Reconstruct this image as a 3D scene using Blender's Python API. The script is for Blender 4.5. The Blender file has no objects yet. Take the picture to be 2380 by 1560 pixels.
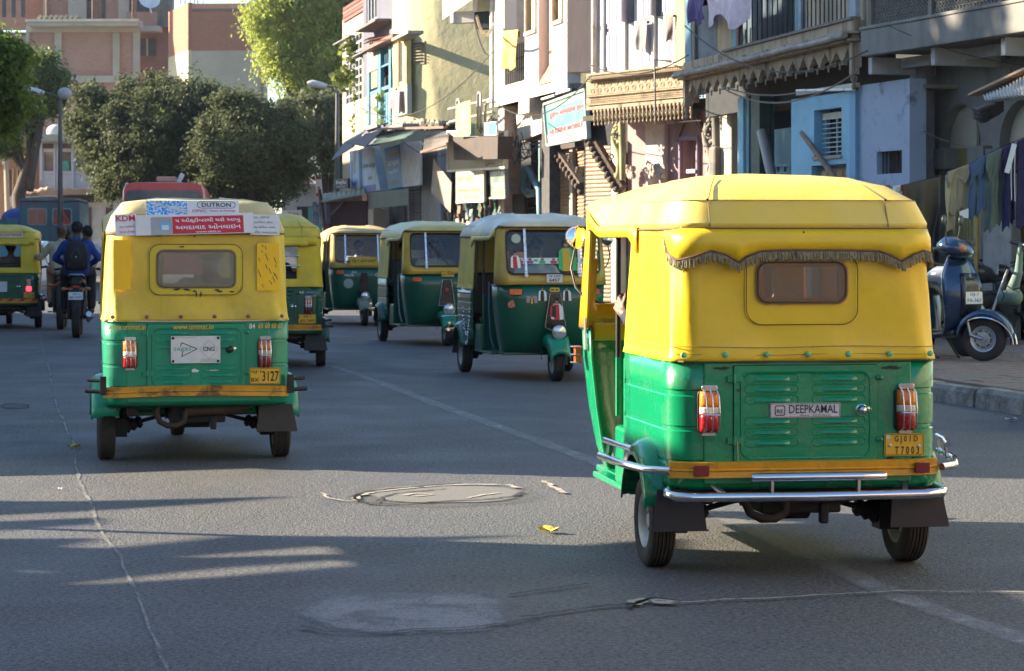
import bpy, math, random
import numpy as np
from mathutils import Vector, Matrix
SC = bpy.context.scene
COL = SC.collection
R = math.radians
sin, cos, PI = math.sin, math.cos, math.pi
# ------------------------------------------------------------------ camera, light, exposure
F = 5619.0            # focal length in units where the picture is 2380 wide
CAMH = 1.43
HZ = 565.0            # row of the horizon
cd = bpy.data.cameras.new('camera')
cam = bpy.data.objects.new('camera', cd)
COL.objects.link(cam)
cam.location = (0, 0, CAMH)
cam.rotation_euler = (R(90), 0, 0)
cd.sensor_width = 36
cd.lens = 36 * F / 2380
cd.shift_y = -(780 - HZ) / 2380
cd.clip_start = 0.1
cd.clip_end = 2000
cd.dof.use_dof = True
cd.dof.focus_distance = 13.5
cd.dof.aperture_fstop = 11.0
SC.camera = cam
SUN_EL, SUN_AZ = 22.0, math.degrees(math.atan2(-0.965, 0.262))   # azimuth from +Y towards +X
w = bpy.data.worlds.new('World')
SC.world = w
w.use_nodes = True
nt = w.node_tree
bgn = nt.nodes['Background']
sky = nt.nodes.new('ShaderNodeTexSky')
sky.sky_type = 'NISHITA'
sky.sun_disc = False
sky.sun_elevation = R(SUN_EL)
sky.sun_rotation = R(SUN_AZ)
sky.air_density = 1.0
sky.dust_density = 0.6
sky.ozone_density = 2.0
sm_ = nt.nodes.new('ShaderNodeMix'); sm_.data_type = 'RGBA'; sm_.blend_type = 'MULTIPLY'; sm_.inputs[0].default_value = 1
sm_.inputs[7].default_value = (.86, 1.0, 1.10, 1)
nt.links.new(sky.outputs[0], sm_.inputs[6]); nt.links.new(sm_.outputs[2], bgn.inputs[0])
bgn.inputs[1].default_value = 0.078
sl = bpy.data.lights.new('sun', 'SUN')
sl.energy = 5.0
sl.angle = R(0.5)
sl.color = (1.0, 0.85, 0.64)
so = bpy.data.objects.new('sun', sl)
COL.objects.link(so)
SUNV = Vector((sin(R(SUN_AZ)) * cos(R(SUN_EL)), cos(R(SUN_AZ)) * cos(R(SUN_EL)), sin(R(SUN_EL))))
so.rotation_euler = SUNV.to_track_quat('Z', 'Y').to_euler()
so.location = SUNV * 80
SC.view_settings.view_transform = 'Standard'
SC.view_settings.look = 'None'
SC.view_settings.exposure = 2.05
SC.view_settings.gamma = 1
SC.cycles.max_bounces = 6
SC.cycles.transparent_max_bounces = 12
SC.cycles.use_denoising = True
# ------------------------------------------------------------------ materials
def _nodes(name):
 m = bpy.data.materials.new(name)
 m.use_nodes = True
 t = m.node_tree
 b = t.nodes['Principled BSDF']
 return m, t, b
def N(t, kind, **kw):
 n = t.nodes.new(kind)
 for k, v in kw.items():
  if k.startswith('i_'):
   key = k[2:]
   key = int(key) if key.isdigit() else key.replace('_', ' ')
   n.inputs[key].default_value = v
  else:
   setattr(n, k, v)
 return n
def noise(t, co, scale, detail=5, rough=.6, dist=0):
 n = N(t, 'ShaderNodeTexNoise')
 n.inputs['Scale'].default_value = scale
 n.inputs['Detail'].default_value = detail
 n.inputs['Roughness'].default_value = rough
 n.inputs['Distortion'].default_value = dist
 t.links.new(co, n.inputs['Vector'])
 return n.outputs['Fac']
def ramp(t, fac, a, b, va=0.0, vb=1.0):
 n = N(t, 'ShaderNodeMapRange')
 n.clamp = True
 t.links.new(fac, n.inputs['Value'])
 n.inputs['From Min'].default_value = a
 n.inputs['From Max'].default_value = b
 n.inputs['To Min'].default_value = va
 n.inputs['To Max'].default_value = vb
 return n.outputs[0]
def mixc(t, fac, a, b):
 n = N(t, 'ShaderNodeMix', data_type='RGBA')
 for i, x in ((0, fac), (6, a), (7, b)):
  if isinstance(x, (int, float)):
   n.inputs[i].default_value = x
  elif isinstance(x, tuple):
   n.inputs[i].default_value = (*x[:3], 1)
  else:
   t.links.new(x, n.inputs[i])
 return n.outputs[2]
def mul(t, a, b):
 n = N(t, 'ShaderNodeMath', operation='MULTIPLY')
 for i, x in ((0, a), (1, b)):
  if isinstance(x, (int, float)):
   n.inputs[i].default_value = x
  else:
   t.links.new(x, n.inputs[i])
 return n.outputs[0]
def obco(t, world=False, stretch=None):
 if world:
  o = N(t, 'ShaderNodeNewGeometry').outputs['Position']
 else:
  o = N(t, 'ShaderNodeTexCoord').outputs['Object']
 if stretch:
  m = N(t, 'ShaderNodeMapping')
  m.inputs['Scale'].default_value = stretch
  t.links.new(o, m.inputs['Vector'])
  o = m.outputs[0]
 return o
_pm = {}
def pm(name, col, rough=.6, metal=0, var=.18, scale=3.0, bump=0.0, bscale=40, coat=0.0,
  dirt=None, damt=.5, dscale=2.2, dlo=.45, dhi=.7, streak=False, spec=.5, world=False, bdist=.01, fine=0.0):
 if name in _pm:
  return _pm[name]
 m, t, b = _nodes(name)
 co = obco(t, world)
 lo = tuple(c * (1 - var) for c in col)
 hi = tuple(min(1, c * (1 + var)) for c in col)
 c = mixc(t, ramp(t, noise(t, co, scale, 6), .3, .7), lo, hi)
 if fine:
  c2 = mixc(t, ramp(t, noise(t, co, scale * 22, 3), .35, .65), tuple(x * (1 - fine) for x in col), tuple(min(1, x * (1 + fine)) for x in col))
  c = mixc(t, .5, c, c2)
 r = rough
 if dirt:
  cs = obco(t, world, (1, 1, .12)) if streak else co
  d = mul(t, ramp(t, noise(t, cs, dscale * (2.5 if streak else 1), 8, .68, .4), dlo, dhi), damt)
  c = mixc(t, d, c, dirt)
  rr = ramp(t, d, 0, 1, rough, min(1, rough + .35))
  t.links.new(rr, b.inputs['Roughness'])
 else:
  t.links.new(ramp(t, noise(t, co, scale * 2, 4), .3, .7, max(0.02, rough - .08), min(1, rough + .08)), b.inputs['Roughness'])
 t.links.new(c, b.inputs['Base Color'])
 b.inputs['Metallic'].default_value = metal
 b.inputs['Specular IOR Level'].default_value = spec
 b.inputs['Coat Weight'].default_value = coat
 b.inputs['Coat Roughness'].default_value = .12
 if bump:
  bn = N(t, 'ShaderNodeBump')
  bn.inputs['Strength'].default_value = bump
  bn.inputs['Distance'].default_value = bdist
  t.links.new(noise(t, co, bscale, 6), bn.inputs['Height'])
  t.links.new(bn.outputs[0], b.inputs['Normal'])
 _pm[name] = m
 return m
def glass(name, tint=(.8, .9, .95), alpha=.35, rough=.03):
 if name in _pm:
  return _pm[name]
 m, t, b = _nodes(name)
 t.nodes.remove(b)
 gl = N(t, 'ShaderNodeBsdfGlossy'); gl.inputs['Roughness'].default_value = rough
 gl.inputs['Color'].default_value = (1, 1, 1, 1)
 tr = N(t, 'ShaderNodeBsdfTransparent'); tr.inputs[0].default_value = (*tint, 1)
 df = N(t, 'ShaderNodeBsdfDiffuse'); df.inputs[0].default_value = (.35, .36, .34, 1)
 fr = N(t, 'ShaderNodeFresnel'); fr.inputs[0].default_value = 1.5
 m1 = N(t, 'ShaderNodeMixShader'); m2 = N(t, 'ShaderNodeMixShader')
 co = obco(t)
 t.links.new(ramp(t, noise(t, co, 5, 6), .35, .75, alpha * .5, alpha), m1.inputs[0])
 t.links.new(tr.outputs[0], m1.inputs[1]); t.links.new(df.outputs[0], m1.inputs[2])
 t.links.new(fr.outputs[0], m2.inputs[0])
 t.links.new(m1.outputs[0], m2.inputs[1]); t.links.new(gl.outputs[0], m2.inputs[2])
 t.links.new(m2.outputs[0], t.nodes['Material Output'].inputs[0])
 _pm[name] = m
 return m
def emit(name, col, s):
 if name in _pm:
  return _pm[name]
 m, t, b = _nodes(name)
 b.inputs['Base Color'].default_value = (*col, 1)
 b.inputs['Emission Color'].default_value = (*col, 1)
 b.inputs['Emission Strength'].default_value = s
 _pm[name] = m
 return m
def leafmat(name, a, b2, trans=.35, rough=.5):
 m, t, b = _nodes(name)
 g = N(t, 'ShaderNodeNewGeometry')
 c = mixc(t, g.outputs['Random Per Island'], a, b2)
 t.links.new(c, b.inputs['Base Color'])
 b.inputs['Roughness'].default_value = rough
 b.inputs['Specular IOR Level'].default_value = .35
 tl = N(t, 'ShaderNodeBsdfTranslucent')
 c2 = mixc(t, .5, c, tuple(min(1, x * 1.6) for x in b2))
 t.links.new(c2, tl.inputs[0])
 mx = N(t, 'ShaderNodeMixShader'); mx.inputs[0].default_value = trans
 t.links.new(b.outputs[0], mx.inputs[1]); t.links.new(tl.outputs[0], mx.inputs[2])
 t.links.new(mx.outputs[0], t.nodes['Material Output'].inputs[0])
 return m
def brickmat(name, c1, c2, mortar, scale=1.0, patch=None):
 m, t, b = _nodes(name)
 co = obco(t)
 sp = N(t, 'ShaderNodeSeparateXYZ'); t.links.new(co, sp.inputs[0])
 ad = N(t, 'ShaderNodeMath', operation='ADD'); t.links.new(sp.outputs[0], ad.inputs[0]); t.links.new(sp.outputs[1], ad.inputs[1])
 cb = N(t, 'ShaderNodeCombineXYZ'); t.links.new(ad.outputs[0], cb.inputs[0]); t.links.new(sp.outputs[2], cb.inputs[1])
 br = N(t, 'ShaderNodeTexBrick')
 br.inputs['Scale'].default_value = 1
 br.inputs['Brick Width'].default_value = .24 * scale
 br.inputs['Row Height'].default_value = .085 * scale
 br.inputs['Mortar Size'].default_value = .009 * scale
 br.inputs['Color1'].default_value = (*c1, 1)
 br.inputs['Color2'].default_value = (*c2, 1)
 br.inputs['Mortar'].default_value = (*mortar, 1)
 t.links.new(cb.outputs[0], br.inputs['Vector'])
 c = mixc(t, mul(t, ramp(t, noise(t, co, .7, 7, .7), .42, .68), .6), br.outputs[0], patch or mortar)
 t.links.new(c, b.inputs['Base Color'])
 b.inputs['Roughness'].default_value = .9
 bn = N(t, 'ShaderNodeBump'); bn.inputs['Strength'].default_value = .5; bn.inputs['Distance'].default_value = .02
 t.links.new(br.outputs['Fac'], bn.inputs['Height']); bn.invert = True
 t.links.new(bn.outputs[0], b.inputs['Normal'])
 return m
# ------------------------------------------------------------------ mesh building
class MB:
 def __init__(s, M=None):
  s.v = []; s.f = []; s.M = M
 def add(s, vs, fs, M=None):
  o = len(s.v)
  M = M if M is not None else s.M
  for p in vs:
   s.v.append(tuple(M @ Vector(p)) if M is not None else tuple(p))
  s.f += [tuple(i + o for i in f) for f in fs]
  return s
 def box(s, x0, x1, y0, y1, z0, z1, M=None):
  v = [(x, y, z) for z in (z0, z1) for y in (y0, y1) for x in (x0, x1)]
  return s.add(v, [(0, 2, 3, 1), (4, 5, 7, 6), (0, 1, 5, 4), (2, 6, 7, 3), (0, 4, 6, 2), (1, 3, 7, 5)], M)
 def bar(s, p0, p1, w, h=None, up=(0, 0, 1)):
  p0, p1 = Vector(p0), Vector(p1)
  h = h or w
  d = (p1 - p0).normalized()
  up = Vector(up)
  if abs(d.dot(up)) > .98:
   up = Vector((1, 0, 0))
  a = d.cross(up).normalized() * w / 2
  b = a.cross(d).normalized() * h / 2
  v = [p + sa * a + sb * b for p in (p0, p1) for sb in (-1, 1) for sa in (-1, 1)]
  return s.add(v, [(0, 2, 3, 1), (4, 5, 7, 6), (0, 1, 5, 4), (2, 6, 7, 3), (0, 4, 6, 2), (1, 3, 7, 5)])
 def tube(s, pts, r, n=8, closed=False, cap=True):
  pts = [Vector(p) for p in pts]
  k = len(pts)
  rs = r if isinstance(r, (list, tuple)) else [r] * k
  rings = []
  prev = None
  for i, p in enumerate(pts):
   if closed:
    d = pts[(i + 1) % k] - pts[i - 1]
   else:
    d = pts[min(i + 1, k - 1)] - pts[max(i - 1, 0)]
   if d.length < 1e-9:
    d = Vector((0, 0, 1))
   d.normalize()
   if prev is None:
    a = d.orthogonal().normalized()
   else:
    a = prev - d * prev.dot(d)
    a = a.normalized() if a.length > 1e-6 else d.orthogonal().normalized()
   prev = a
   b = d.cross(a)
   rings.append([p + rs[i] * (cos(2 * PI * j / n) * a + sin(2 * PI * j / n) * b) for j in range(n)])
  return s.loft(rings, True, cap and not closed, cap and not closed, loop=closed)
 def loft(s, rings, closed=True, cap0=False, cap1=False, loop=False):
  n = len(rings[0])
  v = [p for r in rings for p in r]
  f = []
  m = len(rings)
  for i in range(m if loop else m - 1):
   i2 = (i + 1) % m
   for j in range(n if closed else n - 1):
    j2 = (j + 1) % n
    f.append((i * n + j, i * n + j2, i2 * n + j2, i2 * n + j))
  if cap0: f.append(tuple(range(n - 1, -1, -1)))
  if cap1: f.append(tuple((m - 1) * n + j for j in range(n)))
  return s.add(v, f)
 def lathe(s, prof, n=20, M=None, arc=2 * PI):
  full = abs(arc - 2 * PI) < 1e-6
  rings = [[(r * cos(arc * j / (n if full else n - 1)), r * sin(arc * j / (n if full else n - 1)), h) for j in range(n)] for r, h in prof]
  k = len(rings)
  v = [p for r in rings for p in r]
  f = []
  for i in range(k - 1):
   for j in range(n if full else n - 1):
    j2 = (j + 1) % n
    f.append((i * n + j, i * n + j2, (i + 1) * n + j2, (i + 1) * n + j))
  return s.add(v, f, M)
 def prism(s, pts, h, M=None):
  n = len(pts)
  v = [(x, y, 0) for x, y in pts] + [(x, y, h) for x, y in pts]
  f = [tuple(range(n - 1, -1, -1)), tuple(range(n, 2 * n))]
  f += [(i, (i + 1) % n, n + (i + 1) % n, n + i) for i in range(n)]
  return s.add(v, f, M)
 def ring(s, outer, inner, h, M=None):
  n = len(outer)
  v = [(x, y, z) for z in (0, h) for L in (outer, inner) for x, y in L]
  f = []
  for i in range(n):
   j = (i + 1) % n
   f += [(i, j, n + j, n + i)[::-1], (2 * n + i, 2 * n + j, 3 * n + j, 3 * n + i), (i, j, 2 * n + j, 2 * n + i), (n + i, n + j, 3 * n + j, 3 * n + i)[::-1]]
  return s.add(v, f, M)
 def ball(s, c, r, n=10, m=7, sc=(1, 1, 1)):
  pr = [(max(1e-4, sin(PI * i / m)), -cos(PI * i / m)) for i in range(m + 1)]
  M = Matrix.Translation(c) @ Matrix.Diagonal((r * sc[0], r * sc[1], r * sc[2], 1))
  if s.M is not None: M = s.M @ M
  return s.lathe(pr, n, M)
 def capsule(s, p0, r0, p1, r1, n=10):
  p0, p1 = Vector(p0), Vector(p1)
  d = p1 - p0
  L = d.length
  if L < 1e-6:
   return s.ball(p0, r0)
  pr = [(max(1e-4, r0 * sin(a)), -r0 * cos(a)) for a in (0, .5, 1.0)] + [(r0, 0), (r1, L)] + [(max(1e-4, r1 * cos(a)), L + r1 * sin(a)) for a in (.5, 1.0, PI / 2)]
  M = Matrix.Translation(p0) @ d.to_track_quat('Z', 'Y').to_matrix().to_4x4()
  if s.M is not None: M = s.M @ M
  return s.lathe(pr, n, M)
def rrect(w, h, r, n=5, cx=0, cy=0):
 p = []
 for sx, sy, a0 in ((1, 1, 0), (-1, 1, 90), (-1, -1, 180), (1, -1, 270)):
  for i in range(n + 1):
   a = R(a0 + 90 * i / n)
   p.append((cx + sx * (w / 2 - r) + r * cos(a), cy + sy * (h / 2 - r) + r * sin(a)))
 return p
def frame(o, xax, yax):
 x = Vector(xax).normalized(); y = Vector(yax).normalized(); z = x.cross(y).normalized()
 y = z.cross(x)
 M = Matrix((x, y, z)).transposed().to_4x4()
 M.translation = Vector(o)
 return M
def link(o, parent=None):
 COL.objects.link(o)
 if parent is not None:
  o.parent = parent
 return o
def mk(name, mb, mat, parent=None, smooth=0, bevel=0, M=None, label=None, kind=None, mod=None):
 me = bpy.data.meshes.new(name)
 me.from_pydata([tuple(p) for p in mb.v], [], mb.f)
 me.materials.append(mat)
 if smooth:
  me.polygons.foreach_set('use_smooth', [True] * len(me.polygons))
  me.set_sharp_from_angle(angle=R(smooth))
 me.update()
 o = bpy.data.objects.new(name, me)
 link(o, parent)
 if M is not None:
  o.matrix_local = M
 if bevel:
  b = o.modifiers.new('bevel', 'BEVEL'); b.width = bevel; b.segments = 2; b.limit_method = 'ANGLE'; b.angle_limit = R(40)
  if smooth: b.harden_normals = False
 if label: o['label'] = label
 if kind: o['kind'] = kind
 return o
def tag(o, label=None, cat=None, group=None, kind=None):
 for k, v in (('label', label), ('category', cat), ('group', group), ('kind', kind)):
  if v: o[k] = v
 return o
def empty(name, loc, rz, label, cat, group=None):
 o = bpy.data.objects.new(name, None)
 link(o)
 o.location = loc
 o.rotation_euler = (0, 0, rz)
 o.empty_display_size = .2
 return tag(o, label, cat, group)
_tc = {}
def txt(parent, s, M, w, h, mat, name='lettering', bold=0.0, z=.002):
 key = (s, bold)
 if key not in _tc:
  cu = bpy.data.curves.new('lettering', 'FONT')
  cu.body = s; cu.size = 1; cu.align_x = 'CENTER'; cu.resolution_u = 2; cu.offset = bold
  ob = bpy.data.objects.new('tmp', cu)
  COL.objects.link(ob)
  dg = bpy.context.evaluated_depsgraph_get()
  me = bpy.data.meshes.new_from_object(ob.evaluated_get(dg))
  bpy.data.objects.remove(ob); bpy.data.curves.remove(cu)
  _tc[key] = me
 me = _tc[key].copy()
 n = len(me.vertices)
 if n == 0:
  return None
 co = np.empty(n * 3, 'f'); me.vertices.foreach_get('co', co); co = co.reshape(-1, 3)
 lo, hi = co.min(0), co.max(0)
 c = (lo + hi) / 2
 co[:, 0] = (co[:, 0] - c[0]) * w / max(1e-6, hi[0] - lo[0])
 co[:, 1] = (co[:, 1] - c[1]) * h / max(1e-6, hi[1] - lo[1])
 me.vertices.foreach_set('co', co.ravel())
 me.materials.clear(); me.materials.append(mat)
 o = bpy.data.objects.new(name, me)
 link(o, parent)
 o.matrix_local = M @ Matrix.Translation((0, 0, z))
 return o
def plate(parent, name, M, w, h, mat, t=.004, r=.0, label=None, smooth=0):
 mb = MB()
 mb.prism(rrect(w, h, min(r, w / 2.01, h / 2.01)) if r else [(w / 2, h / 2), (-w / 2, h / 2), (-w / 2, -h / 2), (w / 2, -h / 2)], t)
 return mk(name, mb, mat, parent, M=M, label=label)
def at(px, py, Y):
 return Vector(((px - 1190) * Y / F, Y, CAMH - (py - HZ) * Y / F))
def gnd(px, py, z=0.0):
 Y = F * (CAMH - z) / (py - HZ)
 return Vector(((px - 1190) * Y / F, Y, z))
T = Matrix.Translation
def MR(a, ax): return Matrix.Rotation(R(a), 4, ax)
# ------------------------------------------------------------------ the setting
CHROME = pm('chrome', (.75, .76, .78), .12, 1, .05)
STEEL = pm('dull_steel', (.42, .43, .45), .38, 1, .15)
DARK = pm('black_grime', (.012, .012, .013), .7, 0, .4)
BLACK = pm('black_plastic', (.015, .015, .017), .4)
RUB = pm('tyre_rubber', (.022, .021, .02), .85, 0, .3, 8, .3, 60, dirt=(.12, .10, .08), damt=.35)
TXT_K = pm('lettering_black', (.01, .01, .012), .5, var=.05)
TXT_W = pm('lettering_white', (.75, .75, .75), .5, var=.05)
TXT_R = pm('lettering_red', (.5, .02, .03), .5, var=.1)
TXT_B = pm('lettering_blue', (.02, .08, .35), .5, var=.1)
TXT_Y = pm('lettering_yellow', (.72, .42, .02), .5, var=.2)
SU = Vector((-.2145, .9767, 0))     # along the street, away from the camera
SN = Vector((-.9767, -.2145, 0))    # from the right-hand houses towards the street
KP = Vector((3.8, 22.0, 0))         # foot of the right kerb
def asphalt():
 m, t, b = _nodes('asphalt')
 co = obco(t)
 c = mixc(t, ramp(t, noise(t, co, .35, 5, .6, .5), .3, .7), (.041, .046, .053), (.082, .085, .088))
 c = mixc(t, mul(t, ramp(t, noise(t, obco(t, False, (.9, .12, 1)), 1.6, 6), .48, .72), .5), c, (.115, .108, .098))
 sp = noise(t, co, 130, 2, .7)
 c = mixc(t, ramp(t, sp, .5, .72), mixc(t, ramp(t, sp, .28, .5), (.015, .016, .018), c), (.26, .25, .23))
 c = mixc(t, .7, c, mixc(t, ramp(t, noise(t, co, 42, 4, .9), .40, .60), (.005, .005, .007), (.19, .187, .18)))
 c = mixc(t, mul(t, ramp(t, noise(t, co, 2.3, 8, .75), .58, .8), .5), c, (.04, .04, .042))
 t.links.new(c, b.inputs['Base Color'])
 t.links.new(ramp(t, noise(t, co, 1.2, 5), .3, .7, .56, .8), b.inputs['Roughness'])
 b.inputs['Specular IOR Level'].default_value = .45
 bn = N(t, 'ShaderNodeBump'); bn.inputs['Strength'].default_value = .7; bn.inputs['Distance'].default_value = .007
 vo = N(t, 'ShaderNodeTexVoronoi'); vo.inputs['Scale'].default_value = 90
 t.links.new(co, vo.inputs['Vector'])
 t.links.new(vo.outputs['Distance'], bn.inputs['Height'])
 bn2 = N(t, 'ShaderNodeBump'); bn2.inputs['Strength'].default_value = .3; bn2.inputs['Distance'].default_value = .03
 t.links.new(noise(t, co, 5, 4), bn2.inputs['Height'])
 t.links.new(bn2.outputs[0], bn.inputs['Normal'])
 t.links.new(bn.outputs[0], b.inputs['Normal'])
 return m
mb = MB(); mb.add([(-500, -200, -.012), (500, -200, -.012), (500, 900, -.012), (-500, 900, -.012)], [(0, 1, 2, 3)])
mk('ground', mb, pm('dusty_ground', (.22, .18, .14), .95, var=.3, scale=.5, bump=.4, bscale=12), kind='structure')
a = KP - SU * 45; bq = KP + SU * 66
RW = 16.5
mb = MB()
mb.add([a, bq, bq + Vector((-60, 0, 0)) + SU * 6, KP + SU * 66 + SN * RW, a + SN * RW], [(0, 1, 3, 4)])
mb = MB()
ring = []
for i in range(0, 23):
 p = KP + SU * (-45 + i * 5)
 ring.append([p + SN * (RW * j / 6) for j in range(7)])
mb.loft(ring, closed=False)
road = mk('road', mb, asphalt(), kind='structure')
mb = MB()
mb.add([(-60, 86, -.004), (30, 86, -.004), (40, 150, -.004), (-70, 150, -.004)], [(0, 1, 2, 3)])
mk('far_road', mb, _pm.get('x') or pm('far_asphalt', (.10, .10, .10), .8, var=.2, scale=.4), kind='structure')
# ---- worn marks lying on the asphalt
def soft(name, col, amt, scale=6, lo=.4, hi=.65, rough=.7, cross=None):
 m, t, b = _nodes(name)
 co = obco(t)
 c = mixc(t, ramp(t, noise(t, co, 90, 3), .35, .65), tuple(x * .72 for x in col), col)
 t.links.new(c, b.inputs['Base Color'])
 b.inputs['Roughness'].default_value = rough
 uv = N(t, 'ShaderNodeAttribute', attribute_name='edge')
 fac = mul(t, ramp(t, noise(t, co, scale, 7, .7), lo, hi), amt)
 fac = mul(t, fac, uv.outputs['Fac'])
 fac = mul(t, fac, ramp(t, noise(t, co, 110, 3, .8), .35, .6, .35, 1))
 tr = N(t, 'ShaderNodeBsdfTransparent')
 mx = N(t, 'ShaderNodeMixShader')
 t.links.new(fac, mx.inputs[0]); t.links.new(tr.outputs[0], mx.inputs[1]); t.links.new(b.outputs[0], mx.inputs[2])
 t.links.new(mx.outputs[0], t.nodes['Material Output'].inputs[0])
 return m
def edge_attr(o, vals):
 at_ = o.data.attributes.new('edge', 'FLOAT', 'POINT')
 at_.data.foreach_set('value', vals)
def ribbon(name, pts, wid, mat, z=.004, rough=0.0, seed=0, soft_edge=True, kind='structure', step=.12):
 rnd = random.Random(seed)
 P = [Vector(p) for p in pts]
 fine = []
 for p, q in zip(P, P[1:]):
  k = max(1, int((q - p).length / step))
  fine += [p.lerp(q, i / k) for i in range(k)]
 fine.append(P[-1])
 rows, vals = [], []
 off = 0
 for i, p in enumerate(fine):
  d = (fine[min(i + 1, len(fine) - 1)] - fine[max(i - 1, 0)]).normalized()
  nrm = Vector((-d.y, d.x, 0))
  off = off * .8 + rnd.uniform(-rough, rough)
  ww = wid * (1 + (rnd.uniform(-.4, .5) if rough else 0))
  for j, e in ((-1, 0), (-.45, 1), (.45, 1), (1, 0)):
   q = p + nrm * (off + j * ww / 2)
   rows.append((q.x, q.y, z)); vals.append(e if soft_edge else 1)
 mb = MB()
 n = len(fine)
 mb.add(rows, [(4 * i + j, 4 * i + j + 1, 4 * i + j + 5, 4 * i + j + 4) for i in range(n - 1) for j in range(3)])
 o = mk(name, mb, mat, kind=kind)
 edge_attr(o, vals)
 return o
def blob(name, px0, px1, py0, py1, mat, z=.004, seed=0, rings=6, n=48, jag=.05, soft_edge=.8):
 rnd = random.Random(seed)
 ph = [rnd.uniform(0, 6.3) for _ in range(6)]
 rows, vals = [], []
 cx, cy = (px0 + px1) / 2, (py0 + py1) / 2
 for k in range(rings + 1):
  r = k / rings
  for i in range(n):
   a = 2 * PI * i / n
   w_ = 1 + jag * (sin(3 * a + ph[0]) + sin(5 * a + ph[1]) + .6 * sin(9 * a + ph[2]) + .5 * sin(17 * a + ph[3]))
   ca, sa = cos(a), sin(a)
   se = (abs(ca) ** 2.6 + abs(sa) ** 2.6) ** (-1 / 2.6)
   p = gnd(cx + (px1 - px0) / 2 * r * w_ * ca * se, cy + (py1 - py0) / 2 * r * w_ * sa * se)
   rows.append((p.x, p.y, z)); vals.append(min(1, (1 - r) * rings * soft_edge) if k < rings else 0)
 mb = MB()
 mb.add(rows, [(k * n + i, k * n + (i + 1) % n, (k + 1) * n + (i + 1) % n, (k + 1) * n + i) for k in range(rings) for i in range(n)])
 o = mk(name, mb, mat, kind='structure')
 edge_attr(o, vals)
 return o
JOINT = soft('joint_filler', (.24, .235, .22), 1.3, 3, .25, .55)
ribbon('road_joint', [gnd(*p) for p in ((86, 770), (100, 815), (118, 868), (122, 920), (150, 985), (170, 1030), (176, 1090), (205, 1165), (232, 1230), (262, 1275), (296, 1335), (322, 1385), (333, 1418), (362, 1478), (380, 1525), (405, 1580), (440, 1680))], .026, JOINT, rough=.006, seed=3, step=.1)
WORN = soft('worn_line_paint', (.38, .39, .40), .9, 4, .25, .7)
ribbon('worn_lane_line', [gnd(735, 838), gnd(870, 885), gnd(1020, 942), gnd(1190, 1005), gnd(1330, 1055), gnd(1500, 1120), gnd(1800, 1255), gnd(2110, 1398), gnd(2380, 1490), gnd(2700, 1600)], .17, WORN, seed=4, step=.3)
PATCH = soft('patch_dust', (.25, .255, .26), 1.35, 3.2, .2, .55)
blob('road_patch', 690, 1215, 1378, 1478, PATCH, seed=5, jag=.04)
blob('road_patch', 800, 1260, 1120, 1182, soft('patch_bitumen', (.15, .148, .14), .8, 3, .15, .4), z=.004, seed=8, jag=.03)
CONC = soft('manhole_concrete', (.16, .157, .148), 1.8, 4, .1, .3, .85)
DK = soft('crack_dark', (.018, .017, .016), 1.9, 6, .2, .45)
LT = soft('crack_light', (.42, .38, .31), 1.9, 9, .35, .5)
blob('manhole_cover', 852, 1215, 1131, 1172, CONC, z=.008, seed=12, jag=.02, rings=8, soft_edge=2)
for pts, wd, mt, sd in (
 (((826, 1168), (832, 1157), (868, 1148), (930, 1140), (1010, 1134), (1100, 1130), (1180, 1131), (1205, 1138)), .05, LT, 1),
 (((822, 1160), (845, 1150), (900, 1141), (985, 1134), (1080, 1128)), .05, DK, 2),
 (((870, 1172), (890, 1160), (930, 1150), (985, 1146), (1040, 1140)), .02, DK, 3),
 (((826, 1160), (838, 1170), (880, 1176), (950, 1174), (1040, 1170), (1120, 1166), (1195, 1158), (1215, 1148)), .03, DK, 4),
 (((940, 1156), (970, 1151), (1000, 1154), (960, 1158)), .035, LT, 5),
 (((1090, 1162), (1120, 1154), (1160, 1150)), .03, LT, 6),
 (((748, 1150), (770, 1160), (800, 1168), (820, 1170)), .025, LT, 7),
 (((1268, 1122), (1285, 1133), (1310, 1142), (1318, 1150)), .04, LT, 8),
 (((1210, 1440), (1320, 1425), (1400, 1415), (1470, 1408)), .03, DK, 9),
 (((1470, 1412), (1500, 1400), (1540, 1405), (1565, 1410)), .10, LT, 10),
 (((1462, 1418), (1510, 1394), (1550, 1400), (1572, 1402)), .03, DK, 11),
 (((1560, 1408), (1680, 1399), (1830, 1392), (1980, 1384), (2090, 1379), (2200, 1381), (2400, 1380)), .02, LT, 12),
 (((700, 1462), (760, 1474), (860, 1478), (960, 1470), (1060, 1467), (1180, 1456), (1250, 1440)), .02, DK, 13),
 (((1180, 1388), (1290, 1372), (1370, 1362)), .02, DK, 14)):
 ribbon('road_crack', [gnd(*p) for p in pts], wd, mt, z=.012, rough=.012, seed=sd, soft_edge=True, step=.04)
blob('pothole', 0, 70, 938, 952, soft('pothole_dark', (.035, .033, .03), 1.6, 5, .2, .5), seed=21, z=.004)
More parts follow.
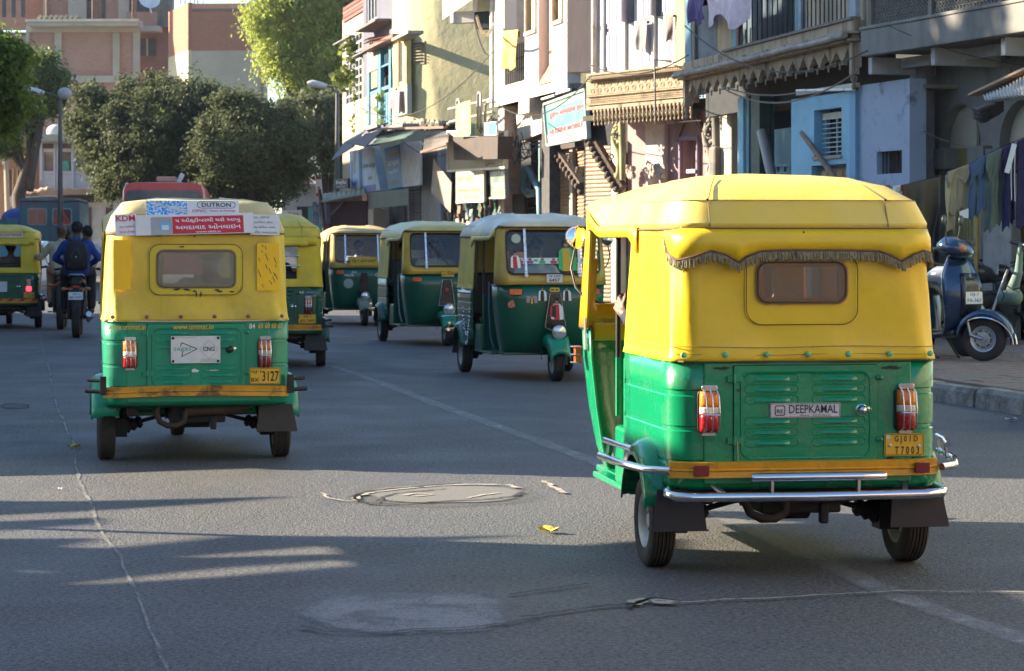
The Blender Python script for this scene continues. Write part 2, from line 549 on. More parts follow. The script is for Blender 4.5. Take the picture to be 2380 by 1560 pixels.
# ---- pavement with kerb and block paving
mb = MB()
rr = []
for s_ in range(-9, 27):
 p = KP + SU * (s_ * 2.5)
 rr.append([p - SN * .16 + Vector((0, 0, .165)), p - SN * 14 + Vector((0, 0, .165))])
mb.loft(rr, closed=False)
mk('pavement', mb, pm('pavement_bed', (.17, .125, .10), .9, var=.25, scale=1.5, bump=.5, bscale=30), kind='structure')
KST = [pm('kerb_concrete', (.24, .225, .19), .9, var=.3, scale=5, bump=1, bscale=16, bdist=.03, dirt=(.06, .05, .04), damt=.85, dscale=3),
  pm('kerb_concrete_pale', (.33, .31, .27), .9, var=.25, scale=5, bump=.8, bscale=22, dirt=(.10, .085, .07), damt=.7, dscale=2)]
kroot = empty('kerb', KP, math.atan2(SU.y, SU.x), 'worn concrete kerb along the right pavement beside the parked scooter', 'kerb')
rnd = random.Random(5)
for i in range(-14, 66):
 mb = MB(); g = .008
 dz = rnd.uniform(-.012, .012); dy = rnd.uniform(-.012, .012)
 mb.loft([[(x, -.17, -.02), (x, dy, -.02), (x, dy - .008, .13 + dz), (x, dy - .035, .17 + dz), (x, -.17, .172 + dz)] for x in (i + g, i + .35, i + .7, i + 1 - g)], True, True, True)
 mk('kerb_stone', mb, KST[i % 3 == 0], kroot)
PAV = [pm('paver_red', (.19, .128, .105), .9, var=.25, scale=9, bump=.5, bscale=60, dirt=(.20, .16, .13), damt=.7, dscale=3),
  pm('paver_grey', (.17, .14, .12), .9, var=.25, scale=9, bump=.5, bscale=60, dirt=(.16, .13, .11), damt=.7, dscale=3)]
proot = empty('paving', KP + Vector((0, 0, .165)), math.atan2(SU.y, SU.x), 'dusty red brick block paving on the right pavement under the scooter', 'paving')
pmesh = []
for k in range(3):
 mb = MB()
 w_, h_ = .288, .188
 mb.loft([[(-w_ / 2, -h_ / 2, 0), (w_ / 2, -h_ / 2, 0), (w_ / 2, h_ / 2, 0), (-w_ / 2, h_ / 2, 0)],
    [(-w_ / 2, -h_ / 2, .014), (w_ / 2, -h_ / 2, .016), (w_ / 2, h_ / 2, .014), (-w_ / 2, h_ / 2, .012 + .002 * k)],
    [(-w_ / 2 + .008, -h_ / 2 + .008, .02), (w_ / 2 - .008, -h_ / 2 + .008, .021), (w_ / 2 - .008, h_ / 2 - .008, .02), (-w_ / 2 + .008, h_ / 2 - .008, .019)]], True, False, True)
 me = bpy.data.meshes.new('paver'); me.from_pydata(mb.v, [], mb.f); me.materials.append(PAV[k % 2])
 pmesh.append(me)
cells = []
for r_ in range(0, 22):
 for c_ in range(-16, 40):
  x = c_ * .3 + (.15 if r_ % 2 else 0); y = -.28 - r_ * .2
  wp = KP + SU * x + SN * y
  px = 1190 + F * wp.x / wp.y
  if 2125 < px < 2410:
   cells.append((wp.y, x, y))
cells.sort()
for k, (d, x, y) in enumerate(cells[:296]):
 o = link(bpy.data.objects.new('paver', pmesh[rnd.randrange(3)]), proot)
 o.location = (x, y, rnd.uniform(-.004, .003)); o.rotation_euler = (rnd.uniform(-.012, .012), rnd.uniform(-.012, .012), rnd.uniform(-.01, .01) + (PI if rnd.random() < .5 else 0))
mb = MB()
for d, x, y in cells[296:]:
 mb.box(x - .143, x + .143, y - .093, y + .093, 0, .019)
if mb.v:
 mk('far_pavers', mb, PAV[0], proot, kind='stuff')
LEAF_Y = pm('dry_leaf_yellow', (.65, .50, .05), .6, var=.3, scale=30)
def litter(px, py, name, label, cat, mat, size=.05, seed=0):
 r_ = random.Random(seed); p = gnd(px, py)
 v = []
 for i in range(9):
  a = 2 * PI * i / 9
  v.append((size * (.5 + .25 * r_.random()) * cos(a) * 1.4, size * .5 * sin(a), .008 + size * .35 * abs(sin(a * 1.5 + seed))))
 mb = MB(); mb.add([(0, 0, .012)] + v + [(0, 0, .007)] + [(x, y, z - .004) for x, y, z in v], [(0, 1 + i, 1 + (i + 1) % 9) for i in range(9)] + [(10, 11 + (i + 1) % 9, 11 + i) for i in range(9)])
 o = mk(name, mb, mat, M=T((p.x, p.y, .004)) @ MR(seed * 47, 'Z'))
 tag(o, label, cat)
litter(1276, 1240, 'fallen_leaf', 'curled yellow leaf on the sunlit asphalt left of the big rickshaw wheel', 'leaf', LEAF_Y, .075, 3)
litter(172, 1043, 'fallen_leaf', 'small yellow leaf lying on the pale joint line in the road', 'leaf', LEAF_Y, .06, 5)
PAPER = pm('paper_scrap', (.75, .75, .75), .8)
litter(140, 1141, 'paper_scrap', 'tiny white paper scrap on the sunlit asphalt at the far left', 'litter', PAPER, .02, 7)
litter(2195, 918, 'paper_scrap', 'pale crumpled scrap at the foot of the kerb', 'litter', pm('straw_scrap', (.5, .45, .3), .8), .06, 9)
litter(2350, 980, 'paper_scrap', 'white paper scrap on the road by the kerb near the right edge', 'litter', PAPER, .06, 11)
# ------------------------------------------------------------------ three-wheeled auto rickshaws
def sm(x):
 x = max(0.0, min(1.0, x)); return x * x * (3 - 2 * x)
def upath(hw, yr, yf, r, xs=(), ns=6, n=7, front=False):
 s = -1 if front else 1
 p = [(-hw, yf + (yr + s * r - yf) * i / ns) for i in range(ns)]
 p += [(-hw + r - r * cos(R(90 * i / n)), yr + s * (r - r * sin(R(90 * i / n)))) for i in range(n + 1)]
 q = list(p)
 inner = sorted(set([round(-hw + r + (2 * hw - 2 * r) * i / 8, 5) for i in range(1, 8)] + list(xs)))
 mid = [(x, yr) for x in inner if abs(x) < hw - r - 1e-4]
 return q + mid + [(-x, y) for x, y in reversed(p)]
def body_shell(mb, levels, yf, r, hole=None, front=False, ns=6, rnd=None, amp=0.0):
 xs = (hole[0], hole[1]) if hole else ()
 ref = levels[0][1]
 rings = []
 cnt = None
 for z, hw, ye in levels:
  base = upath(ref, ye, yf, r, xs, ns, front=front)
  k = hw / ref
  row = []
  for j, (x, y) in enumerate(base):
   kk = k
   if hole and (abs(x - hole[0]) < 1e-4 or abs(x - hole[1]) < 1e-4): kk = 1
   dx = dy = 0
   if rnd and amp:
    dx = amp * sin(j * 1.7 + z * 9 + rnd) ; dy = amp * sin(j * 1.1 + z * 13 + rnd * 2)
   row.append((x * kk + dx, y + dy, z))
  rings.append(row)
 n = len(rings[0])
 v = [p for q in rings for p in q]
 f = []
 for i in range(len(rings) - 1):
  for j in range(n - 1):
   if hole:
    a, b = rings[i][j], rings[i + 1][j + 1]
    cx = (a[0] + rings[i][j + 1][0]) / 2; cz = (a[2] + b[2]) / 2; cy = (a[1] + rings[i][j + 1][1]) / 2
    if hole[0] < cx < hole[1] and hole[2] < cz < hole[3] and abs(cy - levels[i][2]) < .08:
     continue
   q = (i * n + j, i * n + j + 1, (i + 1) * n + j + 1, (i + 1) * n + j)
   f.append(q[::-1] if front else q)
 mb.add(v, f)
 return rings
def full_ring(hwr, hwf, yr, yf, rr, rf, zfun, ns=9, nc=6, ne=6):
 P = []
 def arc(cx, cy, r, a0, a1):
  for i in range(nc + 1):
   a = R(a0 + (a1 - a0) * i / nc); P.append((cx + r * cos(a), cy + r * sin(a)))
 arc(-hwr + rr, yr + rr, rr, 180, 270)
 for i in range(1, ne): P.append((-hwr + rr + (2 * hwr - 2 * rr) * i / ne, yr))
 arc(hwr - rr, yr + rr, rr, 270, 360)
 for i in range(1, ns): P.append((hwr + (hwf - hwr) * i / ns, yr + rr + (yf - rf - yr - rr) * i / ns))
 arc(hwf - rf, yf - rf, rf, 0, 90)
 for i in range(1, ne): P.append((hwf - rf - (2 * hwf - 2 * rf) * i / ne, yf))
 arc(-hwf + rf, yf - rf, rf, 90, 180)
 for i in range(1, ns): P.append((-hwf + (hwr - hwf) * -1 * (1 - (1 - i / ns)) * 1, yf - rf - (yf - rf - yr - rr) * i / ns))
 return [(x, y, zfun(x, y)) for x, y in P]
def solid(o, t=.006, off=-1):
 m = o.modifiers.new('thickness', 'SOLIDIFY'); m.thickness = t; m.offset = off; return o
def wheel(parent, x, y, r=.203, w=.11, rimmat=None, name='wheel', full=None):
 c = Matrix.Translation((x, y, r)) @ MR(90, 'Y')
 mb = MB()
 rr = r * .56
 mb.lathe([(.001, -.03), (.03, -.03), (.035, -.012), (rr * .75, -.008), (rr * .85, -.03), (rr, -w * .42), (rr + .006, -w * .45), (rr + .006, w * .45), (rr, w * .42), (rr * .85, .03), (rr * .75, .008), (.035, .012), (.03, .03), (.001, .03)], 28)
 for s_ in (-1, 1):
  for k in range(4):
   a = PI / 4 + k * PI / 2
   mb.lathe([(.008, 0), (.008, .014 * s_), (.001, .014 * s_)], 6, T((rr * .5 * cos(a), rr * .5 * sin(a), .010 * s_)))
 o = mk(name, mb, rimmat or pm('rim_paint', (.34, .36, .34), .5, .3, dirt=(.07, .06, .05), damt=.7), parent, 35, M=c)
 mb = MB()
 h = w / 2
 prof = [(rr + .004, -h * .8), (rr + .012, -h * .95), (r * .80, -h * 1.06), (r * .93, -h * .98), (r * .985, -h * .80)]
 k = 5
 for i in range(k):
  x0 = -h * .74 + i * (h * 1.48) / k
  x1 = x0 + h * 1.48 / k
  prof += [(r, x0 + .003), (r, x1 - .003), (r - .006, x1 - .002), (r - .006, x1)]
 prof += [(r * .985, h * .80), (r * .93, h * .98), (r * .80, h * 1.06), (rr + .012, h * .95), (rr + .004, h * .8)]
 mb.lathe(prof, 40)
 mk('tyre', mb, RUB, o, 40)
 return o
def lamp_bands(parent, cx, cz, y, mats, w=.088, h=.172, guard=True):
 mb = MB(frame((cx, y, cz), (1, 0, 0), (0, 0, 1)))
 mb.prism(rrect(w + .012, h + .014, .022), .014, mb.M)
 base = mk('tail_light', mb, mats['housing'], parent, bevel=.003)
 zz = [(h / 2, h * .12, mats['amber']), (h * .12, -h * .05, mats['clear']), (-h * .05, -h / 2, mats['red'])]
 for i, (a, b, m) in enumerate(zz):
  mb = MB()
  rows = []
  nn = 9
  for t_ in range(nn):
   xx = -w / 2 + w * t_ / (nn - 1)
   rows.append(xx)
  prof = []
  for k in range(5):
   z_ = a + (b - a) * k / 4
   e = 1.0
   if i == 0: e = min(1, .55 + .45 * sqrt01((a - z_) / .03))
   if i == 2: e = min(1, .55 + .45 * sqrt01((z_ - b) / .03))
   prof.append([(cx + xx * (.86 + .14 * e), y - .014 - .034 * e * (1 - (abs(xx) / (w / 2)) ** 4 * .75), cz + z_) for xx in rows])
  mb.loft(prof, closed=False)
  o = mk('lens', mb, m, base, 60)
  solid(o, .004, 1)
 if guard:
  mb = MB()
  for k in (-1, 0, 1):
   xx = cx + k * w * .33
   mb.tube([(xx, y - .004, cz + h / 2 + .02), (xx + .004, y - .055, cz + h / 2 - .012), (xx + .006, y - .066, cz), (xx + .004, y - .06, cz - h / 2 + .01), (xx, y - .004, cz - h / 2 - .01)], .0028, 6)
  mb.tube([(cx - w * .36, y - .067, cz - .01), (cx + w * .40, y - .067, cz - .012)], .0026, 6)
  mk('lamp_guard', mb, CHROME, base, 60)
  mb = MB(frame((cx, y - .012, cz + h / 2 + .014), (1, 0, 0), (0, 0, 1)))
  mb.prism(rrect(w * .8, .026, .01), .012, mb.M)
  mk('guard_plate', mb, STEEL if mats.get('old') else CHROME, base, bevel=.002)
  if not mats.get('old'):
   mb = MB(frame((cx, y - .004, cz - h / 2 - .008), (1, 0, 0), (0, 0, 1)))
   mb.prism(rrect(w * .7, .018, .006), .010, mb.M)
   mk('guard_plate', mb, STEEL, base)
 return base
def sqrt01(x):
 return math.sqrt(max(0, min(1, x)))
def rickshaw(label, X, Y, th, o):
 rt = empty('auto_rickshaw', (X, Y, 0), R(th), label, 'auto rickshaw', 'green and yellow auto rickshaws in the street')
 HOOD, GREEN, STRIP, FRAME_ = o['hood'], o['green'], o['strip'], o['frame']
 seed = o.get('seed', 1)
 rear = o.get('rear', 'window')
 amp = o.get('amp', .002)
 hw0, hw1 = .60, .565
 zb = o.get('zb', .925)
 if rear == 'window':
  wx, wz, ww, wh = o.get('win', (-.025, 1.262, .39, .17))
  hole = (wx - ww / 2 + .03, wx + ww / 2 - .03, wz - wh / 2 + .02, wz + wh / 2 - .02)
 else:
  hole = (-.34, .30, 1.02, 1.385)
 zs = sorted(set([zb, zb + .03, zb + .10, hole[2], (hole[2] + hole[3]) / 2, hole[3], 1.42, 1.50]))
 mb = MB()
 yf = .55
 lv = [(z, hw0 + (hw1 - hw0) * ((z - zb) / (1.5 - zb)) ** .8 + (.006 if z == zb else 0), -.428 - (.008 if z < zb + .05 else 0) + .012 * (z - zb)) for z in zs]
 if not o.get('bare_side'):
  body_shell(mb, lv, yf, .13, hole, rnd=seed, amp=amp)
 hd = mk('hood', mb, HOOD, rt, 50); solid(hd, .007)
 sub = hd.modifiers.new('sub', 'SUBSURF'); sub.levels = 1; sub.render_levels = 1; sub.subdivision_type = 'SIMPLE'
 yF = 1.86
 dropf = lambda y: sm((y - .9) / 1.0)
 wob = lambda x, y: o.get('wob', .004) * (sin(y * 11 + x * 3 + seed) + .7 * sin(y * 23 + x * 7))
 top = o.get('top', 1.75)
 levels = [(0, 0, 0, lambda x, y: 1.49 + .105 * sm((y - 1.25) / .5)),
    (-.004, 0, 0, lambda x, y: 1.515 + .10 * sm((y - 1.25) / .5)),
    (.032, .055, .035, lambda x, y: 1.612 - .0 * dropf(y) + .035 * sm((y - 1.3) / .5)),
    (.13, .20, .11, lambda x, y: 1.672 + .01 * (1 - dropf(y)) + wob(x, y) * .6),
    (.22, .40, .26, lambda x, y: 1.715 + (top - 1.75) - .02 * dropf(y) + wob(x, y)),
    (.36, .60, .50, lambda x, y: top - .008 - .035 * dropf(y) + wob(x, y) * .7)]
 if o.get('steep'): levels[3] = (.10, .112, .11, lambda x, y: 1.698 - .01 * dropf(y)); levels[4] = (.2, .36, .26, levels[4][3])
 rings = []
 for ins, ir, if_, zf in levels:
  rings.append(full_ring(hw1 + .008 - ins, .555 - ins, -.432 + ir, yF - if_, .15 if ins < .1 else .13, .14, zf))
 mb = MB(); mb.loft(rings, True, False, True)
 rf = mk('roof', mb, o.get('roofmat', HOOD), rt, 28 if o.get('facet', 1) else 60); solid(rf, .008)
 mb = MB(); mb.tube([(x * 1.004, y, z) for x, y, z in rings[0]], .0055, 6, closed=True)
 mk('piping', mb, o.get('pipemat', pm('brown_piping', (.12, .07, .04), .8)), rt, 60)
 if o.get('seams', True):
  mb = MB()
  for sx in (-.43, .36):
   mb.tube([(sx, -.437, 1.50), (sx * .99, -.384, 1.616), (sx * .86, -.22, 1.685), (sx * .72, -.02, 1.722)], .003, 5)
  mb.tube([(p[0], p[1] - .003, p[2] + .002) for p in rings[2][-3:] + rings[2][:22]], .0022, 5)
  mk('seam', mb, pm('seam_thread', (.25, .18, .06), .8), rt)
  for bx_, by_, bz_ in ((-.43, -.388, 1.616), (.36, -.388, 1.616), (-.02, -.442, 1.475)):
   mb = MB(); mb.ball((bx_, by_, bz_), .006, 8, 5); mk('rivet', mb, DARK, rt)
 for s_ in (-1, 1):
  mb = MB(); rows = []
  for i in range(25):
   y = .36 + (1.62 - .36) * i / 24
   k = i / 24
   dep = .012 + .075 * max(0, 1 - (k / .16)) + .03 * max(0, (k - .9) / .1) + .012 * abs(sin(k * PI * 5)) * o.get('scal', .3)
   x = s_ * (hw1 + .012 + (.555 - hw1) * k)
   z0 = 1.505 + .10 * sm((y - 1.25) / .5)
   rows.append([(x, y, z0), (x + s_ * .004, y, z0 - .02 - dep * .5), (x, y, z0 - .035 - dep - .02 * sm((y - 1.25) / .5))])
  mb.loft(rows, closed=False)
  solid(mk('side_valance', mb, HOOD, rt, 60), .005)
  mb = MB(); mb.tube([r_[2] for r_ in rows], .0035, 5); mk('piping', mb, o.get('pipemat', _pm['brown_piping']), rt)
 if rear == 'window':
  fw, fh = o.get('winf', (ww + .12, wh + .13))
  fx, fz = o.get('winfc', (wx, wz - .01))
  mb = MB()
  Mf = frame((fx, -.424, fz), (1, 0, 0), (0, 0, 1))
  inner = rrect(ww, wh, .045, 6, wx - fx, wz - fz)
  mb.ring(rrect(fw, fh, .07, 6), inner, o.get('wthick', .012), Mf)
  mk('window_surround', mb, o.get('surround', HOOD), rt, bevel=.002)
  mb = MB(); mb.prism(rrect(ww + .02, wh + .02, .05, 6), .003, frame((wx, -.434, wz), (1, 0, 0), (0, 0, 1)))
  wn = mk('rear_window', mb, o.get('plastic', glass('hood_plastic', (.75, .72, .68), .45, .12)), rt)
  mb = MB()
  mb.tube([(fx + x, -.4405, fz + z) for x, z in rrect(fw * .985, fh * .975, .068, 6)], .0022, 5, closed=True)
  mb.tube([(wx + x, -.442, wz + z) for x, z in rrect(ww, wh, .045, 6)], .0035, 5, closed=True)
  mk('window_stitching', mb, pm('stitch', (.10, .08, .03), .8), rt)
 else:
  mb = MB()
  for k in range(3):
   x0, x1 = hole[0] - .02, hole[1] + .10
  mb.tube([(hole[0] - .03 + (hole[1] - hole[0] + .16) * i / 12, -.452, hole[3] + .035 + .004 * sin(i * 2)) for i in range(13)], [.03 + .003 * sin(i * 1.9) for i in range(13)], 10)
  mk('rolled_flap', mb, HOOD, rt, 60)
  mb = MB()
  for k in range(14):
   x = hole[0] + (hole[1] - hole[0]) * (k + .5) / 14
  for zz in ((1.28, 1.17) if o.get('bars', 1) else ()):
   mbb = MB(); mbb.tube([(hole[0] - .02, -.445, zz), (hole[1] + .02, -.445, zz)], .009, 8)
   for e in (hole[0] - .02, hole[1] + .02): mbb.ball((e, -.445, zz), .014, 8, 6)
   mk('window_bar', mbb, CHROME, rt, 60)
  mb = MB(); rows = []; low = []
  for i in range(49):
   x = -.53 + 1.06 * i / 48
   s1 = abs(sin((x + .53) * PI / .42))
   z_ = 1.43 - .03 * s1
   rows.append([(x, -.437, 1.5), (x, -.446, z_)]); low.append((x, -.448, z_))
  mb.loft(rows, closed=False); solid(mk('rear_valance', mb, HOOD, rt, 60), .004)
  mb = MB(); mb.tube(low, .003, 5); mk('piping', mb, _pm['brown_piping'], rt)
 G = GREEN
 bl = []
 for z, d in ((.375, .02), (.40, .004), (.485, 0), (.49, .006), (.50, .006), (.505, 0), (.625, 0), (.63, .005), (.645, .005), (.65, 0), (.775, 0), (.78, .006), (.80, .006), (.805, 0), (zb + .01, 0)):
  bl.append((z, .60 - d, -.42 + d))
 mb = MB(); body_shell(mb, bl, .54, .12)
 bd = mk('body_panel', mb, G, rt, 40); solid(bd, .01)
 mb = MB(); mb.box(-.455, .465, -.428, -.41, .40, zb - .004)
 mk('rear_panel', mb, G, rt, bevel=.006)
 if o.get('btns') is not None:
  for i in range(o.get('nb', 7)):
   x = -.545 + i * 1.09 / (o.get('nb', 7) - 1)
   mb = MB(frame((x, -.438, zb + .028), (1, 0, 0), (0, 0, 1))); mb.lathe([(.013, 0), (.013, .006), (.010, .009), (.001, .010)], 12, mb.M)
   mk('snap_button', mb, o['btns'], rt, 40)
  mb = MB(); mb.tube([(-.60, -.2, zb + .001), (-.598, -.33, zb), (-.545, -.432, zb), (0, -.445, zb - .003), (.545, -.432, zb), (.598, -.33, zb), (.60, -.2, zb)], .004, 5)
  mk('hem', mb, o.get('hem', _pm['brown_piping']), rt)
 dx0, dx1, dz0, dz1 = -.325, .31, .482, .905
 yd = -.434
 mb = MB(frame(((dx0 + dx1) / 2, -.428, (dz0 + dz1) / 2), (1, 0, 0), (0, 0, 1)))
 mb.prism(rrect(dx1 - dx0, dz1 - dz0, .006, 2), .008, mb.M)
 dr = mk('engine_door', mb, G, rt, bevel=.002)
 mb = MB(); c0 = ((dx0 + dx1) / 2, (dz0 + dz1) / 2)
 mb.tube([(c0[0] + x, yd - .002, c0[1] + z) for x, z in rrect(.57, .365, .04, 5)], .0055, 6, closed=True)
 mk('pressed_rim', mb, G, dr, 60)
 mb = MB()
 for q in ((dx0, dz0, dx0, dz1), (dx1, dz0, dx1, dz1), (dx0, dz1, dx1, dz1), (dx0, dz0, dx1, dz0)):
  mb.bar((q[0], -.4265, q[1]), (q[2], -.4265, q[3]), .006, .006)
 mk('door_gap', mb, DARK, rt)
 lm = None
 rowsz = o.get('rows', (.851, .806, .761, .668, .622, .577))
 for cxx in (-.158, .140):
  for zz in rowsz:
   if lm is None:
    mb = MB()
    mb.tube([(x, -.0005, z) for x, z in rrect(.235, .034, .016, 5)], .0042, 6, closed=True)
    v = []
    for i in range(9):
     t_ = i / 8; x = -.082 + .164 * t_; h = math.sin(PI * t_) ** .35 if 0 < t_ < 1 else .05
     v.append([(x, .001, -.009), (x, -.014 * h, -.008), (x, -.010 * h, .003), (x, .001, .010)])
    mb.loft(v, closed=False, )
    l0 = mk('louvre', mb, G, dr, 50); lm = l0.data
    l0.location = (cxx, yd, zz)
   else:
    l1 = link(bpy.data.objects.new('louvre', lm), dr); l1.location = (cxx, yd, zz)
 for zz in (.585, .85):
  mb = MB(); mb.box(dx0 - .03, dx0 + .035, -.443, -.428, zz - .014, zz + .014); mb.tube([(dx0, -.446, zz - .018), (dx0, -.446, zz + .018)], .007, 8)
  mk('hinge', mb, G, rt, bevel=.002)
  mb = MB(); mb.tube([(dx1 - .006, -.44, zz - .0), (dx1 + .016, -.44, zz)], .010, 8); mb.ball((dx1 + .012, -.446, zz), .012, 8, 6)
  mk('door_catch', mb, G, rt, 50)
 kx, kz = o.get('knob', (.238, .712))
 mb = MB(frame((kx, yd, kz), (1, 0, 0), (0, 0, 1))); mb.lathe([(.024, 0), (.026, .004), (.02, .008), (.016, .022), (.019, .032), (.012, .040), (.001, .042)], 18, mb.M)
 mk('door_knob', mb, o.get('knobmat', CHROME), dr, 60)
 mb = MB(frame((kx + .034, yd, kz + .003), (1, 0, 0), (0, 0, 1))); mb.lathe([(.011, 0), (.011, .006), (.001, .007)], 12, mb.M)
 mk('lock', mb, CHROME, dr, 60)
 lamp_bands(rt, -.435, .712, -.428, o['lamps'])
 lamp_bands(rt, .435, .712, -.428, o['lampsr'] if 'lampsr' in o else o['lamps'])
 mb = MB()
 bend = o.get('bend', 0)
 rows = []
 for i in range(13):
  k = i / 12; x = -.60 + 1.19 * k
  yy = -.435 + (.05 if i in (0, 12) else 0); zz = bend * sin(k * PI)
  rows.append([(x, yy, .425 + zz), (x, yy - .028, .43 + zz), (x, yy - .022, .455 + zz), (x, yy - .030, .462 + zz), (x, yy - .022, .469 + zz), (x, yy - .026, .495 + zz), (x, yy, .498 + zz)])
 mb.loft(rows, True, True, True)
 mk('rubbing_strip', mb, STRIP, rt, 30)
 pc, pz, pw, ph = o.get('plate', (.43, .560, .178, .096))
 if o.get('rplate'):
  pl = plate(rt, 'number_plate', frame((pc, -.432, pz), (1, 0, 0), (0, 0, 1)), pw, ph, o['platemat'], .006, .008)
  t1, t2 = o['rplate'][:2]
  Mp = frame((0, 0, .006), (1, 0, 0), (0, 1, 0))
  for s_, (tx, ty, tw, tht) in o['rplate'][2:]:
   txt(pl, s_, Mp @ T((tx, ty, 0)), tw, tht, TXT_K, bold=.012)
  mb = MB(); mb.tube([(x, y, .007) for x, y in rrect(pw - .008, ph - .008, .006, 3)], .0012, 4, closed=True); mk('plate_rim', mb, TXT_K, pl)
 if o.get('bumper'):
  mb = MB(); mb.tube([(-.60, -.38, .37), (-.615, -.45, .362), (-.59, -.505, .358), (-.5, -.515, .355), (0, -.52, .352), (.5, -.515, .355), (.575, -.505, .358), (.60, -.45, .362), (.59, -.38, .37)], .021, 12)
  bp = mk('bumper_bar', mb, CHROME, rt, 60)
  mb = MB(); mb.tube([(-.27, -.515, .435), (-.262, -.515, .435), (.315, -.515, .435), (.323, -.515, .435)], [.015, .019, .019, .015], 12)
  for i in range(34):
   x = -.13 + i * .0105
   mb.tube([(x, -.515, .435), (x + .005, -.515, .435)], .0205, 10)
  bb = mk('light_bar', mb, CHROME, rt, 50)
  for x in (-.18, .20): mk('bumper_bracket', MB().bar((x, -.515, .37), (x, -.515, .42), .03, .012), STEEL, bp)
  for x in (-.42, .44): mk('bumper_stay', MB().bar((x, -.42, .40), (x - .03 * (1 if x > 0 else -1), -.51, .37), .022, .012), STEEL, bp)
  for x in (-.475, .50):
   mb = MB(frame((x, -.462, .462), (1, 0, 0), (0, 0, 1))); mb.prism(rrect(.066, .045, .006, 3), .014, mb.M)
   mk('reflector', mb, o['lamps']['reddark'], rt, bevel=.002)
 for s_ in (-1, 1):
  mb = MB(); rows = []
  for i in range(15):
   a = R(14 + 152 * i / 14)
   cy, cz = cos(a) * .285, .215 + (.35 if sin(a) > 0 else .16) * sin(a)
   e = (cos(a), sin(a))
   rows.append([(s_ * .50, cy, cz), (s_ * .58, cy, cz + .006), (s_ * .635, cy * .985, cz - .004), (s_ * .668, cy * .94, cz - .028 * max(.3, e[1])), (s_ * .675, cy * .88, cz - .07 * max(.3, e[1]))])
  mb.loft(rows, closed=False)
  solid(mk('mudguard', mb, G, rt, 60), .008, 0)
  mb = MB(); mb.box(s_ * .47 - .07 if s_ > 0 else -.615, s_ * .47 + .145 if s_ > 0 else -.42, -.40, -.39, .19 if s_ < 0 else .215, .40)
  if not (o.get('oneflap') and s_ < 0):
   mb = MB()
   x0, x1 = (.385, .64) if s_ > 0 else (-.665, -.43)
   mb.prism([(x0 + .02, .17), (x1 - .02, .17), (x1 + .012 * s_ * (s_ > 0), 0), (x1 + .012, -.01), (x0 + .0, -.01)], .007, frame((0, -.375, .205), (1, 0, 0), (0, .12, 1)))
   mk('mud_flap', mb, pm('rubber_flap', (.03, .03, .031), .8, dirt=(.12, .1, .08), damt=.35), rt, bevel=.002)
  wheel(rt, s_ * .575, 0)
  mb = MB()
  mb.tube([(s_ * .12, -.02, .30), (s_ * .22, -.02, .285), (s_ * .40, 0, .235)], .013, 8)
  mb.tube([(s_ * (.34 + .02 * k), 0, .25 - .006 * k) for k in range(7)], [.028 + .014 * (k % 2) + .002 * k for k in range(7)], 12)
  mb.tube([(s_ * (.13 + .015 * k), -.02, .30) for k in range(5)], [.04 - .008 * (k % 2) for k in range(5)], 12)
  mb.box(min(s_ * .44, s_ * .53), max(s_ * .44, s_ * .53), -.06, .06, .15, .27)
  mb.tube([(s_ * .46, .03, .25), (s_ * .42, .0, .46)], .035, 10)
  mk('drive_shaft', mb, DARK, rt, 50)
 mb = MB()
 mb.box(-.17, .19, -.30, .05, .255, .40); mb.box(-.52, .52, -.36, .5, .36, .40); mb.tube([(-.1, -.1, .26), (.1, -.1, .26)], .05, 10)
 mb.box(.09, .13, -.32, -.28, .21, .30); mb.box(-.45, -.38, -.3, -.2, .30, .38)
 mk('engine', mb, DARK, rt, bevel=.01)
 mb = MB(); mb.tube([(-.25, -.33, .37), (-.262, -.37, .32), (-.24, -.38, .27), (-.19, -.385, .245), (-.13, -.385, .245), (-.085, -.38, .27), (-.075, -.36, .33)], .019, 10)
 mb.tube([(-.075, -.33, .33), (.25, -.33, .345), (.34, -.30, .37)], .035, 10)
 mk('exhaust_pipe', mb, pm('rusty_pipe', (.045, .032, .024), .8, .3, .4, 12), rt, 60)
 mb = MB(); mb.box(-.50, .50, .30, 1.75, .262, .29); mb.box(-.575, -.48, .55, 1.45, .258, .285); mb.box(.48, .575, .55, 1.45, .258, .285)
 mb.box(-.50, .50, -.40, .32, .40, .42)
 mk('floor', mb, G, rt, bevel=.006)
 mb = MB(); mb.box(-.50, .50, .50, .53, .29, .62)
 mk('partition', mb, G, rt, bevel=.004)
 mb = MB(); mb.box(-.535, .535, .86, .885, .29, .88); mb.box(-.30, .30, .886, 1.28, .29, .55)
 mk('driver_partition', mb, G, rt, bevel=.006)
 for s_ in (-1, 1):
  mb = MB(); mb.box(s_ * .545 - .03, s_ * .545 + .03, .54, .90, .28, .56)
  mk('side_sill', mb, G, rt, bevel=.02)
  mb = MB(); mb.tube([(s_ * .55, .93, .60), (s_ * .55, .93, .88)], .014, 8); mk('pole_foot', mb, G, rt)
  mb = MB(); mb.tube([(s_ * .55, .93, .85), (s_ * .55, .93, 1.2), (s_ * .545, .95, 1.52)], .0135, 8)
  mk('grab_pole', mb, o.get('polemat', BLACK), rt, 60)
  mb = MB(); mb.tube([(s_ * .56, .56, .93), (s_ * .55, .56, 1.50)], .016, 8); mk('hood_hoop', mb, o.get('polemat', BLACK), rt)
 SEAT = o.get('seatmat', pm('seat_vinyl_black', (.02, .02, .022), .45))
 mb = MB(); mb.box(-.50, .50, .02, .46, .52, .63); mk('passenger_seat', mb, SEAT, rt, bevel=.03)
 mb = MB(); mb.add([], []); mb.box(-.50, .50, -.16, -.04, .62, 1.10); mk('seat_back', mb, SEAT, rt, bevel=.03)
 mb = MB(); mb.box(-.30, .30, .90, 1.24, .55, .63); mk('driver_seat', mb, SEAT, rt, bevel=.025)
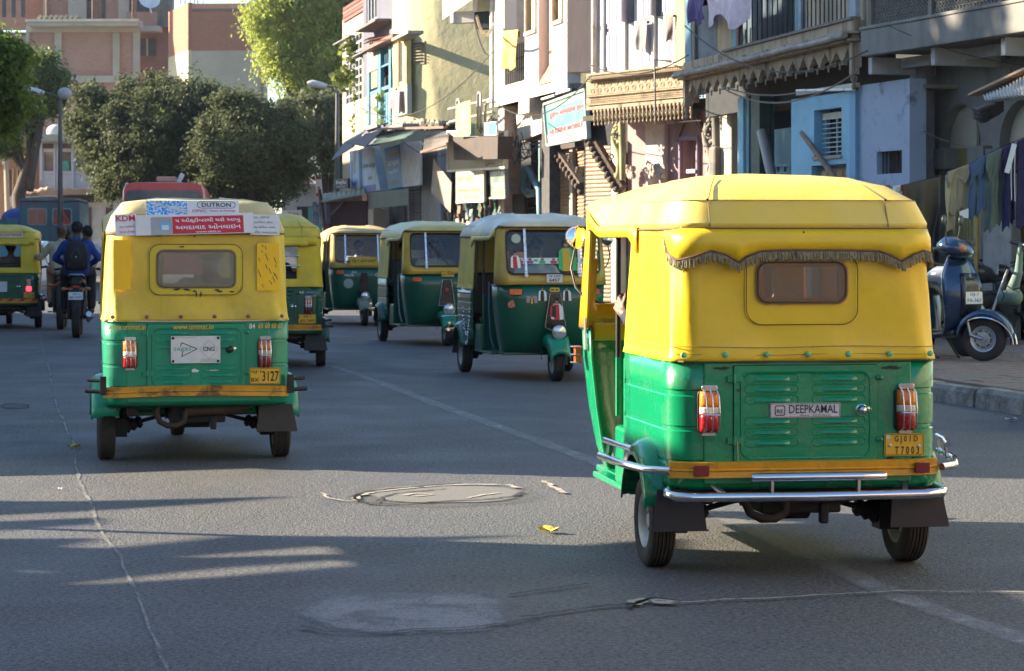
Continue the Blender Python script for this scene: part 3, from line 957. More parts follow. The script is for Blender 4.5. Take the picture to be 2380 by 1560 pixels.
 lv = [(.265, .47, 1.70), (.30, .492, 1.78), (.40, .515, 1.86), (.60, .545, 1.91), (.85, .572, 1.925), (.995, .578, 1.925)]
 mb = MB(); body_shell(mb, lv, 1.50, .21, front=True)
 solid(mk('front_shield', mb, o.get('gfront', G), rt, 50), .008)
 mb = MB(); pth = upath(.585, 1.93, 1.50, .21, front=True); mb.tube([(x, y, .995) for x, y in pth], .006, 6)
 mk('waist_trim', mb, BLACK, rt)
 hole2 = (-.40, .40, 1.115, 1.555)
 lv = [(.998, .578, 1.925), (1.115, .575, 1.90), (1.20, .572, 1.882), (1.35, .566, 1.848), (1.555, .558, 1.80), (1.605, .553, 1.79)]
 mb = MB(); rows = []
 xs = [-.49, .49]
 for z, hw, ye in lv:
  base = upath(.578, ye, 1.60, .12, tuple(xs), 4, front=True)
  rows.append([(x if abs(abs(x) - .49) < 1e-4 else x * hw / .578, y, z) for x, y in base])
 n = len(rows[0]); v = [p for q in rows for p in q]; f = []; gv = []
 for i in range(len(rows) - 1):
  for j in range(n - 1):
   cx = (rows[i][j][0] + rows[i][j + 1][0]) / 2; cy = (rows[i][j][1] + rows[i][j + 1][1]) / 2
   q = (i * n + j, (i + 1) * n + j, (i + 1) * n + j + 1, i * n + j + 1)
   if abs(cx) < .49 and 1.1 < lv[i][0] < 1.54 and cy > 1.76:
    gv.append(q)
   else:
    f.append(q)
 mb.add(v, f)
 solid(mk('windscreen_frame', mb, FRAME_, rt, 50), .012)
 mb = MB(); mb.add([(x, y - .008, z) for x, y, z in v], gv)
 used = sorted({i for q in gv for i in q}); mp = {a: b for b, a in enumerate(used)}
 mb2 = MB(); mb2.add([mb.v[i] for i in used], [tuple(mp[i] for i in q) for q in gv])
 mk('windscreen', mb2, o.get('glassmat', glass('windscreen_glass', (.80, .85, .88), .10, .02)), rt, 60)
 def scr(x, z):  # a point on the screen
  k = (z - 1.115) / (1.555 - 1.115)
  return Vector((x, 1.903 - .10 * k + .004, z))
 mb = MB(); mb.tube([scr(x, 1.335 + z) + Vector((0, .004, 0)) for x, z in rrect(.985, .45, .07, 6)], .010, 6, closed=True)
 mk('screen_gasket', mb, BLACK, rt, 60)
 mb = MB(); mb.box(-.53, .53, 1.66, 1.72, .93, 1.02); mk('dashboard', mb, FRAME_, rt, bevel=.01)
 mb = MB(); mb.tube([(0, 1.62, .5), (0, 1.55, .93)], .03, 8); mb.tube([(-.30, 1.42, .96), (-.16, 1.50, .97), (0, 1.53, .95), (.16, 1.50, .97), (.30, 1.42, .96)], .016, 8)
 mk('handlebar', mb, BLACK, rt)
 wheel(rt, 0, 2.0, w=.10)
 mb = MB(); rows = []
 for i in range(15):
  a = R(8 + 150 * i / 14)
  cy, cz = 2.0 + cos(a) * .235, .235 + .245 * sin(a)
  q = []
  for k in range(9):
   b = R(-90 + 180 * k / 8)
   ww_ = .135 * (1 - .25 * abs(cos(a)))
   q.append((sin(b) * ww_, cy, cz + .075 * cos(b) - .05 - (.06 if abs(b) > 1.4 else 0)))
  rows.append(q)
 mb.loft(rows, closed=False)
 ff = solid(mk('front_fender', mb, o.get('fend', G), rt, 60), .006)
 mb = MB(); mb.tube([(-.06, 1.97, .42), (-.06, 2.0, .2)], .018, 8); mb.tube([(.06, 1.97, .42), (.06, 2.0, .2)], .018, 8); mb.tube([(-.10, 1.94, .34), (-.10, 1.98, .17)], .028, 8)
 mk('front_fork', mb, DARK, rt)
 mb = MB(); mb.prism([(-.05, .19), (.05, .19), (.105, -.16), (.03, -.19), (-.03, -.19), (-.105, -.16)], .03, frame((0, 1.935, .72), (-1, 0, 0), (0, .02, 1)))
 hp = mk('horn_panel', mb, o.get('horn', pm('horn_black', (.012, .012, .012), .25, coat=.4)), rt, bevel=.008)
 mb = MB(); mb.lathe([(.05, -.09), (.07, -.04), (.084, 0), (.088, .02), (.080, .03), (.078, .022)], 24, frame((0, 2.13, .515), (-1, 0, 0), (0, 0, 1)))
 hl = mk('headlight', mb, o.get('hlmat', BLACK), rt, 60)
 mb = MB(); mb.lathe([(.079, .018), (.06, .028), (.03, .034), (.001, .036)], 24, frame((0, 2.13, .515), (-1, 0, 0), (0, 0, 1)))
 mk('headlight_lens', mb, pm('lamp_lens', (.55, .58, .6), .12, .6, .35, 30), hl, 60)
 for s_ in (-1, 1):
  Mi = frame((s_ * .415, 1.918, .925), (-1, 0, 0), (0, 0, 1))
  if o.get('signals', 1):
   s0 = plate(rt, 'turn_signal', Mi, .15, .075, BLACK, .022, .012)
   plate(s0, 'signal_lens', T((0, 0, .02)), .128, .055, o['lamps']['amberred'], .008, .008)
 mx = o.get('mirror', -1)
 for s_ in ((mx,) if mx else ()):
  mb = MB(); mb.tube([(s_ * .57, 1.74, 1.16), (s_ * .60, 1.78, 1.20), (s_ * .61, 1.86, 1.30), (s_ * .588, 1.86, 1.40)], .0065, 8)
  arm = mk('mirror_arm', mb, BLACK, rt, 60)
  Mm = frame((s_ * .588, 1.83, 1.46), (1, 0, 0), (0, .12, 1))
  mb = MB(Mm); mb.lathe([(.001, -.03), (.04, -.026), (.058, -.008), (.060, .004), (.054, .006), (.052, .002)], 24, Mm)
  mr = mk('mirror', mb, CHROME, rt, 60)
  mb = MB(); mb.lathe([(.052, .002), (.03, .006), (.001, .0075)], 24, Mm); mk('mirror_glass', mb, pm('mirror_silver', (.85, .85, .85), .03, 1, .02), mr, 60)
 if o.get('guard') == 'iron':
  gm = pm('black_iron', (.03, .028, .026), .6, .4)
  for s_ in (-1, 1):
   mb = MB(); mb.box(s_ * .605 - .02, s_ * .605 + .02, -.43, -.38, .45, .57); mb.tube([(s_ * .60, -.40, .47), (s_ * .715, -.36, .475)], .014, 8); mb.tube([(s_ * .60, -.40, .54), (s_ * .70, -.36, .545)], .012, 8)
   mk('side_guard', mb, gm, rt)
 elif o.get('guard', 'steel') != 'none':
  gm = CHROME if o.get('guard') == 'chrome' else pm('black_iron', (.03, .028, .026), .6, .4)
  for s_ in (-1, 1):
   mb = MB()
   mb.tube([(s_ * .79, .16, .478), (s_ * .785, .05, .476), (s_ * .755, -.15, .47), (s_ * .69, -.34, .46), (s_ * .60, -.43, .46)], .017, 10)
   mb.tube([(s_ * .775, .13, .55), (s_ * .755, -.02, .545), (s_ * .715, -.18, .535)], .0135, 10)
   for yy, xx in ((.10, .775), (.0, .765), (-.12, .735)): mb.bar((s_ * xx, yy, .47), (s_ * (xx - .01), yy, .545), .014)
   mk('side_guard', mb, gm, rt, 60)
 return rt, scr
def lampset(tag_, dull=0, lit=False):
 d = {'housing': BLACK,
   'amber': pm('lens_amber' + tag_, (.75 - .3 * dull, .22 - .1 * dull, .02), .18, coat=.5, var=.2, scale=60),
   'clear': pm('lens_clear' + tag_, (.55 - .2 * dull, .55 - .2 * dull, .5 - .2 * dull), .2, coat=.5, var=.2, scale=60),
   'red': emit('lens_red_lit', (.9, .03, .05), 1.5) if lit else pm('lens_red' + tag_, (.35 - .22 * dull, .008, .012), .18, coat=.5, var=.25, scale=60),
   'reddark': pm('reflector_red', (.16, .012, .015), .3),
   'amberred': pm('signal_amber', (.55, .10, .02), .2, coat=.4, var=.4, scale=25)}
 if dull: d['old'] = True
 return d
HOODP = pm('brown_piping', (.12, .07, .04), .8)
V_NEW = pm('hood_vinyl_new', (.80, .56, .012), .38, var=.06, scale=2, bump=.25, bscale=5, coat=.1, bdist=.012, dirt=(.50, .36, .05), damt=.3, dscale=2)
V_OLD = pm('hood_vinyl_old', (.62, .46, .035), .48, var=.10, scale=3, bump=.35, bscale=9, dirt=(.30, .25, .10), damt=.45, dscale=2.4, dlo=.42, dhi=.66, bdist=.02)
V_OLDTOP = pm('hood_vinyl_faded', (.52, .45, .22), .55, var=.12, scale=3, bump=.35, bscale=9, dirt=(.35, .30, .18), damt=.6, bdist=.02)
V_MID = pm('hood_vinyl_mid', (.70, .50, .015), .42, var=.10, scale=3, bump=.3, bscale=8, dirt=(.30, .24, .10), damt=.35, bdist=.015)
V_TOP = pm('hood_vinyl_pale', (.62, .55, .38), .38, var=.15, scale=4, bump=.5, bscale=7, dirt=(.45, .42, .36), damt=.6, bdist=.03)  # roof vinyl, paler and greyer than the hood
V_FRONT = pm('hood_vinyl_dusty', (.60, .47, .09), .42, var=.15, scale=4, bump=.5, bscale=7, dirt=(.42, .36, .22), damt=.5, bdist=.03)
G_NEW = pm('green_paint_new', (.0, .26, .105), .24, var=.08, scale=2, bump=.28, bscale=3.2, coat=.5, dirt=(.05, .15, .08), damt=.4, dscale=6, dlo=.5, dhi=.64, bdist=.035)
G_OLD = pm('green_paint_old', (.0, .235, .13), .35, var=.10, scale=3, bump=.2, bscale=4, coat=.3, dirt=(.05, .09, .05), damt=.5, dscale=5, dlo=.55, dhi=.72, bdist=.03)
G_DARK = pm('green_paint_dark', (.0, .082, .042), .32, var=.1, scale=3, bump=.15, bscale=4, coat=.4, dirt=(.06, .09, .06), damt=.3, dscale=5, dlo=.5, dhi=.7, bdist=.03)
STR = pm('strip_orange', (.68, .33, .012), .5, var=.12, scale=6, bump=.3, bscale=15, dirt=(.22, .10, .02), damt=.5, dscale=6, dlo=.5, dhi=.65)
STRW = pm('strip_worn', (.55, .27, .02), .6, var=.2, scale=6, bump=.4, bscale=12, dirt=(.06, .04, .03), damt=.8, dscale=7, dlo=.5, dhi=.62)
FR_O = pm('frame_orange', (.75, .36, .01), .3, var=.06, coat=.4)
FR_Y = pm('frame_amber', (.55, .36, .06), .4, var=.12, dirt=(.3, .2, .08), damt=.4)
PL_Y = pm('plate_yellow', (.72, .42, .02), .45, var=.08, scale=12, dirt=(.3, .2, .06), damt=.35)
PL_YW = pm('plate_yellow_worn', (.55, .38, .06), .5, var=.2, scale=14, dirt=(.25, .2, .1), damt=.6)
PL_W = pm('plate_white', (.62, .62, .62), .45, var=.08, scale=12, dirt=(.3, .28, .24), damt=.35)
MINT = pm('button_mint', (.12, .50, .24), .35, coat=.4)
LS_N, LS_O, LS_L = lampset(''), lampset('_dull', .7), lampset('_lit', .6, True)
# ---- the big one at the right
RA, scrA = rickshaw('glossy bright yellow and green auto rickshaw nearest at the right, fringed hood and chrome bumper', 1.20, 10.80, 9.0, dict(
 hood=V_NEW, roofmat=pm('hood_vinyl_pale_top', (.80, .60, .07), .42, var=.08, scale=2, bump=.3, bscale=5, coat=.05, bdist=.015, dirt=(.70, .58, .26), damt=.55, dscale=1.8, dlo=.4, dhi=.7), green=G_NEW, strip=STR, frame=FR_O, lamps=LS_N, btns=MINT, nb=7, bumper=1, guard='chrome', seed=1, amp=.0045, wob=.005,  # roof vinyl paler than the hood, with pale mottling
 platemat=PL_Y, rplate=('', '', ('G J 0 1 D', (.008, .022, .105, .034)), ('T 7 0 0 3', (.012, -.024, .108, .034))),
 plastic=glass('hood_plastic_new', (.72, .52, .42), .22, .10), winf=(.50, .31), winfc=(-.025, 1.232), scal=0, wthick=.004))
SR = lambda x, y, z: frame((x, y, z), (1, 0, 0), (0, 0, 1))
for z_, w_ in ((.985, .0016), (.953, .0012)):
 mb = MB(); mb.tube([(x * .997, y * 1.004 - .003, z_ + .003 * sin(x * 9)) for x, y in upath(.602, -.432, .54, .13)], w_, 4); mk('stitching', mb, _pm['seam_thread'], RA)
SC_PTS = [(0, 1.455), (.045, 1.392), (.12, 1.356), (.17, 1.372), (.22, 1.396), (.26, 1.380), (.298, 1.345), (.32, 1.372), (.36, 1.394), (.43, 1.398), (.6, 1.398), (.70, 1.394), (.735, 1.375), (.766, 1.350), (.80, 1.380), (.835, 1.396), (.875, 1.388), (.925, 1.366), (.96, 1.376), (.985, 1.41), (1, 1.455)]
def scz(k):
 for (a, za), (b, zb_) in zip(SC_PTS, SC_PTS[1:]):
  if a <= k <= b:
   return za + (zb_ - za) * ((k - a) / (b - a))
 return SC_PTS[-1][1]
pt = []
hwv, yrv = .582, -.447
base = upath(hwv, yrv, -.20, .14, (), 2, 8)
acc = [0]
for p, q in zip(base, base[1:]): acc.append(acc[-1] + math.hypot(q[0] - p[0], q[1] - p[1]))
def vp(k):
 s_ = k * acc[-1]
 for i in range(len(base) - 1):
  if acc[i] <= s_ <= acc[i + 1] + 1e-9:
   u = (s_ - acc[i]) / max(1e-9, acc[i + 1] - acc[i])
   a, b = base[i], base[i + 1]
   return (a[0] + (b[0] - a[0]) * u, a[1] + (b[1] - a[1]) * u)
 return base[-1]
mb = MB(); rows = []; edge = []
for i in range(121):
 k = i / 120; x, y = vp(k); z = scz(k)
 bow = .018 * sin(min(1, (1.49 - z) / .1) * 1.5)
 nx, ny = (x / hwv if abs(x) > .45 else 0), -1
 rows.append([(x * .985, y + .012, 1.492), (x, y - .004 - bow * .4, 1.45 + (z - 1.355) * .1), (x, y - .008 - bow * .6, z)])
 edge.append((x, y - .012 - bow * .6, z))
mb.loft(rows, closed=False)
solid(mk('rear_valance', mb, V_NEW, RA, 60), .004)
mb = MB(); mb.tube(edge, .0055, 6)
fr = mk('fringe_braid', mb, pm('braid_brown', (.11, .06, .05), .85, var=.4, scale=60), RA, 60)
mb = MB(); rn = random.Random(3)
for i in range(470):
 k = (i + rn.random() * .8) / 470
 if .425 < k < .0: continue
 x, y = vp(k); z = scz(k); L = .036 + .010 * rn.random()
 if rn.random() < .04: L *= .5
 bw = .018 * sin(min(1, (1.49 - z) / .1) * 1.5)
 dx, dy = rn.uniform(-.006, .012), rn.uniform(-.006, .004)
 y = y - .013 - bw * .6
 mb.bar((x, y, z - .003), (x + dx, y + dy, z - L), .0042, .0032)
mk('fringe', mb, pm('fringe_thread', (.26, .23, .13), .6, var=.5, scale=90), RA, kind='stuff')
sg = plate(RA, 'sticker', SR(-.012, -.438, .713), .310, .062, PL_W, .004)
txt(sg, 'DEEPKAMAL', T((.035, .006, .004)), .215, .036, TXT_K, bold=.006)
txt(sg, 'Mobile : 93270 03124', T((.045, -.021, .004)), .135, .007, TXT_K)
mb = MB()
mb.ring(rrect(.046, .044, .008, 3), rrect(.038, .036, .006, 3), .001, T((-.112, 0, .004)))
mb.ring(rrect(.306, .058, .001, 1), rrect(.302, .054, .001, 1), .0008, T((0, 0, .004)))
mk('emblem', mb, TXT_K, sg)
txt(sg, 'RE', T((-.112, -.003, .004)), .028, .018, TXT_K, bold=.01)
txt(RA, 'RADIUS', SR(-.425, -.430, .590), .10, .012, pm('badge_relief', (.0, .17, .08), .4), name='badge')
SCUFF = pm('paint_scuff', (.03, .035, .03), .8, var=.5, scale=30)
def scuff(par, x, z, w_, h_, seed, y=-.4297, mat=SCUFF):
 r_ = random.Random(seed); n = 14; mb = MB()
 v = [(x, y, z)] + [(x + w_ / 2 * cos(2 * PI * i / n) * r_.uniform(.5, 1.1), y, z + h_ / 2 * sin(2 * PI * i / n) * r_.uniform(.4, 1.1)) for i in range(n)]
 mb.add(v, [(0, 1 + i, 1 + (i + 1) % n) for i in range(n)])
 mk('paint_scuff', mb, mat, par)
scuff(RA, -.375, .895, .10, .018, 1); scuff(RA, .375, .892, .10, .024, 2); scuff(RA, .275, .494, .08, .012, 3, -.4375); scuff(RA, .37, .502, .07, .012, 4)
scuff(RA, -.305, .80, .02, .018, 5, -.4375)
mb = MB(); mb.tube([(-.312, -.445, .585), (-.310, -.448, .50)], .0022, 5); mk('door_strap', mb, pm('straw_cord', (.45, .4, .2), .8), RA)
for x, z in ((.365, .557), (.495, .552)):
 mb = MB(SR(x, -.438, z)); mb.lathe([(.008, 0), (.008, .003), (.001, .005)], 10, mb.M); mk('plate_screw', mb, STEEL, RA, 50)
plate(RA, 'plate_sticker', SR(.357, -.4385, .594), .018, .018, PL_W, .0008)
plate(RA, 'pillar_patch', frame((-.588, 1.58, .97), (0, 1, 0), (0, 0, 1)) @ MR(180, 'Y'), .05, .16, pm('patch_steel', (.25, .22, .19), .5, .6), .004)
sl_ = plate(RA, 'side_lamp', frame((-.598, 1.66, .86), (0, -1, 0), (0, 0, 1)), .06, .09, LS_N['amberred'], .03, .01)
mb = MB()
for z in (.82, .86, .90): mb.tube([(-.60, 1.61, z), (-.642, 1.63, z), (-.642, 1.70, z), (-.60, 1.72, z)], .003, 5)
mk('lamp_guard', mb, CHROME, RA)
# ---- the faded one at the left
RB, scrB = rickshaw('faded olive yellow and green auto rickshaw at the left with pasted advertising stickers', -2.12, 16.10, 11.0, dict(
 hood=V_OLD, roofmat=V_OLDTOP, green=G_OLD, strip=STRW, frame=FR_Y, lamps=LS_N, lampsr=LS_O, guard='iron', steep=1, top=1.745, btns=pm('button_rose', (.28, .06, .09), .4), nb=6, seed=2, amp=.007, wob=.010, facet=0,
 hem=pm('hem_pale', (.55, .52, .42), .7), platemat=PL_Y, plate=(.435, .565, .20, .105), oneflap=1, mirror=0, bend=.012,
 rplate=('', '', ('GJ-1', (-.058, .026, .066, .026)), ('BX', (-.064, -.026, .05, .024)), ('3127', (.036, -.002, .108, .066))),
 win=(-.01, 1.262, .50, .235), winf=(.61, .335), winfc=(-.01, 1.258), surround=pm('hood_patch_yellow', (.56, .44, .03), .45, var=.1, dirt=(.05, .04, .02), damt=.7, dscale=6, dlo=.58, dhi=.66),
 plastic=glass('hood_plastic_old', (.78, .80, .80), .42, .15), rows=(.851, .806, .76, .622, .577, .532), knobmat=BLACK, knob=(.205, .74)))
WHT = pm('sticker_white', (.62, .64, .66), .4, var=.08, dirt=(.4, .38, .33), damt=.4)
RED = pm('sticker_red', (.48, .02, .04), .4, var=.1)
def tilt(x, y, z, a, rot=0):
 return frame((x, y, z), (1, 0, 0), (0, sin(R(a)), cos(R(a)))) @ MR(rot, 'Z')
s1 = plate(RB, 'sticker', tilt(-.03, -.362, 1.655, 33), .60, .115, WHT, .003)
m_, t_, b_ = _nodes('sticker_pipes')
co_ = obco(t_)
t_.links.new(mixc(t_, ramp(t_, noise(t_, co_, 55, 2), .48, .52), (.03, .22, .58), (.45, .62, .80)), b_.inputs['Base Color'])
sa = plate(s1, 'sticker_picture', T((-.165, 0, .0025)), .262, .115, m_, .001)
mb = MB()
for k in range(3): mb.bar((-.12 + .02 * k, .052 - .014 * k, .003), (.12, -.035 + .018 * k, .003), .008, .003)
mk('pipe_print', mb, WHT, sa)
txt(s1, 'DUTRON', T((.155, .026, .003)), .19, .034, TXT_K, bold=.016)
mb = MB(); mb.ring(rrect(.25, .054, .026, 5, .155, .026), rrect(.243, .047, .023, 5, .155, .026), .001, T((0, 0, .003))); mk('sticker_oval', mb, TXT_K, s1)
txt(s1, 'CPVC', T((.045, -.022, .003)), .095, .022, TXT_R, bold=.016)
txt(s1, 'Pipes & Fittings', T((.195, -.022, .003)), .17, .018, TXT_R, bold=.01)
txt(s1, 'www.dutronindia.com', T((.155, -.047, .003)), .22, .011, TXT_K)
s2 = plate(RB, 'sticker', tilt(-.46, -.435, 1.545, 18, 3), .14, .145, WHT, .003)
txt(s2, 'KDM', T((-.0, .045, .003)), .12, .04, TXT_R, bold=.016)
txt(s2, 'તદન વાજબી', T((.005, -.01, .003)), .10, .022, TXT_R)
txt(s2, 'સારા ટેબલ', T((.005, -.045, .003)), .10, .022, TXT_R)
s3 = plate(RB, 'sticker', tilt(-.02, -.447, 1.552, 18, 1.5), .76, .138, WHT, .003)
s4 = plate(s3, 'sticker_field', T((.085, -.006, .0025)), .46, .118, RED, .001)
txt(s4, '૫ ઓક્ટોબરથી થશે આખુ', T((0, .03, .001)), .42, .036, TXT_W, bold=.014)
txt(s4, 'અમદાવાદ ઓનલાઇન', T((0, -.012, .001)), .42, .036, TXT_W, bold=.014)
txt(s4, 'www.elala.in', T((.0, -.047, .001)), .16, .015, TXT_W, bold=.01)
s5 = plate(s3, 'sticker_field', T((-.215, -.008, .0025)), .135, .12, pm('sticker_grey', (.30, .33, .36), .5), .001)
plate(s5, 'tablet_print', T((.025, -.005, .001)), .07, .055, pm('sticker_sky', (.10, .42, .62), .4), .001)
plate(s5, 'tablet_print', T((.025, -.012, .0022)), .045, .032, WHT, .001)
s6 = plate(RB, 'sticker', tilt(.435, -.428, 1.548, 18, -1), .19, .14, WHT, .003)
for k, (s_, w_) in enumerate((('૩૨૫, ત્રીજો', .12), ('મૂર્તિમંત કોમ', .14), ('રૂપમ સિનેમા સામે,', .16), ('૭ રોડ, અમદાવાદ', .17))):
 txt(s6, s_, T((-.09 + w_ / 2, .05 - .034 * k, .003)), w_, .02, TXT_K)
PATCHY = pm('patch_bright_yellow', (.78, .48, .01), .35, var=.08, bump=.3, bscale=8, bdist=.01)
p1 = plate(RB, 'hood_patch', SR(-.485, -.437, 1.29) , .11, .32, PATCHY, .004, .01)
p2 = plate(RB, 'hood_patch', SR(.455, -.437, 1.275), .145, .31, PATCHY, .004, .01)
rn = random.Random(8); mb = MB()
for i in range(16):
 x = rn.uniform(-.06, .06); y = rn.uniform(-.14, .14); l = rn.uniform(.01, .05)
 mb.bar((x, y, .0045), (x - l * .4, y + l, .0045), .004, .001)
mk('scratch', mb, SCUFF, p2)
for x, z in ((-.01, 1.10), (.02, 1.095)): scuff(RB, x + .0, z, .016, .05, int(x * 100) + 9, -.4385)
rn = random.Random(4)
for i in range(9): scuff(RB, rn.uniform(-.26, .24), rn.choice((1.125, 1.12, 1.40)) + rn.uniform(-.008, .008), .04, .014, 30 + i, -.4425)
tb = plate(RB, 'metal_plate', SR(-.015, -.452, .74), .318, .175, WHT, .004, .005)
txt(tb, 'sagas', T((-.085, .0, .004)), .115, .03, pm('lettering_teal', (.05, .38, .36), .5))
txt(tb, 'CNG', T((.085, .004, .004)), .075, .028, TXT_K, bold=.015)
mb = MB()
for a_, b2_ in (((-.09, .045), (.01, .005)), ((.01, .005), (-.09, -.045)), ((-.09, .045), (-.098, .018)), ((-.09, -.045), (-.082, -.015))): mb.bar((*a_, .0045), (*b2_, .0045), .005, .001)
mk('emblem', mb, TXT_K, tb)
mb = MB()
for a_, b2_ in (((.085, .06), (.145, .0)), ((.145, 0), (.085, -.06)), ((.085, -.06), (.025, 0)), ((.025, 0), (.085, .06))): mb.bar((*a_, .0045), (*b2_, .0045), .002, .001)
for k in range(3): mb.bar((.03, -.062 - .007 * k, .0045), (.14, -.062 - .007 * k, .0045), .002, .001)
mb.bar((-.13, .078, .0045), (.01, .078, .0045), .002, .001)
mk('emblem', mb, pm('lettering_grey', (.25, .27, .28), .5), tb)
for x in (-.145, .145):
 for z in (-.075, .075):
  mb = MB(); mb.lathe([(.009, .004), (.009, .009), (.001, .010)], 10, T((x, z, 0))); mk('bolt', mb, DARK, tb)
YL = TXT_Y
txt(RB, 'www.ummat.in', SR(-.455, -.431, .888), .24, .036, YL, bold=.008)
txt(RB, 'www.ummat.in', SR(-.03, -.4455, .887), .26, .034, YL, bold=.008)
txt(RB, '84', SR(.352, -.431, .888), .038, .034, TXT_W, bold=.01)
txt(RB, '60 60 60 60', SR(.472, -.431, .89), .16, .034, YL, bold=.01)
scuff(RB, -.02, .602, .07, .03, 12, -.4425, WHT); scuff(RB, .10, .605, .10, .009, 13, -.4425, WHT); scuff(RB, -.12, .57, .06, .006, 14, -.4425, WHT)
# ---- further ones seen from behind
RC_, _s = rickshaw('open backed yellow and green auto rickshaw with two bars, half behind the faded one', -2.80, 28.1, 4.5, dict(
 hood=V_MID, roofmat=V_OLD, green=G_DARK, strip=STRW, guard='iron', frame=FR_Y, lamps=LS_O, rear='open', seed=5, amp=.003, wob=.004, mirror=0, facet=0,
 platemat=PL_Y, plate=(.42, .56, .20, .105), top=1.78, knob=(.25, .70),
 rplate=('', '', ('GJ 1', (0, .026, .085, .026)), ('AV-7495', (0, -.022, .17, .034)))))
txt(RC_, 'RE', SR(.36, -.430, .865), .05, .026, TXT_W, bold=.01)
q = plate(RC_, 'badge', SR(.46, -.429, .865), .12, .028, pm('badge_blue', (.02, .09, .25), .4), .003); txt(q, '2 ECONOMY', T((0, 0, .003)), .1, .014, TXT_W)
RF_, _s = rickshaw('small yellow and green auto rickshaw cut by the left edge with one lit brake lamp', -8.58, 40.8, 9.0, dict(
 hood=V_MID, roofmat=V_MID, green=G_DARK, strip=STR, guard='iron', frame=FR_Y, lamps=LS_L, rear='open', bars=0, seed=7, amp=.003, mirror=0, facet=0,
 platemat=PL_YW, plate=(.44, .56, .18, .10), rplate=('', '', ('GJ1', (-.04, .02, .06, .03)), ('1014', (.03, -.012, .09, .045))), knob=(.25, .70)))
q = plate(RF_, 'sticker', tilt(.12, -.425, 1.56, 20), .44, .085, pm('sticker_cream', (.62, .55, .38), .5), .003)
txt(q, 'નારાયણ', T((0, 0, .003)), .40, .06, TXT_R, bold=.014)
q = plate(RF_, 'sticker', SR(-.05, -.44, .70), .26, .17, WHT, .003)
mb = MB()
for i in range(6): mb.prism([(-.5 + i * .19, -.02), (-.42 + i * .19, -.02), (-.36 + i * .19, .02), (-.44 + i * .19, .02)], .002, SR(0, -.4635, .478))
mk('reflective_stripe', mb, RED, RF_)
# ---- the ones coming towards the camera
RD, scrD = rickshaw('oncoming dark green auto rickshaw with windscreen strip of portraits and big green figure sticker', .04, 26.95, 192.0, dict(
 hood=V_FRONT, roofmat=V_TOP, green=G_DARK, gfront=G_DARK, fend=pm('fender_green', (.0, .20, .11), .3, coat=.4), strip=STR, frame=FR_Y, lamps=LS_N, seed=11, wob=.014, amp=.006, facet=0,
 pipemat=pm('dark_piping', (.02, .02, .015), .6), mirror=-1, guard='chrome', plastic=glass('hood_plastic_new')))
FRT = lambda x, y, z: frame((x, y, z), (-1, 0, 0), (0, 0, 1))
def FS(scr, x, z, out=.012):
 p = scr(x, z); return frame((p.x, p.y + out, p.z), (-1, 0, 0), (0, -.22, 1))
def straps(rt, scr, xs, mat):
 for x in xs:
  mb = MB(); mb.bar(scr(x, 1.10) + Vector((0, .022, 0)), scr(x, 1.60) + Vector((0, .022, 0)), .026, .006, up=(0, 1, .2))
  o_ = mk('screen_strap', mb, mat, rt)
  mb = MB(); mb.lathe([(.022, 0), (.022, .012), (.001, .014)], 12, FS(scr, x, 1.095, .014)); mk('strap_bolt', mb, STEEL, o_, 50)
STRAPM = pm('strap_foil', (.62, .64, .68), .3, .7, .3, 40)
straps(RD, scrD, (.30, -.27), STRAPM)
pl = plate(RD, 'number_plate', FRT(.0, 1.928, 1.063), .17, .085, PL_W, .004, .01)
txt(pl, 'GJ 1AX', T((0, .022, .004)), .13, .026, TXT_K, bold=.016); txt(pl, '6457', T((0, -.018, .004)), .11, .034, TXT_K, bold=.016)
st = plate(RD, 'screen_strip', FS(scrD, .0, 1.245, .006), .84, .062, WHT, .002)
SKIN_P = pm('print_skin', (.42, .22, .14), .6); HAIR_P = pm('print_hair', (.02, .015, .015), .6)
GRN_P = pm('print_green', (.03, .42, .12), .5); YEL_P = pm('print_yellow', (.62, .36, .02), .5)
for i, x in enumerate((-.36, -.25, -.12, .0, .12, .26)):
 c_ = (TXT_R, pm('print_violet', (.2, .08, .3), .5), GRN_P)[i % 3]
 plate(st, 'portrait_print', T((x, -.014, .002)), .07, .028, c_, .001, .012)
 plate(st, 'portrait_print', T((x, .008, .0025)), .030, .036, HAIR_P, .001, .013)
 plate(st, 'portrait_print', T((x, .004, .0035)), .020, .024, SKIN_P, .001, .009)
 if i % 2: plate(st, 'flag_print', T((x + .06, .004, .002)), .045, .020, GRN_P, .001)
def figure(par, M, s=1.0, coat=GRN_P, trs=YEL_P):
 mb = MB(); mb.prism([(-.09 * s, .06 * s), (-.05 * s, .10 * s), (.05 * s, .10 * s), (.10 * s, .04 * s), (.115 * s, -.16 * s), (.05 * s, -.17 * s), (.03 * s, 0), (-.02 * s, 0), (-.045 * s, -.17 * s), (-.10 * s, -.15 * s)], .0015, M)
 a = mk('figure_print', mb, coat, par)
 mb = MB(); mb.prism([(-.045 * s, .09 * s), (.035 * s, .09 * s), (.05 * s, -.17 * s), (-.05 * s, -.17 * s)], .002, M); mk('figure_print', mb, trs, a)
 mb = MB(); mb.prism(rrect(.05 * s, .07 * s, .024 * s, 4, -.005 * s, .145 * s), .002, M); mk('figure_print', mb, SKIN_P, a)
 mb = MB(); mb.prism(rrect(.062 * s, .05 * s, .024 * s, 4, -.005 * s, .17 * s), .0025, M); mk('figure_print', mb, HAIR_P, a)
figure(RD, FS(scrD, -.14, 1.29, .016), .92)
figure(RD, FS(scrD, .41, 1.25, .016), .5, TXT_W, TXT_R)
mb = MB(); mb.lathe([(.001, 0), (.05, 0), (.05, .002), (.001, .003)], 24, FS(scrD, .39, 1.475, .010)); mk('round_sticker', mb, pm('sticker_disc', (.40, .46, .38), .4), RD, 40)
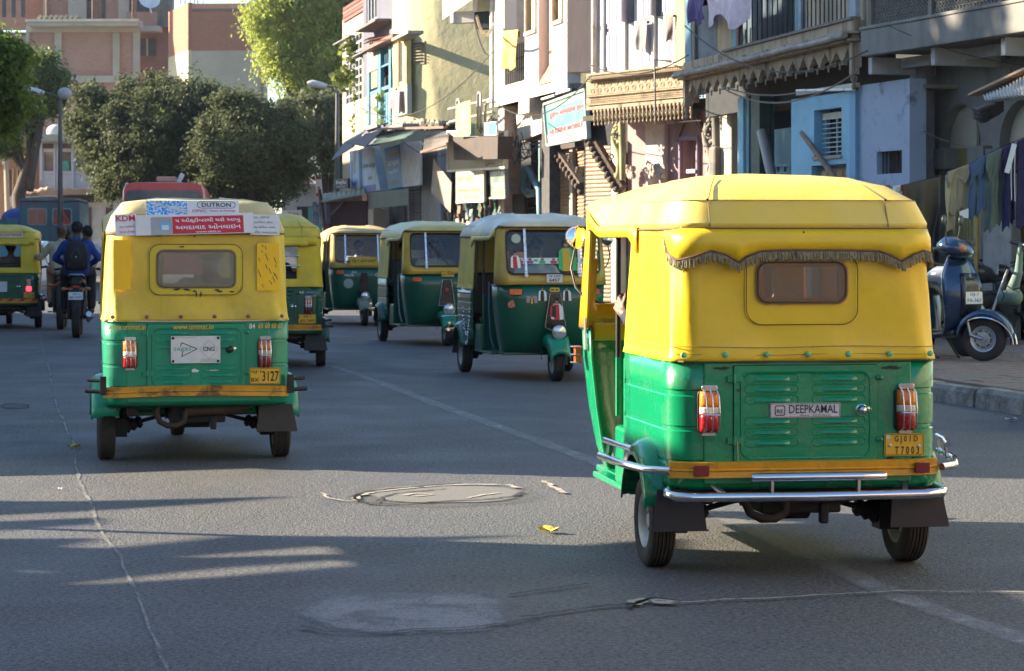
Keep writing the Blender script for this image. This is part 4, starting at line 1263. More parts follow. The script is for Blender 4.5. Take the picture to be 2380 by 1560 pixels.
figure(RD, FRT(.13, 1.932, .90), .42, TXT_W, HAIR_P); figure(RD, FRT(-.13, 1.932, .90), .42, TXT_W, HAIR_P)
plate(RD, 'eye_sticker', FRT(.0, 1.934, .945), .11, .045, YEL_P, .002, .02)
for x in (-.025, .025): plate(RD, 'eye_print', FRT(x, 1.937, .945), .03, .012, HAIR_P, .0015, .005)
q = plate(RD, 'crest_sticker', FRT(.24, 1.928, .845), .115, .075, pm('print_mauve', (.30, .24, .30), .5, var=.5, scale=60), .003, .01)
figure(q, T((0, -.005, .003)), .22, HAIR_P, YEL_P)
q = plate(RD, 'peacock_sticker', FRT(.44, 1.90, .80) @ MR(20, 'Z'), .10, .07, pm('print_peacock', (.40, .12, .08), .5, var=.6, scale=50), .003, .03)
figure(RD, FRT(-.015, 1.972, .74), .62, TXT_W, TXT_R)
figure(RD, FRT(.015, 1.974, .74), .45, TXT_R, HAIR_P)
mb = MB(); mb.tube([(x, 1.967, .72 + z) for x, z in ((-.055, .19), (.055, .19), (.11, -.16), (.03, -.2), (-.03, -.2), (-.11, -.16))], .0035, 5, closed=True); mk('panel_trim', mb, STEEL, RD)
mb = MB()
for k in range(2):
 for i in range(22):
  t_ = i / 21
  mb.ball((.62, .52 - .38 * t_ - .02 * k, .72 - .10 * k - .30 * sin(PI * t_)), .011, 6, 4)
mk('bead_garland', mb, CHROME, RD, 60, kind='stuff')
mb = MB(); mb.tube([(.60, 1.47, 1.02), (.60, 1.45, .75), (.575, 1.42, .45), (.54, 1.42, .32)], .007, 5); mk('door_edging', mb, pm('edging_violet', (.16, .14, .28), .6), RD)
mb = MB()
for z, c0_ in ((.86, 0), (.70, 0)):
 mb.box(.609, .613, -.25, .5, z, z + .008)
mk('pinstripe', mb, TXT_W, RD)
mb = MB(); mb.box(.609, .612, -.25, .5, .872, .886); mk('pinstripe', mb, TXT_R, RD)
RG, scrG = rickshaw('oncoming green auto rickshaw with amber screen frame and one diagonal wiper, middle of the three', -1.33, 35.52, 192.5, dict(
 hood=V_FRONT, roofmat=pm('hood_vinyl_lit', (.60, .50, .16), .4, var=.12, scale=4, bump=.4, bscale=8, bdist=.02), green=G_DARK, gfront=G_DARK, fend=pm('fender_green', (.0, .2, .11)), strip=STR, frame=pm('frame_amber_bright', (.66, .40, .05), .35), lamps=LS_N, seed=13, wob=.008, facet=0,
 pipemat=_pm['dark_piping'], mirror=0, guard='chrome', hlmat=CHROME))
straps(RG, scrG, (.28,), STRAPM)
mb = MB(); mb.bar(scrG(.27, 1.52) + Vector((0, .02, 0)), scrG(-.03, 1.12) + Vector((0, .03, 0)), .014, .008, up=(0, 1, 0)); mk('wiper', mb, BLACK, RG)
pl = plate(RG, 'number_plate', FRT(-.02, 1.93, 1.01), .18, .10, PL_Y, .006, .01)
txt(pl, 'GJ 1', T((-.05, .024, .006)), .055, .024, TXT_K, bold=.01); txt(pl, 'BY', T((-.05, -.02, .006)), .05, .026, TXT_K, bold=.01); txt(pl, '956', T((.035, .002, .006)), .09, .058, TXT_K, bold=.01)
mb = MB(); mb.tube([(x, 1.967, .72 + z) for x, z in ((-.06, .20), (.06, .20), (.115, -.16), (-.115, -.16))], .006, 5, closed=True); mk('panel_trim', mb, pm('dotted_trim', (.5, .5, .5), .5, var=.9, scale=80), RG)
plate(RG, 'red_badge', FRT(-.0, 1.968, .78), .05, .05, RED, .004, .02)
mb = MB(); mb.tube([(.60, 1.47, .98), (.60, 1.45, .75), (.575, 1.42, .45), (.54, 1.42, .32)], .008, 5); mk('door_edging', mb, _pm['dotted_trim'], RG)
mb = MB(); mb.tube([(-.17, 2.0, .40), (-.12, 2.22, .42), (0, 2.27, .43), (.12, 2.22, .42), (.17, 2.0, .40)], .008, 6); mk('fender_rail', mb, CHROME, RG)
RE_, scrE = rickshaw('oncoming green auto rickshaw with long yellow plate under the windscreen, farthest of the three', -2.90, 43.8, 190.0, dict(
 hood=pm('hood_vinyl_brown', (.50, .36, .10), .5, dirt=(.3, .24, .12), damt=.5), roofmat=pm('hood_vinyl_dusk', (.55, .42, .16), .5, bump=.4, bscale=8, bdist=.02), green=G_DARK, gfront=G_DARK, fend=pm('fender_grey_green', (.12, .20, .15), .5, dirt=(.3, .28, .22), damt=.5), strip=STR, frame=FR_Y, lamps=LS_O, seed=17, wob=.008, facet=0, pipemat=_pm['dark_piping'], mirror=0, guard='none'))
straps(RE_, scrE, (.32, -.25), STRAPM)
pl = plate(RE_, 'number_plate', FRT(.0, 1.935, 1.115), .48, .15, PL_Y, .006)
txt(pl, 'GJ-1-AV-2407', T((0, 0, .006)), .42, .065, TXT_K, bold=.014)
txt(RE_, 'CNG', FRT(-.27, 1.927, .88), .14, .06, TXT_W, bold=.01)
txt(RE_, 'ગાંડિવ', FRT(.26, 1.928, .875), .17, .05, TXT_W, bold=.014)
mb = MB(); mb.lathe([(.001, 0), (.085, 0), (.085, .002), (.001, .003)], 28, FRT(.27, 1.925, .73)); mk('round_sticker', mb, pm('sticker_pale_disc', (.30, .36, .32), .5), RE_, 40)
for k, c_ in enumerate((TXT_B, _pm['sticker_disc'], _pm['sticker_pale_disc'])):
 mb = MB(); mb.lathe([(.001, 0), (.022, 0), (.022, .002), (.001, .003)], 16, FRT(.24 - .05 * k, 1.928, .925)); mk('round_sticker', mb, c_, RE_, 40)
# ------------------------------------------------------------------ buildings
class Bld:
 """a house on its own facade plane. Pixel columns and rows of the picture give positions on that plane;
 local axes: x along the facade towards the right, y into the house, z up"""
 def __init__(s, name, label, cat, px, Y, ang, group=None):
  s.x0 = (px - 1190) * Y / F; s.y0 = Y
  a = R(ang)
  s.d = (sin(a), -cos(a)); s.n = (-cos(a), -sin(a))
  s.root = empty(name, (s.x0, s.y0, 0), math.atan2(s.d[1], s.d[0]), label, cat, group)
 def u(s, px, off=0.0):
  k = (px - 1190) / F
  x, y = s.x0 + s.n[0] * off, s.y0 + s.n[1] * off
  return (k * y - x) / (s.d[0] - k * s.d[1])
 def Y(s, px, off=0.0):
  return s.y0 + s.n[1] * off + s.d[1] * s.u(px, off)
 def z(s, py, px, off=0.0):
  return CAMH - (py - HZ) * s.Y(px, off) / F
 def P(s, px, py, off=0.0):
  return Vector((s.u(px, off), -off, s.z(py, px, off)))
 def bx(s, name, mat, p0, p1, t, b, o0=0.0, o1=.1, bevel=0, parent=None, label=None, zt=None, zb=None, mb=None, kind=None):
  pc = (p0 + p1) / 2
  u0, u1 = s.u(p0, o1), s.u(p1, o1)
  z1 = s.z(t, pc, o1) if zt is None else zt
  z0 = s.z(b, pc, o1) if zb is None else zb
  m = mb or MB()
  m.box(u0, u1, -o1, -o0, z0, z1)
  if mb: return None
  return mk(name, m, mat, parent or s.root, bevel=bevel, label=label, kind=kind)
 def wall(s, name, mat, u0, u1, z0, z1, holes=(), off=0.0, th=.25, bevel=0, parent=None):
  us = sorted(set([u0, u1] + [min(max(h[i], u0), u1) for h in holes for i in (0, 1)]))
  zs = sorted(set([z0, z1] + [min(max(h[i], z0), z1) for h in holes for i in (2, 3)]))
  inh = lambda a, b: any(h[0] < a < h[1] and h[2] < b < h[3] for h in holes)
  mb = MB(); yf, yb = -off, -off + th
  nu, nz = len(us) - 1, len(zs) - 1
  sol = [[not inh((us[i] + us[i + 1]) / 2, (zs[j] + zs[j + 1]) / 2) for j in range(nz)] for i in range(nu)]
  S = lambda i, j: 0 <= i < nu and 0 <= j < nz and sol[i][j]
  for i in range(nu):
   for j in range(nz):
    if not sol[i][j]: continue
    a, b, c, d = us[i], us[i + 1], zs[j], zs[j + 1]
    mb.add([(a, yf, c), (b, yf, c), (b, yf, d), (a, yf, d)], [(0, 1, 2, 3)])
    mb.add([(a, yb, c), (b, yb, c), (b, yb, d), (a, yb, d)], [(3, 2, 1, 0)])
    if not S(i - 1, j): mb.add([(a, yf, c), (a, yf, d), (a, yb, d), (a, yb, c)], [(0, 1, 2, 3)])
    if not S(i + 1, j): mb.add([(b, yf, c), (b, yf, d), (b, yb, d), (b, yb, c)], [(3, 2, 1, 0)])
    if not S(i, j - 1): mb.add([(a, yf, c), (b, yf, c), (b, yb, c), (a, yb, c)], [(3, 2, 1, 0)])
    if not S(i, j + 1): mb.add([(a, yf, d), (b, yf, d), (b, yb, d), (a, yb, d)], [(0, 1, 2, 3)])
  return mk(name, mb, mat, parent or s.root)
 def H(s, p0, p1, t, b, off=0.0):
  pc = (p0 + p1) / 2
  return (s.u(p0, off), s.u(p1, off), s.z(b, pc, off), s.z(t, pc, off))
 def quad(s, name, mat, pts, off=0.0, t=.03, parent=None, bevel=0, label=None, thing=None):
  V = [s.P(p[0], p[1], p[2] if len(p) > 2 else off) for p in pts]
  nrm = (V[1] - V[0]).cross(V[3] - V[0]).normalized() * t
  if nrm.y < 0: nrm = -nrm
  m = MB(); m.add([*V, *[v + nrm for v in V]], [(3, 2, 1, 0), (4, 5, 6, 7), (0, 1, 5, 4), (1, 2, 6, 5), (2, 3, 7, 6), (3, 0, 4, 7)])
  return mk(name, m, mat, parent or s.root, bevel=bevel, label=label)
 def fr(s, px, py, off=0.0, rot=0.0):
  p = s.P(px, py, off)
  return frame(p, (1, 0, 0), (0, 0, 1)) @ MR(rot, 'Z')
 def world(s, v):
  a = math.atan2(s.d[1], s.d[0]); c, q = cos(a), sin(a)
  return Vector((s.x0 + c * v[0] - q * v[1], s.y0 + q * v[0] + c * v[1], v[2]))
def shutter(b, p0, p1, t, bt, off, mat, pitch=.085, name='rolling_shutter', parent=None, zt=None, zb=0.16):
 u0, u1 = b.u(p0, off), b.u(p1, off)
 z1 = b.z(t, (p0 + p1) / 2, off) if zt is None else zt
 z0 = zb if bt is None else b.z(bt, (p0 + p1) / 2, off)
 n = int((z1 - z0) / pitch)
 o = mk(name, MB().box(u0, u1, -off + .03, -off + .04, z0, z1), DARK, parent or b.root)
 mb = MB(); mb.loft([[(u0, dy, -dz), (u1, dy, -dz)] for dz, dy in ((0, .006), (.010, -.004), (pitch * .5, -.020), (pitch * .86, -.004), (pitch * .97, .010))], closed=False)
 s0 = mk('slat', mb, mat, o, 60)
 for i in range(n):
  s_ = s0 if i == 0 else link(bpy.data.objects.new('slat', s0.data), o)
  s_.location = (0, -off, z1 - i * pitch)
 return o
def slats(b, par, mat, u0, u1, z0, z1, off, n, th=.012, dep=.05, ang=35, name='slat', kind=None):
 for i in range(n):
  z = z0 + (z1 - z0) * (i + .5) / n
  mb = MB(T((0, -off, z)) @ MR(ang, 'X')); mb.add([], [])
  m = MB(); M_ = T((0, -off, z)) @ MR(-ang, 'X')
  m.box(u0, u1, -dep / 2, dep / 2, -th / 2, th / 2, M_)
  mk(name, m, mat, par)
def bars(b, par, mat, us, z0, z1, off, r=.011, name='window_bar', n=6, wob=0):
 me = None
 for u_ in us:
  if me is None:
   mb = MB(); mb.tube([(0, 0, 0), (wob * .5, 0, (z1 - z0) * .5), (0, 0, z1 - z0)], r, n)
   o = mk(name, mb, mat, par); me = o.data
  else:
   o = link(bpy.data.objects.new(name, me), par)
  o.location = (u_, -off, z0)
def corrugated(b, name, mat, A, B_, C, D, pitch=.076, amp=.012, parent=None, label=None):
 A, B_, C, D = map(Vector, (A, B_, C, D))
 n = max(6, int((B_ - A).length / pitch * 4))
 up = (B_ - A).cross(D - A).normalized()
 if up.z < 0: up = -up
 rows = []
 for i in range(n + 1):
  k = i / n; h = up * amp * sin(k * (B_ - A).length / pitch * 2 * PI)
  rows.append([A.lerp(B_, k) + h, D.lerp(C, k) + h])
 mb = MB(); mb.loft(rows, closed=False)
 o = mk(name, mb, mat, parent or b.root, 60, label=label); solid(o, .004, 0); return o
def cloth(name, label, cat, P0, P1, drop, mat, seed=0, nu=26, nv=16, fold=.03, taper=(0, 0), sag=.0, group=None, hem=.03, under=.35, parent=None, skew=0.0):
 P0, P1 = Vector(P0), Vector(P1)
 d = (P1 - P0); L = d.length; d.normalize()
 nrm = Vector((d.y, -d.x, 0)).normalized()
 if nrm.y > 0: nrm = -nrm
 rn = random.Random(seed); ph = [rn.uniform(0, 6.3) for _ in range(5)]; q_ = max(.3, min(1, L / .6)); fr_ = [q_ * rn.uniform(2.5, 6), q_ * rn.uniform(7, 12)]
 rows = []
 for j in range(nv + 4):
  row = []
  for i in range(nu + 1):
   k = i / nu
   if j < 3: v = -(3 - j) / 3 * under
   else: v = (j - 3) / nv
   dr = drop * abs(v) + (hem * sin(k * 9 + ph[0]) * abs(v) if v > 0 else 0)
   w_ = 1 - (taper[0] if k < .5 else taper[1]) * abs(v) * abs(k - .5) * 2
   kk = .5 + (k - .5) * w_
   f_ = fold * min(1, abs(v) * 1.6) * (sin(k * fr_[0] * 2 + ph[1] + v) + .55 * sin(k * fr_[1] * 2 + ph[2] + v * 2) + .25 * sin(k * 31 * q_ + ph[3] + 3 * v))
   p = P0 + d * (kk * L + skew * v + fold * .5 * sin(v * 6 + k * 8 + ph[4]) * abs(v)) + nrm * ((.03 if v >= 0 else -.03) + f_) + Vector((0, 0, .012 * (1 if abs(v) < .05 else 0) - dr - sag * sin(PI * kk)))
   row.append(p)
  rows.append(row)
 mb = MB(); mb.loft(rows, closed=False)
 o = mk(name, mb, mat, parent, 80); solid(o, .006, 0)
 s_ = o.modifiers.new('sub', 'SUBSURF'); s_.levels = 1; s_.render_levels = 1
 if label: tag(o, label, cat, group)
 return o
def clothmat(name, c, **k):
 k.setdefault('scale', 5); k.setdefault('bump', .3); k.setdefault('bscale', 25)
 return pm(name, c, .9, **k)
WHITE_W = pm('limewash_white', (.46, .44, .42), .9, var=.06, scale=1.2, bump=.25, bscale=6, dirt=(.26, .22, .17), damt=.6, dscale=1.6, dlo=.5, dhi=.75, streak=True)
PINK_W = pm('plaster_pink_beige', (.52, .36, .28), .9, var=.08, scale=1.2, bump=.3, bscale=8, dirt=(.30, .22, .17), damt=.4, streak=True)
CREAM_W = pm('plaster_cream_yellow', (.38, .345, .20), .9, var=.08, scale=.8, bump=.5, bscale=5, dirt=(.32, .28, .17), damt=.5, dscale=1.5, dlo=.45, dhi=.75, bdist=.04)
LAV_W = pm('plaster_lavender', (.09, .09, .125), .85, var=.1, scale=1.5, bump=.2, bscale=8, dirt=(.18, .18, .20), damt=.5, streak=True)
CONCR = pm('grey_concrete', (.17, .167, .155), .92, var=.18, scale=1.4, bump=.4, bscale=10, dirt=(.07, .065, .06), damt=.6, dscale=1.3, streak=True)
CONCD = pm('dark_plaster', (.19, .186, .18), .92, var=.18, scale=1.4, bump=.4, bscale=10, dirt=(.05, .048, .045), damt=.55, dscale=1.2)
SOOT = pm('sooty_limestone', (.33, .26, .18), .92, var=.18, scale=2.2, bump=.6, bscale=12, dirt=(.035, .028, .022), damt=.85, dscale=1.5, dlo=.48, dhi=.66, streak=True)
CARVE = pm('carved_tan', (.34, .265, .18), .92, var=.2, scale=3, bump=.8, bscale=18, dirt=(.10, .075, .05), damt=.7, dscale=2.5, dlo=.48, dhi=.68, bdist=.03)
WOODD = pm('dark_carved_wood', (.075, .05, .038), .8, var=.35, scale=6, bump=.9, bscale=22, dirt=(.14, .11, .08), damt=.5, bdist=.03)
WOODG = pm('grey_wood', (.16, .14, .12), .85, var=.2, scale=4, bump=.4, bscale=20, dirt=(.05, .045, .04), damt=.6, streak=True)
BLUE_P = pm('sky_blue_paint', (.20, .44, .58), .6, var=.07, scale=1.5, bump=.15, bscale=8, dirt=(.09, .16, .2), damt=.4, dscale=2, dlo=.5, dhi=.75)
BLUE_L = pm('lavender_blue_paint', (.30, .36, .47), .7, var=.08, scale=1.5, bump=.2, bscale=8, dirt=(.08, .09, .10), damt=.75, dscale=3.2, dlo=.54, dhi=.68)
BLUE_D = pm('teal_blue_wood', (.06, .19, .26), .6, var=.2, scale=4, dirt=(.03, .05, .06), damt=.5, streak=True)
GREEN_D = pm('dark_green_post', (.02, .055, .05), .6, var=.2, scale=4)
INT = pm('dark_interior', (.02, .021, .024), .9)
PINK_L = pm('old_pink_limewash', (.34, .22, .215), .9, var=.12, scale=1.6, bump=.35, bscale=9, dirt=(.28, .18, .16), damt=.55, dscale=2.2)
SHUT_T = pm('shutter_tan', (.27, .19, .115), .6, .2, .15, 3, dirt=(.16, .12, .08), damt=.6, dscale=2.5)
SHUT_B = pm('shutter_brown', (.16, .10, .07), .6, .2, .2, 3, dirt=(.05, .04, .03), damt=.6)
SHUT_G = pm('shutter_grey', (.20, .19, .17), .6, .3, .15, 3, dirt=(.08, .07, .06), damt=.6)
LILAC = pm('lilac_shutter_paint', (.34, .31, .42), .7, var=.1, scale=4, bump=.2, bscale=14, dirt=(.42, .36, .36), damt=.6, streak=True)
IRON = pm('black_iron_bar', (.03, .028, .026), .6, .4)
IRONG = pm('grey_iron', (.16, .15, .14), .6, .5, .2, 6)
YEL_G = pm('gate_yellow', (.55, .42, .17), .7, var=.12, scale=4, dirt=(.2, .15, .07), damt=.5, streak=True)
CORR = pm('corrugated_tin', (.30, .27, .23), .6, .3, .2, 3, dirt=(.16, .09, .05), damt=.5)
CORRW = pm('corrugated_pale', (.50, .47, .42), .7, .1, .15, 3, dirt=(.24, .16, .10), damt=.5)
SLAB = pm('slab_soffit', (.22, .20, .17), .9, var=.15, dirt=(.08, .07, .06), damt=.5)
TUBE = pm('tube_light_glass', (.75, .75, .75), .3)
# ============ R1: grey concrete house with arches
b = Bld('arcade_house', 'grey concrete house at the right edge with arched ground floor and lattice balcony', 'building', 2200, 33.5, 19.2)
B1 = b
zsl = 4.05
u0, u1 = b.u(2012, 1.1), b.u(2560, 1.1)
wl = b.u(2016)
def arch_wall(b, name, mat, u0, u1, z0, z1, arches, off=0.0, th=.3):
 mb = MB(); yf, yb = -off, -off + th
 x = u0
 n = 16
 for ua, ub, zs, zlow in arches:
  mb.box(x, ua, yf, yb, z0, z1)
  r = (ub - ua) / 2; c = (ua + ub) / 2
  top = [(c - r * cos(PI * i / n), zs + r * 1.05 * sin(PI * i / n)) for i in range(n + 1)]
  for (xa, za), (xb, zb_) in zip(top, top[1:]):
   v = [(xa, y, z) for y in (yf, yb) for z in (za, z1)] + [(xb, y, z) for y in (yf, yb) for z in (zb_, z1)]
   mb.add(v, [(0, 4, 5, 1), (2, 3, 7, 6), (0, 2, 6, 4)])
  x = ub
 mb.box(x, u1, yf, yb, z0, z1)
 return mk(name, mb, mat, b.root)
a1 = (b.u(2184), b.u(2279), b.z(341, 2230), 0)
a2 = (b.u(2322), b.u(2430), b.z(341, 2350), 0)
arch_wall(b, 'arcade_wall', CONCD, b.u(2145), b.u(2600), .16, 3.95, (a1, a2))
for (ua, ub, zs, _), gl, gr in ((a1, 2212, 2282), (a2, 2354, 2450)):
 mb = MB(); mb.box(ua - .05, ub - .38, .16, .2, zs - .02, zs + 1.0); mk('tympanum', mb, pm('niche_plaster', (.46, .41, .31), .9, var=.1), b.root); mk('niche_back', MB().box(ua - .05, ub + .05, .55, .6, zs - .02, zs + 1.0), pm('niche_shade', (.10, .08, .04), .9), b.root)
 zt = zs - .02
 for k, (p0, p1, m_) in enumerate(((ua - .12, ua + .38, CONCR), (ua + .383, ub - .12, pm('ochre_lintel', (.20, .15, .05), .8)), (ub - .117, ub + .3, CONCR))):
  mb = MB(); mb.box(p0, p1, -.14 if k != 1 else .06, .2, zt - .28, zt + .004); mk('lintel_block', mb, m_, b.root, bevel=.01)
 ga, gb = b.u(gl, -.2), b.u(gr, -.2)
 mb = MB(); mb.box(ga - .5, gb + .3, .5, .54, .16, zt - .3); mk('doorway_dark', mb, INT, b.root)
 g = mk('gate', MB().box(ga, gb, .21, .225, .25, zt - .32), pm('gate_sheet', (.28, .21, .09), .8, var=.1), b.root)
 n = 10
 for i in range(n + 1):
  x = ga + (gb - ga) * i / n
  mb = MB(); mb.box(x - .022, x + .022, .165, .209, .25, zt - .30); mk('gate_slat', mb, YEL_G, g)
 for z in (.30, 1.3, zt - .36):
  mb = MB(); mb.box(ga, gb, .14, .164, z - .03, z + .03); mk('gate_rail', mb, YEL_G, g)
 mb = MB(); mb.box(ga + (gb - ga) * .45, ga + (gb - ga) * .5, .09, .14, 1.0, 1.35); mk('gate_latch', mb, IRON, g)
b.bx('side_wall', CONCD, 2145, 2183, 300, 400, .001, .06, zt=2.2, zb=.16)
b.bx('pillar', pm('pillar_plaster', (.32, .31, .28), .9, var=.12, dirt=(.1, .09, .08), damt=.5), 2284, 2350, 400, 500, .002, .16, zt=2.15, zb=.16, bevel=.02)
mb = MB(); mb.box(u0, u1, -1.1, .3, zsl, zsl + .06); mk('balcony_slab', mb, SLAB, b.root)
mb = MB(); mb.box(u0, u1, -1.18, -1.0, zsl - .05, zsl + .31); mb.box(u0 - .02, u1, -1.20, -.98, zsl + .312, zsl + .36); mk('parapet', mb, CONCR, b.root, bevel=.012)
zz0 = zsl + .362
for p0, p1 in ((2030, 2160), (2170, 2322), (2334, 2480)):
 ua, ub = b.u(p0, 1.1), b.u(p1, 1.1)
 fm = mk('lattice_panel', MB().box(ua, ub, -1.075, -1.045, zz0, zz0 + 1.1), pm('lattice_back', (.05, .05, .045), .9, var=.3, scale=12), b.root)
 rn = random.Random(p0); mb = MB(); stepu = .085
 k = 0
 for i in range(int((ub - ua) / stepu)):
  for j in range(12):
   x = ua + .03 + i * stepu + (stepu / 2 if j % 2 else 0); z = zz0 + .04 + j * .085
   mb.tube([(x + .034 * cos(q), -1.083, z + .034 * sin(q)) for q in (0, 1.05, 2.1, 3.14, 4.19, 5.24)], .007, 4, closed=True)
 mk('lattice', mb, pm('lattice_grey', (.20, .19, .17), .9, var=.3, scale=14), fm, kind='stuff')
for p_ in (2025, 2165, 2328):
 ua = b.u(p_, 1.1); mb = MB(); mb.box(ua - .045, ua + .045, -1.13, -1.03, zz0 - .1, zz0 + 1.2); mk('balcony_post', mb, WOODG, b.root, bevel=.008)
mb = MB(); ua = b.u(2326, 1.2); mb.box(ua, ua + 1.6, -1.35, -1.21, zsl + .50, zsl + .62); mk('ledge', mb, pm('pale_ledge', (.5, .46, .38), .9), b.root, bevel=.02)
for p_ in (2018, 2163, 2326):
 ua = b.u(p_, 1.0); mb = MB(); mb.box(ua, ua + .11, -1.0, .0, zsl - .28, zsl - .052); mb.box(ua + .112, ua + .9, -.55, -.45, zsl - .20, zsl - .052)
 mk('slab_beam', mb, pm('whitewashed_beam', (.40, .40, .40), .8, var=.1, dirt=(.15, .15, .14), damt=.5), b.root, bevel=.008)
for p0, p1, m_ in ((2114, 2124, pm('post_pale', (.33, .35, .42), .7, dirt=(.15, .15, .17), damt=.5)), (2125.5, 2143, pm('post_lavender', (.20, .20, .25), .7, dirt=(.08, .08, .1), damt=.5))):
 b.bx('corner_post', m_, p0, p1, 150, 400, .12, .35 if p0 == 2114 else .32, zt=3.95, zb=.16, bevel=.01)
mb = MB(); mb.box(b.u(2000), b.u(2600), 2.2, 2.4, .16, 8); mb.box(b.u(1985), b.u(2600), .3, 2.3, 7.9, 8); mb.box(b.u(2012), b.u(2600), -.02, .3, 4.42, 8.0); mk('upper_wall', mb, pm('upper_plaster', (.16, .15, .13), .9, dirt=(.06, .06, .05), damt=.5), b.root)
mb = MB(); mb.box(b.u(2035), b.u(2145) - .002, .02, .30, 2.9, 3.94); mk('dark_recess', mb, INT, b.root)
mb = MB(); mb.tube([b.P(2346, 160, .25), b.P(2346, 232, .25)], .035, 8); mb.tube([b.P(2322, 112, .2), b.P(2350, 140, .2)], .03, 8); mk('drain_pipe', mb, IRONG, b.root)
t = Bld('lean_to_roof', 'corrugated lean-to roof sticking into view at the right edge above the washing', 'awning', 2330, 31.0, 19.2)
corrugated(t, 'corrugated_sheet', CORRW, t.P(2281, 212, .15), t.P(2500, 110, .15), t.P(2500, 206, .85), t.P(2290, 234, .85), .085, .014)
mb = MB(); mb.bar(t.P(2262, 221, .5), t.P(2520, 100, .1), .18, .03); mk('roof_board', mb, pm('board_tan', (.42, .29, .19), .85, var=.2, scale=5), t.root)
rows = []
mb = MB()
for k in range(7):
 a = k / 6
 mb.tube([t.P(2266 + 50 * s_, 250 + 12 * s_ + 4 * k - 22 * s_ * s_ + 3 * sin(k * 3 + s_ * 7), .55 - .05 * k) for s_ in (0, .25, .5, .75, 1, 1.3)], [.03, .045, .05, .045, .04, .02], 8)
mk('rolled_tarpaulin', mb, pm('black_tarp', (.035, .035, .04), .6, bump=.4), t.root, 60)
mb = MB(); mb.bar(t.P(2500, 210, .8), t.P(2500, 700, .8), .06); mb.bar(t.P(2500, 110, .16), t.P(2500, 700, .16), .06); mb.bar(t.P(2295, 222, .16), t.P(2500, 118, .16), .05); mb.bar(t.P(2310, 232, .8), t.P(2500, 212, .8), .05)
mk('roof_frame', mb, WOODG, t.root)
# ============ R2: old timber balcony house over the blue shop
b = Bld('balcony_house', 'old sooty house with scalloped stone fascia and barred veranda above the blue shop', 'building', 1800, 40.44, 12.4)
B2 = b
O = 1.0
def sl(px, y0, y1, x0=1604, x1=1990):  # a row that slopes linearly
 return y0 + (y1 - y0) * (px - x0) / (x1 - x0)
zc = lambda px, py, off=O: b.z(py, px, off)
uL, uR = b.u(1596, O), b.u(1992, O)
zf = (zc(1604, 172) + zc(1985, 122)) / 2
z_sc = (zc(1610, 203) + zc(1990, 153)) / 2
n_s = 17
w_s = (uR - uL - .25) / n_s
pts = [(uL, zf + .02), (uL, z_sc - .12), (uL + .12, z_sc - .12)]
for i in range(n_s):
 x = uL + .12 + i * w_s
 h = .23
 g = .07
 for k, v in ((.0, 0), (g, .02), (g + .02, .28), (.17, .46), (.23, .42), (.29, .68), (.36, .74), (.40, .70), (.45, .88), (.5, 1.0), (.55, .88), (.60, .70), (.64, .74), (.71, .68), (.77, .42), (.83, .46), (.91, .28), (1 - g, .02)):
  pts.append((x + w_s * k, z_sc - .05 + h * v))
pts += [(uR - .13, z_sc - .05), (uR - .13, z_sc - .12), (uR, z_sc - .12), (uR, zf + .02)]
mb = MB(); mb.prism(pts, .07, frame((0, -O + .07, 0), (1, 0, 0), (0, 0, 1)))
fa = mk('scalloped_fascia', mb, SOOT, b.root)
for i in range(n_s + 1):
 x = uL + .12 + i * w_s
 mb = MB(T((x, -O - .03, z_sc - .05))); mb.lathe([(.001, -.075), (.014, -.065), (.018, -.05), (.008, -.038), (.016, -.02), (.02, 0), (.012, .02), (.001, .03)], 8, mb.M); mk('drop_finial', mb, CARVE, fa, 60)
for x in (uL + .06, uR - .07):
 mb = MB(T((x, -O - .02, z_sc - .1))); mb.box(-.055, .055, -.05, .06, -.12, .5, mb.M); mb.lathe([(.001, -.34), (.03, -.32), (.04, -.28), (.02, -.24), (.05, -.2), (.055, -.16), (.03, -.13), (.03, -.1)], 12, mb.M); mk('corner_pendant', mb, SOOT, fa, 40)
mb = MB(); mb.box(uL - .05, uR + .03, -O - .16, -.0, zf + .021, zf + .06); mb.box(uL - .06, uR + .04, -O - .22, -O + .1, zf + .13, zf + .17); mb.box(uL - .02, uR + .02, -O - .06, -O + .1, zf + .17, zf + .33)
mk('cornice', mb, SOOT, b.root, bevel=.012)
mb = MB(); mb.tube([(uL - .08 + (uR - uL + .12) * i / 12, -O - .20, zf + .095 + .008 * sin(i * 1.7)) for i in range(13)], .048, 10); mk('gutter_pipe', mb, pm('gutter_zinc', (.24, .22, .20), .6, .3, .3, 4, dirt=(.08, .07, .06), damt=.6), b.root, 60)
mb = MB(); mb.box(b.u(1690, O), uR + .02, -O - .10, -O + .05, zf + .331, zf + .37); mk('sill_board', mb, WOODG, b.root)
zb_ = zf + .37
mb = MB(); mb.box(uL, uR, -O + .1, .0, zf + .061, zf + .12); mk('balcony_floor', mb, WOODD, b.root)
mb = MB(); mb.box(uL - .1, uR + .5, .05, .25, 4.4, 8.2); mk('back_wall', mb, pm('veranda_blue_dark', (.03, .06, .085), .8, var=.3, scale=2), b.root)
mb = MB(); mb.box(uL - .1, uR + .2, -O - .2, .3, 7.2, 7.35); mk('balcony_roof', mb, WOODG, b.root)
for k, (p0, p1, m_) in enumerate(((1592, 1606, BLUE_D), (1607, 1614, WOODG), (1700, 1711, BLUE_D), (1711.6, 1716, pm('maroon_post', (.14, .05, .045), .7)), (1847, 1853, BLUE_D), (1853.5, 1861, pm('post_pale_blue', (.22, .27, .33), .7, dirt=(.1, .1, .12), damt=.4)), (1971, 1988, _pm['post_pale_blue']))):
 b.bx('balcony_post', m_, p0, p1, 0, 60, O - .08, O + .0, zt=7.19, zb=zf + .335, bevel=.006)
